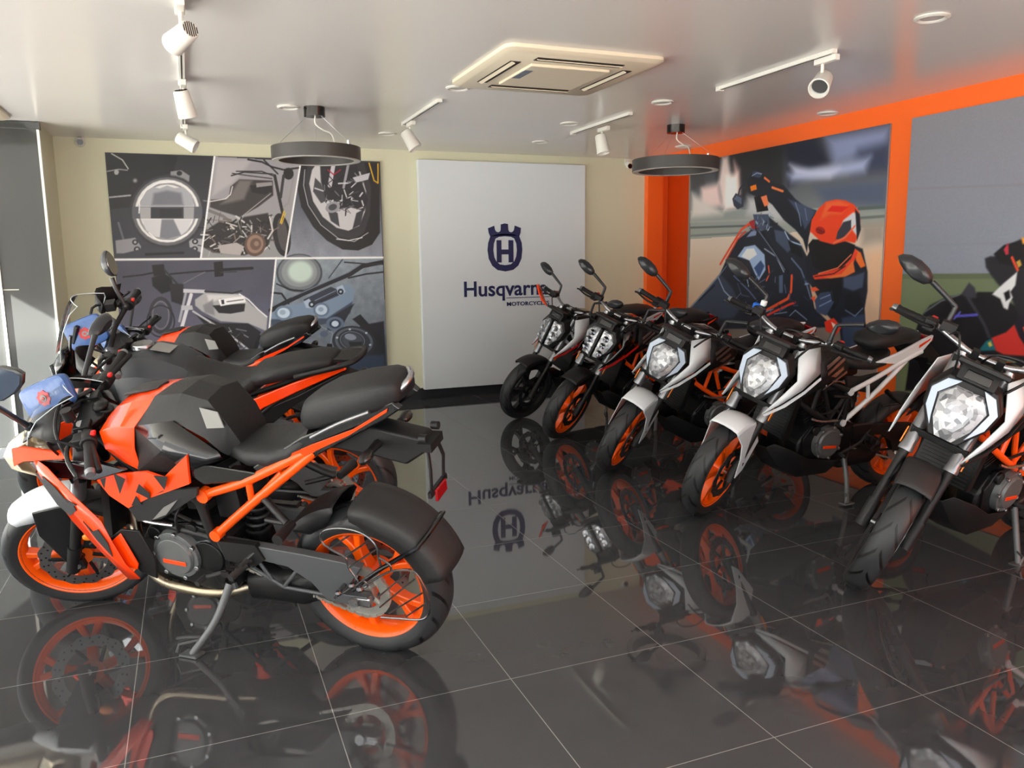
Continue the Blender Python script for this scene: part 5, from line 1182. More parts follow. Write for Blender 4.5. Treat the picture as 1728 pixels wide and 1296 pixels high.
def swingarm(b, rr, col=SWING):
    for sg in (1, -1):
        m = MB(); y0, y1 = sg*.105, sg*.14
        m.prism([(.63, .475), (.54, .50), (.40, .49), (.2, .478), (.02, .462), (-.045, .446), (.0, .385), (.055, .325), (-.045, .325), (-.06, .30), (-.045, .283), (.04, .283), (.115, .292), (.165, .36), (.25, .415), (.40, .435), (.52, .41), (.63, .425)], y0, y1)
        m.mat(1).box((-.03, sg*.143, rr), (.06, .006, .03)).box((-.055, sg*.135, rr), (.012, .02, .035)).mat(0)
        if sg == 1:
            for a, c in (((.5, .43), (.3, .31)), ((.3, .31), (.12, .30)), ((.4, .44), (.34, .33)), ((.22, .4), (.3, .31)), ((.2, .4), (.14, .31))): m.tube([(a[0], .122, a[1]), (c[0], .122, c[1])], .008, n=6)
        b.p(m, 'swingarm', [col, SILVER], bevel=.006)
    b.p(MB().prism([(.5, .44), (.3, .325), (.08, .195), (.06, .205), (.28, .345), (.48, .46)], .05, .066), 'chain_guard', BLACKM, bevel=.003)

def shock(b, c, x0=.46, z0=.42, x1=.40, z1=.72):
    p0, p1 = V((x0, .0, z0)), V((x1, .0, z1)); d = p1-p0; m = MB(); m.tube([p0, p1], .022, n=12).tube([p0+d*.02, p0+d*.16], .04, n=14).tube([p0+d*.82, p1], .042, n=14)
    o = b.p(m, 'shock_absorber', ENGM); q = []
    u = d.normalized(); s_ = u.orthogonal().normalized(); w = u.cross(s_)
    for k in range(6*14+1):
        a = 2*math.pi*k/14; q.append(p0+d*(.16+.66*k/84)+(s_*math.cos(a)+w*math.sin(a))*.043)
    MB().tube(q, .0075, n=6).build('spring', c, o)

def stand_and_pegs(b, foot, piv=(.53, .13, .30), pil=(.17, .62)):
    f = V(foot); p = V(piv); m = MB(); k = p.lerp(f, .55)+V((-.02, -.01, 0)); m.tube([p, k, f], [.016, .014, .013], n=10, sm=5)
    g = M4.Rotation(b.lean, 3, 'X'); m.box(f, (.075, .05, .008), g); m.tube([f.lerp(p, .2), f.lerp(p, .2)+V((.05, .05, .012)), f.lerp(p, .1)+V((.055, .04, .0))], .005, n=6); m.box(p+V((0, -.01, .01)), (.05, .03, .06))
    b.p(m, 'side_stand', COVERM)
    for sg in (1, -1):
        m = MB(); m.prism([(.52, .50), (.36, .50), (.335, .44), (.39, .40), (.5, .42)], sg*.125, sg*.15)
        m.mat(1).tube([(.40, sg*.15, .43), (.41, sg*.25, .425)], [.016, .013], n=10).mat(0)
        for i in range(5): m.box((.401+.0009*i*10, sg*(.175+.016*i), .431), (.034, .006, .022))
        m.mat(1).tube([(.36, sg*.14, .475), (.45, sg*.165, .40), (.54, sg*.17, .37), (.6, sg*.165, .345)], .008, n=8).cyl((.6, sg*.16, .345), (.605, sg*.21, .345), .011, n=10)
        b.p(m, 'rider_footpeg', [BLACKM, DGREY])
        m = MB(); m.tube([(.29, sg*.13, .69), (.23, sg*.15, .645), (pil[0]+.02, sg*.165, pil[1])], .014, n=10).tube([(.30, sg*.13, .6), (pil[0]+.02, sg*.165, pil[1])], .010, n=8); m.tube([(pil[0], sg*.165, pil[1]), (pil[0]-.005, sg*.265, pil[1])], [.015, .02], n=10)
        b.p(m, 'pillion_footpeg', [BLACKM])

def tail_bracket(b, x=-.29, z=.885, plate=True):
    m = MB(); m.prism([(.10, .90), (.08, .935), (-.08, .95), (x, z+.025), (x-.035, z-.01), (x+.06, z-.075), (-.11, .835), (.05, .855)], -.045, .045)
    o = b.p(m, 'tail_plate_holder', BLACKM, bevel=.008)
    for sg in (1, -1):
        k = MB(); k.tube([(-.14, sg*.04, z), (-.145, sg*.12, z+.005)], [.016, .012], n=8).ball((-.15, sg*.15, z+.005), (.018, .042, .02), 12); k.mat(1).ball((-.158, sg*.15, z+.005), (.014, .034, .016), 12); k.build('turn_signal', [BLACKM, SMOKE], o)
    if plate:
        k = MB()
        for sg in (1, -1): k.tube([(x-.02, sg*.035, z), (x-.03, sg*.055, z-.08), (x-.02, sg*.05, z-.17)], .009, n=6, flat=.6)
        k.box((x-.015, 0, z-.005), (.05, .1, .03)).box((x-.02, 0, z-.17), (.012, .14, .02)).cyl((x-.03, .05, z+.03), (x-.005, .05, z+.03), .014, n=10).cyl((x-.03, -.05, z+.03), (x-.005, -.05, z+.03), .014, n=10)
        k.build('number_plate_bracket', BLACKM, o)
        MB().box((x-.03, 0, z-.185), (.01, .085, .042)).build('reflector', REDREF, o, bevel=.003)

def grip_set(b, bar, ends, clipon=False, red=True):
    """grips, switch boxes and levers hung on the handlebar; ends = [(inner, outer)] for left and right"""
    for i, (p, q) in enumerate(ends):
        p, q = V(p), V(q); d = (q-p).normalized(); n = V((1, 0, 0)); n = (n-d*n.dot(d)).normalized()
        g = MB(); pts = []
        for k in range(9): pts.append((p.lerp(q, .3+.7*k/8)))
        g.tube(pts, [.019, .0165, .0175, .0165, .0175, .0165, .0175, .017, .02], n=12); g.mat(1).tube([q, q+d*.022], [.019, .015], n=12); g.build('grip', [RUBBER, GREYM], bar)
        s_ = MB(); c = p.lerp(q, .14); s_.tube([p.lerp(q, .02), p.lerp(q, .28)], .03, n=10); s_.box(c+n*.02, (.05, .05, .05))
        s_.mat(1).box(c+V((-.025, 0, .022)), (.018, .026, .014)); s_.build('switch_housing', [BLACKM, REDM if red else GREYM], bar, bevel=.005)
        l = MB(); a = p.lerp(q, .05)+n*.045; l.tube([a, a+n*.025+d*.03, p.lerp(q, .55)+n*.07, q+n*.045, q+d*.01+n*.052], [.011, .009, .008, .007, .01], n=8, sm=3, flat=.7); l.tube([p.lerp(q, .03), a], .014, n=8); l.build('lever', ENGM, bar)

def mirror(b, root, path, c, size, ax, label=None, tilt=0):
    """stalk along path, then an eye-shaped shell around c; ax = (long axis, up axis)"""
    s_ = MB().tube([root]+path, [.012]+[.0105]*(len(path)-1)+[.013], n=10, sm=4).ball(root, .018, 10)
    o = b.p(s_, 'mirror', MIRBACK, steer=b.ms)
    u, w = V(ax[0]).normalized(), V(ax[1]).normalized(); n = u.cross(w).normalized(); c = V(c); L, Hh = size
    out = [(-1, -.15), (-.93, .45), (-.6, .86), (-.1, 1), (.45, .82), (.85, .35), (1, -.05), (.8, -.5), (.4, -.85), (-.2, -1), (-.7, -.75)]
    RR = []
    for k, dz in ((.55, -.034), (.85, -.022), (1., -.004), (1., .008), (.93, .011)): RR.append([c+u*(a*L*k)+w*(g*Hh*k)+n*dz for a, g in out])
    h = MB().rings(RR).mat(1).rings([[c+u*(a*L*.91)+w*(g*Hh*.91)+n*.0105 for a, g in out], [c+u*(a*L*.91)+w*(g*Hh*.91)+n*.0125 for a, g in out]])
    h.build('mirror_head', [MIRBACK, GLASSM], o)

def arc_guard(c, r, a0, a1, w, skirt, n=14, t0=.6, t1=.6):
    """U-section shell over a wheel: rows of points from left skirt over the top to the right skirt"""
    rows = []
    for k in range(n+1):
        a = R(a0+(a1-a0)*k/n); f = k/n; e = min(1, (t0+(1-t0)*min(1, f*4)))*min(1, (t1+(1-t1)*min(1, (1-f)*4))); row = []
        for y, dr in ((w, -skirt*e), (w, -.018), (w*.9, -.004), (w*.5, .006), (0, .01), (-w*.5, .006), (-w*.9, -.004), (-w, -.018), (-w, -skirt*e)):
            q = r+dr; row.append((c[0]+q*math.cos(a), y, c[1]+q*math.sin(a)))
        rows.append(row)
    return MB().grid(rows)

def pouch(b, c, u, w, size, label, steer=False):
    """soft rectangular blue wrap with a red emblem"""
    u, w = V(u).normalized(), V(w).normalized(); n = u.cross(w).normalized(); c = V(c); L, Hh = size; RR = []
    for k, dz in ((.80, -.022), (.95, -.016), (1., 0), (.95, .016), (.80, .022)):
        r = []
        for i in range(28):
            a = 2*math.pi*i/28; ca, sa = math.cos(a), math.sin(a); r.append(c+u*(L*k*math.copysign(abs(ca)**.35, ca))+w*(Hh*k*math.copysign(abs(sa)**.35, sa))+n*dz)
        RR.append(r)
    Mx = b.o.matrix_world.copy()
    base = c.copy(); o = MB().rings(RR); o.v = [tuple(V(q)-base) for q in o.v]
    ob = o.build('blue_pouch', POUCHM, None, mtx=Mx @ T(base))
    tag(ob, label, 'wrapped pouch', 'blue packing pouches on windscreens')
    e = MB(); e.plate([n*.022+u*(.032*math.cos(2*math.pi*i/16)*(1 if i % 2 else .84))+w*(.032*math.sin(2*math.pi*i/16)*(1 if i % 2 else .84)) for i in range(16)], n*.003)
    e.mat(1).plate([n*.025+u*(.014*math.cos(2*math.pi*i/14))+w*(.014*math.sin(2*math.pi*i/14)) for i in range(14)], n*.002); e.mat(0).plate([n*.027+u*(.006*math.cos(2*math.pi*i/10))+w*(.006*math.sin(2*math.pi*i/10)) for i in range(10)], n*.002)
    e.build('round_emblem', [mat('emblem_red', (176, 40, 46), .4), STICKER], ob)

# ---- faired sport bike
def sport(label, x, y, yaw, lean, steer, detail=True):
    b = Bike('sport_motorcycle', label, x, y, yaw, lean, steer, 1.347, R(24)); rr = .306; b.ms = False
    wheels(b, RIMO, RIMO); chain(b, rr, .58, .42); swingarm(b, rr); engine(b, True); shock(b, BLACKM); radiator(b)
    fork(b, .293, 0, .70, GREYM, BLACKM); stand_and_pegs(b, (.648, .281, .078))
    tail_bracket(b)
    # trellis subframe and frame
    m = MB()
    for sg in (1, -1):
        q = lambda x, yy, z: (x, sg*yy, z)
        m.tube([q(.53, .135, .685), q(.36, .135, .745), q(.23, .125, .805), q(.06, .10, .885)], .0165, n=12, sm=4).tube([q(.52, .135, .522), q(.34, .135, .665), q(.16, .118, .80), q(.07, .10, .868)], .0165, n=12, sm=4)
        m.tube([q(.332, .135, .75), q(.338, .135, .665)], .012, n=10).tube([q(.30, .13, .70), q(.20, .12, .79)], .011, n=10)
        m.cyl(q(.53, .12, .685), q(.53, .155, .685), .026, n=14).cyl(q(.52, .12, .522), q(.52, .155, .522), .022, n=14)
    b.p(m, 'subframe', FRAMEO)
    m = MB()
    for sg in (1, -1):
        q = lambda x, yy, z: (x, sg*yy, z)
        m.tube([q(1.05, .04, .86), q(.8, .13, .74), q(.56, .14, .69)], .016, n=10, sm=4).tube([q(1.1, .04, .76), q(.85, .13, .58), q(.55, .13, .50)], .016, n=10, sm=4).tube([q(.8, .13, .74), q(.85, .13, .58)], .013, n=8).tube([q(.56, .14, .69), q(.55, .13, .5), q(.5, .12, .34)], .018, n=10).tube([q(.6, .14, .7), q(.85, .13, .58)], .012, n=8)
    b.p(m, 'main_frame', BLACKM)
    # tank
    rows = [[(.955, 0, .90), (.945, .07, .895), (.925, .125, .875), (.905, .14, .845), (.87, .135, .80)],
            [(.925, 0, .955), (.915, .08, .945), (.905, .150, .915), (.885, .165, .855), (.835, .15, .797)],
            [(.86, 0, 1.005), (.85, .095, .99), (.845, .168, .94), (.83, .178, .865), (.79, .163, .79)],
            [(.78, 0, 1.033), (.77, .10, 1.017), (.785, .168, .95), (.78, .180, .868), (.765, .168, .785)],
            [(.665, 0, 1.045), (.675, .088, 1.032), (.735, .156, .945), (.745, .172, .87), (.748, .168, .782)]]
    tk = b.p(MB().grid(rows, True), 'fuel_tank', ORANGE, solid=.004, subd=0, bevel=.008, seg=3, smooth=20)
    MB().loft([(.87, .03, 1.0, 1.012), (.84, .05, 1.012, 1.026), (.74, .05, 1.03, 1.046), (.71, .03, 1.035, 1.046)], 14, 3).build('filler_cap', DGREY, tk)
    rows = [[(.668, 0, 1.048), (.678, .086, 1.036), (.735, .152, .945)],
            [(.55, 0, 1.066), (.56, .085, 1.052), (.575, .143, .972)],
            [(.46, 0, 1.045), (.46, .085, 1.03), (.47, .131, .905)],
            [(.40, 0, .96), (.405, .088, .95), (.425, .123, .852)],
            [(.37, 0, .875), (.37, .08, .87), (.405, .112, .835)]]
    b.p(MB().grid(rows, True), 'tank_cover', BLACKM, solid=.004, bevel=.006, smooth=18)
    st = MB(); st.plate([(.482, .104, 1.010), (.410, .107, .998), (.386, .122, .948), (.452, .127, .944)], (.001, .003, .001))
    b.p(st, 'warning_sticker', STICKER)
    for sg in (1, -1):
        q = lambda a: [(x_, sg*y_, z_) for x_, y_, z_ in a]
        # glossy side panel below the tank cover
        m = MB(); f = q([(.745, .152, .947), (.572, .147, .975), (.43, .133, .86), (.41, .140, .835), (.555, .172, .79), (.76, .172, .78), (.62, .182, .875)])
        m.add(f, [(0, 1, 6), (1, 2, 6), (2, 3, 4, 6), (4, 5, 6), (5, 0, 6)]); m.m[-2:] = [1, 1]; b.p(m, 'side_panel', [BLACKG, BLACKM], solid=.004, smooth=12)
        # seat-side glossy strip
        b.p(MB().plate(q([(.56, .168, .792), (.49, .15, .815), (.28, .14, .79), (.24, .135, .8), (.3, .14, .765), (.5, .16, .74)]), (0, -.008*sg, 0)), 'under_seat_panel', BLACKG, bevel=.003)
        # orange shroud with dark arrow marks
        m = MB(); f = [(.98, .165, .735), (.83, .190, .772), (.70, .196, .795), (.63, .198, .778), (.525, .176, .862), (.54, .182, .752), (.63, .2, .722), (.72, .206, .69), (.82, .205, .642), (.90, .195, .68)]
        m.plate(q(f), (0, -.01*sg, 0)); m.mat(1)
        for tri in ([(.835, .785), (.79, .765), (.835, .70)], [(.76, .715), (.735, .75), (.70, .715), (.705, .69)], [(.80, .655), (.765, .70), (.75, .665)], [(.66, .79), (.63, .735), (.60, .79)], [(.905, .755), (.875, .765), (.90, .715)]):
            m.plate([(x_, sg*.2065, z_) for x_, z_ in tri], (0, .001*sg, 0))
        b.p(m, 'tank_shroud', [ORANGE, BLACKM])
        b.p(MB().plate(q([(.65, .2, .725), (.515, .18, .735), (.53, .175, .70), (.70, .19, .60), (.80, .2, .585), (.82, .205, .64), (.72, .208, .69)]), (0, -.012*sg, 0)).mat(1).plate(q([(.66, .2015, .66), (.60, .192, .69), (.665, .195, .625), (.73, .2, .60)]), (0, .002*sg, 0)), 'lower_shroud', [DGREY, STICKER])
        # big blade of the front fairing
        o_ = [(1.335, .105, .775), (1.23, .17, .792), (1.13, .215, .79), (1.02, .24, .70), (.915, .25, .605), (.895, .25, .52), (.872, .245, .42), (.835, .235, .355), (.89, .235, .345), (.985, .235, .46), (1.085, .225, .575), (1.24, .165, .705)]
        m = MB(); ctr = [(1.2, .200, .745), (1.04, .245, .64), (.93, .258, .49)]
        vs = q(o_+ctr); m.add(vs, [(0, 1, 12, 11), (1, 2, 12), (2, 3, 13, 12), (3, 4, 13), (4, 5, 14, 13), (5, 6, 14), (6, 7, 8, 14), (8, 9, 14), (9, 10, 13, 14), (10, 11, 12, 13)]); m.mat(1)
        for d_ in ([(1.25, .172, .73), (1.17, .208, .745), (1.10, .232, .72), (1.05, .243, .67), (1.02, .249, .665), (1.015, .247, .64), (1.06, .242, .61), (1.13, .222, .64)], [(.995, .252, .60), (.965, .253, .56), (.93, .258, .575), (.905, .258, .52), (.905, .256, .46), (.93, .258, .50), (.955, .256, .53)], [(1.06, .246, .69), (1.02, .25, .66), (1.0, .251, .665)]):
            m.plate(q(d_), (0, .003*sg, 0))
        b.p(m, 'side_fairing', [ORANGE, DGREY], solid=.003)
        b.p(MB().plate(q([(.93, .23, .515), (.865, .225, .56), (.80, .21, .55), (.775, .2, .42), (.80, .195, .33), (.845, .215, .37)]), (0, -.01*sg, 0)), 'lower_fairing', BLACKM, bevel=.003)
        b.p(MB().plate(q([(.915, .232, .51), (.868, .229, .545), (.838, .222, .41), (.85, .222, .385), (.895, .23, .40)]), (0, -.006*sg, 0)), 'fairing_insert', ORANGE, bevel=.002)
        # black infill between headlight and tank
        b.p(MB().plate(q([(1.33, .125, .745), (1.20, .17, .785), (1.04, .19, .80), (.95, .165, .80), (.80, .182, .785), (.95, .19, .735), (1.10, .195, .735), (1.25, .15, .70)]), (0, -.015*sg, 0)), 'inner_fairing', BLACKG, bevel=.004)
        # orange brow strip
        b.p(MB().plate(q([(1.43, .10, .785), (1.30, .155, .828), (1.06, .19, .84), (1.05, .195, .818), (1.29, .172, .778), (1.43, .115, .715)]), (0, -.012*sg, 0)), 'nose_panel', NOSEO, bevel=.003)
    # headlight and nose
    rows = [[(1.42, 0, .83), (1.41, .05, .82), (1.38, .075, .80)], [(1.51, 0, .79), (1.50, .05, .78), (1.44, .08, .765)], [(1.565, 0, .725), (1.55, .055, .72), (1.47, .085, .72)], [(1.55, 0, .67), (1.53, .055, .665), (1.45, .08, .67)], [(1.46, 0, .64), (1.43, .05, .64), (1.37, .07, .65)]]
    hl = b.p(MB().grid(rows, True), 'headlight', mat('warm_headlight_lens', (238, 226, 196), .15, metal=.4, coat=.8, noise=.3, nscale=60, bump=.6), solid=.01)
    m = MB(); rows = [[(1.375, 0, .865), (1.36, .06, .855), (1.34, .115, .825)], [(1.30, 0, .93), (1.28, .08, .92), (1.25, .14, .87)], [(1.2, 0, .965), (1.19, .10, .95), (1.17, .17, .88)], [(1.12, 0, .96), (1.12, .10, .945), (1.1, .17, .86)]]
    b.p(m.grid(rows, True), 'upper_fairing', BLACKM, solid=.006)
    # windscreen
    rows = []
    for k, (x_, z_, w_) in enumerate(((1.43, .83, .11), (1.375, .90, .135), (1.30, .97, .14), (1.21, 1.025, .12), (1.165, 1.045, .07))):
        rows.append([(x_-.10*(t*t), w_*t, z_-.035*t*t) for t in (-1, -.8, -.55, -.28, 0, .28, .55, .8, 1)])
    b.p(MB().grid(rows), 'windscreen', SCREEN, subd=1)
    m = MB(); m.tube([(x_, y_, z_) for x_, y_, z_ in [r[0] for r in rows]+rows[-1][1:-1]+[r[-1] for r in rows[::-1]]], .0018, n=6); b.p(m, 'windscreen_edge', mat('clear_edge', (190, 200, 204), .2), None)
    b.p(MB().box((1.15, 0, .95), (.02, .15, .07), M4.Rotation(R(-40), 3, 'Y')), 'instrument_display', BLACKG, bevel=.006)
    # clip-on bars
    bar = MB(); a = b.ax; c = V((b.wb+.018, 0, .293))+a*.69
    for sg in (1, -1): bar.tube([c+V((-.01, sg*.095, 0)), c+V((-.05, sg*.2, .015)), c+V((-.105, sg*.38, .0))], .0115, n=10).box(c+V((-.005, sg*.095, 0)), (.06, .05, .045))
    bar.ball(c+V((-.055, 0, .02)), (.03, .03, .018), 12)
    hb = b.p(bar, 'handlebar', ENGM, steer=True, bevel=.004)
    grip_set(b, hb, [tuple(c+V((-.035-.2*(t-.16), sg*t, .012-.02*(t-.16))) for t in (.16, .38)) for sg in (1, -1)])
    k = MB(); k.cyl(c+V((.02, .1, .05)), c+V((.02, .1, .095)), .02, n=14).tube([c+V((.03, -.06, .05)), c+V((.06, .02, .08)), c+V((.08, .12, .02)), c+V((.05, .2, -.1))], .006, sm=5, n=6).tube([c+V((-.02, .22, .0)), c+V((.08, .2, .05)), c+V((.09, .13, -.1)), c+V((.02, .1, -.25))], .005, sm=5, n=6).tube([c+V((-.02, -.22, .02)), c+V((.07, -.15, .07)), c+V((.06, 0, .02)), c+V((.02, .03, -.2))], .005, sm=5, n=6)
    k.build('cables', BLACKM, hb)
    # fender
    g = arc_guard((b.wb, .293), .315, 58, 106, .068, .07); fd = b.p(g, 'front_fender', WHITE, steer=True, solid=.004)
    m = MB()
    for sg in (1, -1): m.plate([(b.wb+.06, sg*.075, .585), (b.wb-.06, sg*.075, .585), (b.wb-.075, sg*.088, .46), (b.wb-.02, sg*.1, .31), (b.wb+.03, sg*.1, .31), (b.wb+.075, sg*.088, .48)], (0, sg*.008, 0))
    o_ = b.p(m, 'fender_side_plate', BLACKG, steer=True, bevel=.003)
    b.p(MB().ball((b.wb-.10, .11, .43), (.03, .012, .02), 12), 'side_reflector', AMBER, steer=True)
    # seats
    b.p(MB().loft([(.455, .06, .83, .862), (.42, .095, .81, .872), (.34, .122, .785, .872), (.24, .132, .79, .875), (.16, .127, .815, .90), (.115, .115, .84, .93), (.09, .10, .875, .945)], 22, 3.2), 'rider_seat', SEATM, smooth=60)
    ps = b.p(MB().loft([(.118, .07, .935, .995), (.09, .092, .928, 1.04), (.02, .105, .945, 1.075), (-.10, .108, .982, 1.108), (-.19, .098, 1.015, 1.122), (-.235, .08, 1.036, 1.118), (-.252, .06, 1.048, 1.10)], 24, 4.), 'pillion_seat', SEATM, smooth=60)
    MB().tube([(-.18, -.085, 1.05), (-.21, -.075, 1.09), (-.24, -.055, 1.11), (-.262, -.02, 1.105), (-.262, .02, 1.095), (-.235, .04, 1.07), (-.19, .045, 1.05)], .011, n=10, sm=4).build('grab_rail', SILVER, ps)
    for sg in (1, -1):
        m = MB(); f = [(.31, .805), (.10, .925), (-.10, 1.0), (-.235, 1.055), (-.26, 1.03), (-.19, .985), (0., .89), (.10, .835), (.28, .77)]
        m.plate([(x_, sg*(.128 if x_ > .2 else .112 if x_ > -.05 else .085), z_) for x_, z_ in f], (0, -sg*.03, 0))
        o_ = b.p(m, 'tail_fairing', BLACKG, bevel=.005)
        MB().plate([(x_, sg*y_, z_) for x_, y_, z_ in ((.20, .1205, .842), (.06, .115, .905), (-.10, .1135, .968), (-.22, .088, 1.035), (-.215, .088, 1.022), (-.08, .1135, .945), (.06, .115, .878), (.19, .121, .822))], (0, sg*.004, 0)).build('tail_stripe', ORANGE, o_)
        MB().tube([(.06, sg*.115, .93), (-.05, sg*.113, .985), (-.16, sg*.1, 1.025)], .011, n=8, sm=3, flat=.6).build('tail_trim', GREYM, o_)
    # rear mudguard and its stay
    g = arc_guard((0, rr), .352, 92, 163, .105, .085, t1=1); mg = b.p(g, 'rear_mudguard', DGREY, solid=.004, smooth=50)
    st = []
    for k in range(13):
        t = k/12; y_ = .118*math.cos(math.pi*t); st.append((-.30*(1 if .15 < t < .85 else .9), y_, .52+.09*math.sin(math.pi*t)))
    q = [(-.005, .15, .35), (-.10, .135, .43), (-.20, .122, .515)]
    rp = []
    for y_, r_ in ((.112, .335), (.108, .352), (.07, .366), (0, .369), (-.07, .366), (-.108, .352), (-.112, .335)): rp.append((r_*math.cos(R(138)), y_, rr+r_*math.sin(R(138))))
    MB().tube([(-.005, .15, .36), (-.12, .13, .45)]+rp+[(-.12, -.13, .45), (-.005, -.15, .36)], .0085, n=8, sm=2).build('mudguard_stay', BLACKG, mg)
    b.p(arc_guard((0, rr), .345, 44, 80, .09, .07, t0=.3, t1=.3), 'chain_side_hugger', BLACKM, solid=.004)
    if detail:
        m = MB(); y_ = .185; LP = lambda pts, r=.0038, yy=.185: m.tube([(x__, yy, z__) for x__, z__ in pts], r, n=7, sm=5)
        for pth in SAREE: LP(pth)
        for a_, c_ in RUNGS: m.tube([(a_[0], y_, a_[1]), (c_[0], y_, c_[1])], .003, n=6)
        m.tube([(.03, .185, .37), (.03, .14, .37)], .008, n=8).tube([(-.03, .185, .40), (-.03, .13, .40)], .008, n=8).ball((.03, .187, .37), .012, 8).ball((-.03, .187, .41), .012, 8).ball((-.06, .187, .40), .014, 8)
        b.p(m, 'wire_guard', WIRE)
    mirror(b, (1.27, .12, .90), [(1.24, .2, .99), (1.13, .33, 1.10), (1.08, .37, 1.145)], (.98, .385, 1.20), (.105, .056), ((-1, -.15, .32), (.25, .1, 1)))
    mirror(b, (1.27, -.12, .90), [(1.28, -.2, .99), (1.31, -.30, 1.07), (1.33, -.34, 1.09)], (1.36, -.41, 1.115), (.075, .032), ((-.1, 1, -.3), (-.3, .3, 1)))
    return b
# ---- naked street bike
def naked(label, x, y, yaw, lean, steer, c, group=None):
    b = Bike('naked_motorcycle', label, x, y, yaw, lean, steer, 1.357, R(25), group); rr = .306; b.ms = True
    wheels(b, c['wheel'], c.get('rwheel', c['wheel'])); chain(b, rr, .58, .42); swingarm(b, rr, BLACKM); engine(b); shock(b, c.get('spring', WHITE)); radiator(b, .985, .46, .70, .13)
    fork(b, .293, 0, .80, GREYM, BLACKM, upper0=.34); stand_and_pegs(b, (.555, .248, .062), piv=(.52, .13, .3)); tail_bracket(b, -.25, .80)
    a = b.ax; C = V((b.wb+.018, 0, .293))
    # frame
    m = MB()
    for sg in (1, -1):
        q = lambda x_, y_, z_: (x_, sg*y_, z_)
        m.tube([q(1.03, .035, .90), q(.82, .13, .80), q(.60, .135, .72)], .0155, n=10, sm=4).tube([q(1.08, .035, .78), q(.86, .135, .62), q(.62, .135, .50)], .0155, n=10, sm=4)
        m.tube([q(.82, .13, .80), q(.86, .135, .62)], .0125, n=8).tube([q(.82, .13, .80), q(.70, .135, .545)], .0125, n=8).tube([q(.60, .135, .72), q(.72, .135, .555)], .0125, n=8).tube([q(1.03, .035, .90), q(.92, .11, .66)], .0125, n=8)
        m.tube([q(.60, .135, .72), q(.60, .135, .5), q(.52, .12, .36)], .017, n=10)
    b.p(m, 'main_frame', c['frame'])
    m = MB()
    for sg in (1, -1):
        q = lambda x_, y_, z_: (x_, sg*y_, z_)
        m.tube([q(.60, .14, .715), q(.40, .135, .785), q(.19, .12, .865), q(.02, .09, .90)], .0145, n=10, sm=3).tube([q(.61, .14, .53), q(.43, .138, .66), q(.26, .125, .79), q(.17, .115, .86)], .0145, n=10, sm=3).tube([q(.47, .138, .76), q(.44, .138, .665)], .011, n=8)
        m.cyl(q(.60, .125, .715), q(.60, .155, .715), .02, n=12).cyl(q(.61, .125, .53), q(.61, .155, .53), .02, n=12)
    b.p(m, 'subframe', c['sub'])
    # tank
    rows = [[(1.03, 0, .955), (1.02, .08, .95), (1.01, .12, .92), (1.0, .12, .86)], [(.97, 0, 1.005), (.965, .10, .995), (.96, .15, .945), (.95, .155, .86)], [(.87, 0, 1.02), (.865, .105, 1.008), (.86, .17, .95), (.86, .175, .85)],
            [(.76, 0, .995), (.755, .10, .985), (.76, .165, .93), (.77, .17, .84)], [(.66, 0, .945), (.66, .085, .935), (.67, .135, .89), (.69, .14, .83)], [(.60, 0, .885), (.60, .075, .88), (.62, .115, .86), (.65, .125, .81)]]
    tk = b.p(MB().grid(rows, True), 'fuel_tank', c['tank'], solid=.004, bevel=.008, seg=3)
    MB().loft([(.93, .03, 1.008, 1.018), (.90, .05, 1.012, 1.028), (.82, .05, 1.008, 1.022), (.79, .03, 1.0, 1.01)], 14, 3).build('filler_cap', BLACKG, tk)
    for sg in (1, -1):
        q = lambda f: [(x_, sg*y_, z_) for x_, y_, z_ in f]
        # forward blade of the tank shroud
        m = MB(); f = q([(1.06, .155, .985), (.91, .155, 1.0), (.905, .19, .865), (1.03, .205, .785), (1.14, .19, .715), (1.245, .165, .655), (1.17, .185, .735), (1.075, .2, .835), (1.0, .205, .90)])
        m.add(f, [(0, 1, 8), (1, 2, 8), (2, 3, 8), (8, 3, 7), (3, 4, 6, 7), (4, 5, 6), (0, 8, 7)])
        m.mat(1).plate(q([(.915, .198, .845), (1.03, .2085, .776), (1.14, .193, .706), (1.245, .167, .65), (1.235, .169, .642), (1.13, .197, .694), (1.02, .2105, .765), (.91, .2, .832)]), (0, .004*sg, 0))
        b.p(m, 'tank_shroud', [c['shroud'], c['line']], solid=.006)
        m = MB(); f = q([(.915, .155, .985), (.76, .165, .955), (.68, .145, .89), (.70, .165, .84), (.90, .195, .775), (1.10, .19, .70), (1.03, .198, .76), (.91, .2, .85), (.83, .19, .88)])
        m.add(f, [(0, 1, 8), (1, 2, 3, 8), (3, 4, 8), (4, 5, 6, 7), (4, 7, 8), (7, 0, 8)])
        m.mat(1)
        for k in ([(.885, .197, .905), (.80, .19, .955), (.785, .19, .945), (.875, .199, .885)], [(.87, .2, .87), (.755, .185, .94), (.742, .184, .928), (.865, .2, .85)], [(.84, .1995, .845), (.745, .183, .89), (.735, .182, .872), (.80, .193, .835)], [(.69, .165, .855), (.88, .2, .775), (.885, .2, .768), (.685, .166, .843)]):
            m.plate(q(k), (0, .003*sg, 0))
        b.p(m, 'side_shroud', [BLACKM, c['deco']], solid=.006)
        # tail panel
        m = MB(); f = q([(.42, .13, .87), (.25, .125, .915), (.02, .095, .975), (-.10, .06, .985), (-.08, .07, .955), (.02, .1, .90), (.18, .127, .855), (.25, .13, .85)])
        m.plate(f, (0, -.02*sg, 0)); o_ = b.p(m, 'tail_fairing', c['tail'], bevel=.005)
        MB().plate(q([(.06, .0985, .945), (-.06, .073, .975), (-.05, .075, .962), (.06, .1, .928)]), (0, .003*sg, 0)).build('tail_stripe', c['tailmark'], o_)
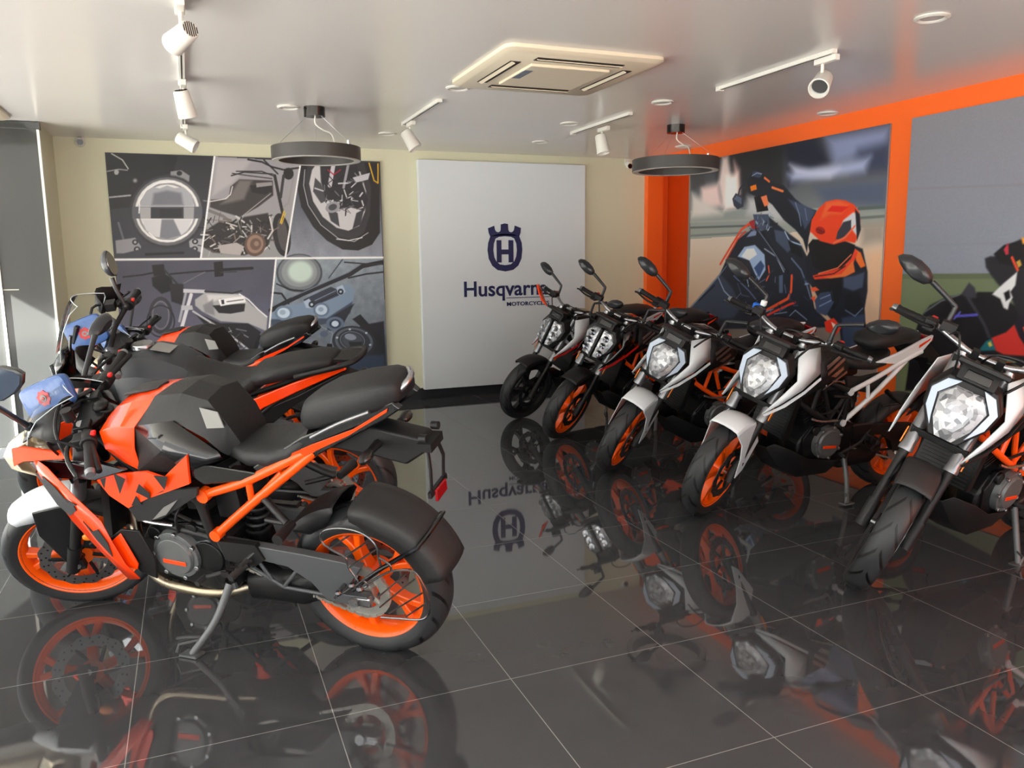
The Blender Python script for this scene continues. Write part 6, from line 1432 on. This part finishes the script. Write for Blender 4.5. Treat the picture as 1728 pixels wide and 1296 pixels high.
        b.p(MB().prism([(.62, .80), (.5, .79), (.30, .81), (.28, .72), (.40, .68), (.6, .72)], sg*.10, sg*.118), 'side_cover', BLACKM, bevel=.006)
    # belly pan
    m = MB(); rows = [[(1.10, .0, .40), (1.08, .07, .40), (1.05, .10, .43)], [(1.02, 0, .27), (.99, .10, .28), (.96, .16, .40)], [(.88, 0, .20), (.86, .12, .21), (.84, .17, .34)], [(.62, 0, .19), (.62, .11, .20), (.60, .15, .30)], [(.5, 0, .24), (.5, .09, .25), (.5, .12, .3)]]
    b.p(m.grid(rows, True), 'belly_pan', BLACKM, solid=.005, bevel=.004)
    # seats
    b.p(MB().loft([(.68, .05, .88, .925), (.64, .085, .85, .915), (.55, .115, .82, .89), (.42, .13, .81, .885), (.33, .125, .825, .91), (.29, .10, .87, .94)], 20, 2.7), 'rider_seat', SEATM, smooth=60)
    b.p(MB().loft([(.43, .05, .94, .975), (.40, .09, .92, 1.01), (.30, .105, .925, 1.03), (.15, .10, .945, 1.035), (.04, .08, .965, 1.02), (0., .04, .975, 1.0)], 20, 2.8), 'pillion_seat', SEATM, smooth=60)
    b.p(MB().box((-.105, 0, .955), (.03, .10, .03)), 'tail_light', REDREF, bevel=.006)
    # headlight: glass, frosted side strips, black mask
    def fx(z): return 1.275-(z-.75)*.32
    def fp(pts, d=0.): return [(fx(z)+d-abs(y_)*.25, y_, z) for y_, z in pts]
    glass = [(-.055, .942), (.055, .942), (.098, .888), (.078, .80), (.035, .735), (-.035, .735), (-.078, .80), (-.098, .888)]
    mask = [(0, 1.0), (.10, .985), (.15, .90), (.135, .82), (.06, .715), (-.06, .715), (-.135, .82), (-.15, .90), (-.10, .985)]
    big = [(0, .985), (.10, .97), (.145, .90), (.13, .82), (.06, .725), (-.06, .725), (-.13, .82), (-.145, .90), (-.10, .97)]
    m = MB().rings([[(x_-.13, y_*.7, .86+(z-.86)*.75) for x_, y_, z in fp(mask)], [(x_-.05, y_, z) for x_, y_, z in fp(mask)], fp(big, -.012), fp([(y_*.96, .86+(z-.86)*.96) for y_, z in big], 0)])
    hl = b.p(m, 'headlight', BLACKM, steer=True, bevel=.004)
    if not c['split']:
        gl = MB(); ctr = fp([(0, .84)], .03)[0]
        gl.rings([fp(glass, .0), fp([(y_*.96, .84+(z-.84)*.96) for y_, z in glass], .012), fp([(y_*.55, .84+(z-.84)*.55) for y_, z in glass], .024)])
        gl.build('lens', LENSM, hl, smooth=20)
        for sg in (1, -1):
            st_ = [(.045, .966), (.095, .952), (.132, .895), (.118, .825), (.07, .765), (.082, .80), (.104, .888), (.058, .948)]
            MB().rings([fp([(sg*y_, z) for y_, z in st_], d_) for d_ in (0., .010)]).build('light_strip', DRLM, hl)
    else:
        for sg in (1, -1):
            h = [(.014, .955), (.085, .945), (.125, .89), (.105, .81), (.055, .742), (.014, .738)]
            gl = MB().rings([fp([(sg*y_, z) for y_, z in h], .0), fp([(sg*(.066+(y_-.066)*.93), .84+(z-.84)*.95) for y_, z in h], .014), fp([(sg*(.066+(y_-.066)*.6), .84+(z-.84)*.6) for y_, z in h], .02)])
            lo = gl.build('lens', LENSM, hl, smooth=20)
            k = MB()
            for z in (.79, .85, .905): k.lathe([(.004, .0), (.026, .0), (.026, .006), (.004, .004)], c=(fx(z)+.012, sg*.062, z), axis='x', n=16)
            k.build('led_cell', CHROME, lo)
        MB().rings([fp([(-.014, .965), (.014, .965), (.014, .735), (-.014, .735)], 0), fp([(-.008, .962), (.008, .962), (.008, .738), (-.008, .738)], .03)]).build('centre_rib', BLACKM, hl)
    m = MB(); m.box((1.165, 0, 1.0), (.05, .15, .085), M4.Rotation(R(-28), 3, 'Y')).box((1.18, 0, 1.045), (.09, .2, .018), M4.Rotation(R(-12), 3, 'Y')); m.mat(1).box((1.192, 0, 1.0), (.006, .1, .04), M4.Rotation(R(-28), 3, 'Y'))
    b.p(m, 'instrument_cluster', [BLACKM, BLACKG], steer=True, bevel=.006)
    # bars
    bar = MB(); K = C+a*.84
    bar.tube([K+V((-.075, -.40, .01)), K+V((-.045, -.24, .018)), K+V((.0, -.13, .0)), K+V((.01, -.06, -.015)), K+V((.01, .06, -.015)), K+V((.0, .13, .0)), K+V((-.045, .24, .018)), K+V((-.075, .40, .01))], .0125, n=12, sm=5)
    bar.mat(1).box(K+V((.005, .05, -.02)), (.05, .03, .05)).box(K+V((.005, -.05, -.02)), (.05, .03, .05))
    hb = b.p(bar, 'handlebar', [c.get('bar', SILVER), ENGM], steer=True)
    grip_set(b, hb, [(K+V((-.042, sg*.23, .018)), K+V((-.077, sg*.405, .01))) for sg in (1, -1)])
    k = MB(); k.box(K+V((.035, -.19, .055)), (.04, .06, .035)).tube([K+V((.03, -.17, .03)), K+V((.12, -.14, .06)), K+V((.12, -.09, -.08)), K+V((.05, -.10, -.3))], .005, sm=5, n=6).tube([K+V((.02, .2, .03)), K+V((.13, .13, .07)), K+V((.1, .0, .03)), K+V((.0, -.02, -.15))], .005, sm=5, n=6).tube([K+V((.02, .18, .02)), K+V((.11, .16, .0)), K+V((.09, .1, -.12)), K+V((.0, .08, -.2))], .006, sm=5, n=6)
    k.build('cables', BLACKM, hb)
    for sg in (1, -1):
        r_ = K+V((-.03, sg*.205, .025))
        mirror(b, r_, [V((.975, sg*.205, 1.165)), V((.975, sg*.225, 1.185)), V((.978, sg*.335, 1.235))], (.975, sg*.42, 1.258), (.088, .042), ((0, -1, .28 if sg < 0 else -.28), (.1, 0, 1)))
    if c.get('charm'):
        MB().box(K+V((-.02, -.235, .055)), (.03, .035, .03)).build('blue_tag', BLUEW, hb, bevel=.004); MB().box(K+V((-.02, -.20, .085)), (.025, .03, .03)).build('white_tag', WHITE, hb, bevel=.004)
    if c.get('guard'):
        b.p(MB().plate([K+V((-.0, -.42, .05)), K+V((.05, -.40, .06)), K+V((.08, -.32, .0)), K+V((.07, -.24, -.06)), K+V((.04, -.23, -.085)), K+V((.04, -.31, -.055)), K+V((.02, -.37, -.01))], (.01, -.012, 0)), 'orange_lever_wrap', ORANGE, None, steer=True, bevel=.004)
    # fender
    if c['fend'] == 'white':
        g = arc_guard((b.wb, .293), .322, 70, 118, .088, .06, t0=.5); fd = b.p(g, 'front_fender', WHITE, steer=True, solid=.005)
        for sg in (1, -1):
            m = MB().plate([(b.wb+.10, sg*.086, .575), (b.wb-.09, sg*.086, .605), (b.wb-.165, sg*.108, .47), (b.wb-.03, sg*.125, .335), (b.wb+.037, sg*.125, .305), (b.wb+.03, sg*.117, .42), (b.wb+.05, sg*.106, .51)], (0, -.006*sg, 0)); m.build('fender_leg', WHITE, fd, bevel=.003)
    else:
        g = arc_guard((b.wb, .293), .322, 62, 128, .075, .075, t0=.45, t1=.45); fd = b.p(g, 'front_fender', c.get('fmat', BLACKM), steer=True, solid=.005)
        for sg in (1, -1): MB().plate([(b.wb+.03, sg*.082, .57), (b.wb-.10, sg*.082, .57), (b.wb-.13, sg*.098, .45), (b.wb-.085, sg*.1, .44)], (0, -.005*sg, 0)).build('fender_stay', BLACKM, fd)
    for sg in (1, -1):
        b.p(MB().box(C+a*.40+V((.0, sg*.128, 0)), (.022, .006, .075), M4.Rotation(R(-25), 3, 'Y')), 'side_reflector', AMBER, steer=True, bevel=.002)
    return b

# ---- tall adventure bike between the two sport bikes
def adventure(label, x, y, yaw, lean, steer):
    b = Bike('adventure_motorcycle', label, x, y, yaw, lean, steer, 1.43, R(26)); rr = .306; b.ms = True
    wheels(b, RIMO, RIMO, .325); chain(b, rr, .58, .42); swingarm(b, rr); engine(b); shock(b, BLACKM); radiator(b)
    fork(b, .325, 0, .86, GREYM, BLACKM, upper0=.4); stand_and_pegs(b, (.58, .255, .065)); tail_bracket(b, -.25, .86)
    a = b.ax; C = V((b.wb+.018, 0, .325))
    m = MB()
    for sg in (1, -1):
        q = lambda x_, y_, z_: (x_, sg*y_, z_)
        m.tube([q(1.08, .035, .95), q(.85, .13, .82), q(.60, .135, .72), q(.35, .13, .78), q(.05, .1, .90)], .0155, n=10, sm=4).tube([q(1.12, .035, .80), q(.88, .135, .62), q(.62, .135, .50)], .0155, n=10, sm=4).tube([q(.61, .14, .53), q(.43, .138, .66), q(.2, .12, .83)], .0145, n=10)
        m.tube([q(.60, .135, .72), q(.60, .135, .5), q(.52, .12, .36)], .017, n=10).tube([q(.85, .13, .82), q(.88, .135, .62)], .0125, n=8)
    b.p(m, 'main_frame', BLACKM)
    rows = [[(1.13, 0, .99), (1.12, .09, .98), (1.10, .15, .93), (1.08, .16, .82)], [(1.02, 0, 1.05), (1.01, .12, 1.035), (1.0, .19, .96), (.98, .21, .82)], [(.90, 0, 1.065), (.89, .12, 1.045), (.88, .19, .97), (.87, .205, .83)],
            [(.78, 0, 1.05), (.78, .115, 1.03), (.78, .17, .95), (.78, .18, .82)], [(.68, 0, 1.0), (.68, .10, .985), (.69, .14, .91), (.70, .15, .80)], [(.62, 0, .93), (.62, .09, .92), (.63, .12, .87), (.66, .13, .78)]]
    tk = b.p(MB().grid(rows, True), 'fuel_tank', TANKG, solid=.004, bevel=.01, seg=3)
    MB().lathe([(.001, .012), (.05, .012), (.055, .004), (.055, -.01)], c=(.93, 0, 1.065), axis='z', n=20).build('filler_cap', SILVER, tk)
    b.p(MB().plate([(.86, .055, 1.062), (.86, -.03, 1.070), (.76, -.03, 1.050), (.76, .055, 1.044)], (0, 0, .003)), 'warning_sticker', STICKER)
    for sg in (1, -1):
        q = lambda f: [(x_, sg*y_, z_) for x_, y_, z_ in f]
        b.p(MB().plate(q([(1.30, .14, .90), (1.10, .2, .98), (1.0, .225, .90), (.95, .23, .72), (1.08, .22, .60), (1.2, .19, .68)]), (0, -.012*sg, 0)), 'side_fairing', BLACKM, bevel=.006)
        b.p(MB().plate(q([(1.26, .152, .90), (1.12, .205, .955), (1.04, .228, .88), (1.06, .23, .82), (1.15, .205, .84)]), (0, .005*sg, 0)), 'fairing_insert', ORANGE)
        b.p(MB().plate(q([(.68, .17, .80), (.52, .16, .80), (.40, .15, .75), (.44, .145, .62), (.60, .16, .62)]), (0, -.012*sg, 0)), 'side_cover', BLACKM, bevel=.006)
        m = MB(); f = q([(.47, .14, .66), (.42, .15, .77), (.33, .152, .835), (.12, .13, .915), (-.13, .10, 1.0), (-.15, .095, .975), (.10, .128, .87), (.28, .15, .79), (.37, .15, .72), (.42, .142, .64)])
        m.plate(f, (0, -.02*sg, 0)); b.p(m, 'tail_fairing', ORANGE, bevel=.006)
        b.p(MB().plate(q([(.40, .138, .66), (.30, .14, .77), (.10, .12, .85), (-.12, .09, .955), (-.06, .09, .88), (.12, .11, .80), (.3, .13, .66)]), (0, -.02*sg, 0)), 'tail_side_panel', BLACKM, bevel=.005)
    b.p(MB().loft([(.72, .05, .93, .99), (.69, .10, .88, 1.0), (.60, .13, .83, .955), (.48, .145, .82, .915), (.38, .145, .83, .92), (.33, .13, .85, .95), (.30, .10, .88, .97)], 20, 2.8), 'rider_seat', SEATM, smooth=60)
    b.p(MB().loft([(.36, .06, .89, .93), (.33, .12, .87, .97), (.2, .125, .90, 1.005), (.02, .115, .945, 1.035), (-.06, .095, .965, 1.035), (-.085, .06, .98, 1.02)], 20, 2.9), 'pillion_seat', SEATM, smooth=60)
    b.p(MB().tube([(.1, .13, .95), (-.12, .12, 1.0), (-.2, .07, 1.02), (-.2, -.07, 1.02), (-.12, -.12, 1.0), (.1, -.13, .95)], .014, n=10, sm=4).box((-.14, 0, 1.01), (.12, .14, .015)), 'grab_rail', BLACKM)
    # nose: headlight, beak, screen
    m = MB(); rows = [[(1.33, 0, 1.08), (1.32, .08, 1.07), (1.28, .14, 1.03)], [(1.40, 0, 1.0), (1.385, .08, .99), (1.33, .14, .97)], [(1.43, 0, .88), (1.41, .07, .88), (1.35, .12, .87)], [(1.36, 0, .82), (1.35, .06, .82), (1.30, .1, .82)]]
    hl = b.p(m.grid(rows, True), 'headlight', BLACKG, solid=.02)
    MB().rings([[(1.415, y_, z_) for y_, z_ in ((-.07, .98), (.07, .98), (.06, .89), (-.06, .89))], [(1.435, y_, z_) for y_, z_ in ((-.05, .965), (.05, .965), (.045, .90), (-.045, .90))]]).build('lens', LENSM, hl)
    b.p(MB().plate([(1.62, 0, .80), (1.45, .07, .86), (1.30, .09, .84), (1.30, -.09, .84), (1.45, -.07, .86)], (0, 0, -.015)), 'beak_fender', ORANGE, bevel=.004)
    rows = []
    for x_, z_, w_ in ((1.40, 1.03, .12), (1.36, 1.11, .15), (1.31, 1.21, .16), (1.26, 1.295, .15), (1.235, 1.325, .11)):
        rows.append([(x_-.09*t*t, w_*t, z_-.02*t*t) for t in (-1, -.8, -.5, -.25, 0, .25, .5, .8, 1)])
    b.p(MB().grid(rows), 'windscreen', SCREEN, subd=1)
    b.p(MB().tube([r[0] for r in rows]+rows[-1][1:-1]+[r[-1] for r in rows[::-1]], .0025, n=6), 'windscreen_edge', mat('clear_edge', (190, 200, 204), .2))
    b.p(MB().box((1.24, 0, 1.14), (.02, .13, .10), M4.Rotation(R(-25), 3, 'Y')).tube([(1.30, .06, 1.0), (1.26, .06, 1.14)], .01).tube([(1.30, -.06, 1.0), (1.26, -.06, 1.14)], .01), 'instrument_display', BLACKG, bevel=.006)
    bar = MB(); K = C+a*.92
    bar.tube([K+V((-.06, -.42, .0)), K+V((-.03, -.24, .01)), K+V((.02, -.12, -.03)), K+V((.03, -.05, -.05)), K+V((.03, .05, -.05)), K+V((.02, .12, -.03)), K+V((-.03, .24, .01)), K+V((-.06, .42, .0))], .0125, n=12, sm=5)
    hb = b.p(bar, 'handlebar', BLACKM, steer=True)
    grip_set(b, hb, [(K+V((-.035, sg*.25, .01)), K+V((-.062, sg*.43, .0))) for sg in (1, -1)])
    k = MB(); k.tube([K+V((.0, -.25, .02)), K+V((.12, -.2, .05)), K+V((.12, -.1, -.1)), K+V((.04, -.05, -.25))], .007, sm=5, n=6).tube([K+V((.0, .25, .02)), K+V((.12, .2, .05)), K+V((.12, .1, -.1)), K+V((.04, .05, -.25))], .006, sm=5, n=6).box(K+V((.03, -.2, .05)), (.045, .06, .04))
    k.build('cables', BLACKM, hb)
    for sg in (1, -1):
        rows = []
        for i in range(7):
            t = i/6; yy = .21+.24*t; dx = .07+.05*math.sin(math.pi*t)-.06*t*t; hh = .035+.045*math.sin(math.pi*min(1, t*1.15))
            rows.append([K+V((dx, sg*yy, .0-hh*.6)), K+V((dx+.02, sg*yy, .01)), K+V((dx, sg*yy, .02+hh))])
        b.p(MB().grid(rows), 'hand_guard', BLACKM, steer=True, solid=.005)
    mirror(b, K+V((-.03, -.23, .02)), [K+V((-.01, -.245, .10)), K+V((.0, -.27, .17))], K+V((-.005, -.30, .235)), (.068, .045), ((.1, -.2, 1), (.3, 1, .2)))
    b.p(arc_guard((b.wb, .325), .35, 50, 130, .08, .07), 'front_fender', BLACKM, steer=True, solid=.005)
    return b

# ------------------------------------------------------------------ placing the bikes
A_ = sport('orange and black sport motorcycle nearest on the left, wire guard beside its rear wheel', .60075, 2.83189, 2.44365, .24998, .57881)
pouch(A_, (1.235, .03, .985), (-.86, -.12, .30), (.28, -.06, .95), (.118, .064), 'blue wrapped pouch with red emblem behind the windscreen of the nearest sport bike')
B_ = adventure('dark grey adventure motorcycle with long stepped seat, between the two orange sport bikes', .705, 4.204, 2.638, .252, .425)
pouch(B_, (1.20, .02, 1.14), (-.8, -.25, .28), (.3, -.05, .95), (.10, .075), 'blue wrapped pouch behind the tall screen of the grey adventure bike')
C_ = sport('orange and black sport motorcycle farthest back on the left, against the collage poster', .671, 5.546, 2.525, .254, .479, False)
pouch(C_, (1.235, .03, .985), (-.86, -.12, .30), (.28, -.06, .95), (.105, .068), 'blue wrapped pouch at the windscreen of the farthest sport bike')
GR = 'row of naked bikes along the orange wall'
wl = dict(tank=BLACKM, shroud=WHITE, line=WHITE, deco=SILVER, tail=WHITE, tailmark=ORANGE)
naked('naked motorcycle nearest on the right, black front wheel, dark fender, orange trellis frame', 4.01, 2.79, 3.322, .25, .488, dict(wl, wheel=BLACKM, rwheel=RIMO, frame=FRAMEO, sub=WHITE, split=False, fend='dark', fmat=DGREY, line=BLACKM), GR)
n4 = naked('naked motorcycle with white front fender and long white subframe, second from the right', 3.995, 3.733, 3.2, .196, .441, dict(wl, wheel=RIMO, frame=BLACKM, sub=WHITE, split=False, fend='white', charm=True), GR)
naked('white and black naked motorcycle in the middle of the five along the orange wall', 3.984, 4.763, 3.198, .269, .608, dict(wl, wheel=RIMO, frame=FRAMEO, sub=WHITE, split=False, fend='white'), GR)
naked('black naked motorcycle with orange wheels and frame, second from the logo board', 4.046, 6.041, 3.35, .279, .409, dict(wl, wheel=RIMO, shroud=BLACKG, line=REDM, deco=GREYM, frame=FRAMEO, sub=BLACKM, split=True, fend='dark', tail=BLACKM), GR)
naked('farthest naked motorcycle, in front of the logo board, black wheels and an orange bar wrap', 4.068, 6.946, 3.351, .293, .194, dict(wl, wheel=BLACKM, line=REDM, frame=WHITE, sub=BLACKM, split=True, fend='dark', guard=True, deco=GREYM), GR)

# ------------------------------------------------------------------ light
W = bpy.data.worlds.new('daylight'); SC.world = W; W.use_nodes = True; nt = W.node_tree; bg = nt.nodes['Background']
tc = nt.nodes.new('ShaderNodeTexCoord'); sp = nt.nodes.new('ShaderNodeSeparateXYZ'); nt.links.new(tc.outputs['Generated'], sp.inputs[0])
rp = nt.nodes.new('ShaderNodeValToRGB'); rp.color_ramp.elements[0].position = .0; rp.color_ramp.elements[0].color = (1., .95, .86, 1); rp.color_ramp.elements[1].position = .6; rp.color_ramp.elements[1].color = (.55, .74, 1., 1)
nt.links.new(sp.outputs['Z'], rp.inputs[0]); nt.links.new(rp.outputs[0], bg.inputs['Color']); bg.inputs['Strength'].default_value = 2.4
def portal(name, loc, rot, sx, sy):
    l = bpy.data.lights.new(name, 'AREA'); l.shape = 'RECTANGLE'; l.size = sx; l.size_y = sy; l.cycles.is_portal = True
    o = bpy.data.objects.new(name, l); COL.objects.link(o); o.location = loc; o.rotation_euler = rot
portal('left_opening_portal', (-3.05, 2.6, 1.25), (0, R(-90), 0), 2.5, 11.0)
portal('front_opening_portal', (.9, -2.9, 1.25), (R(90), 0, 0), 7.8, 2.5)
sun = bpy.data.lights.new('sun', 'SUN'); sun.energy = 60.0; sun.angle = R(.6); sun.color = (1, .97, .92)
so = bpy.data.objects.new('sun', sun); COL.objects.link(so); so.rotation_euler = V((.79, .28, -.55)).to_track_quat('-Z', 'Y').to_euler()

# ------------------------------------------------------------------ camera
cam = bpy.data.cameras.new('camera'); co = bpy.data.objects.new('camera', cam); COL.objects.link(co); SC.camera = co
cam.sensor_fit = 'HORIZONTAL'; cam.sensor_width = 36; cam.lens = 1350.68/1728*36; cam.clip_start = .05
co.matrix_world = M4(((0.9280190, 0.0689682, -0.3660931, 0), (-0.3723185, 0.1383746, -0.9177317, 0), (-0.0126363, 0.9879756, 0.1540924, 1.43717), (0, 0, 0, 1)))
SC.view_settings.view_transform = 'Standard'; SC.view_settings.look = 'None'; SC.view_settings.exposure = .34; SC.view_settings.gamma = 1
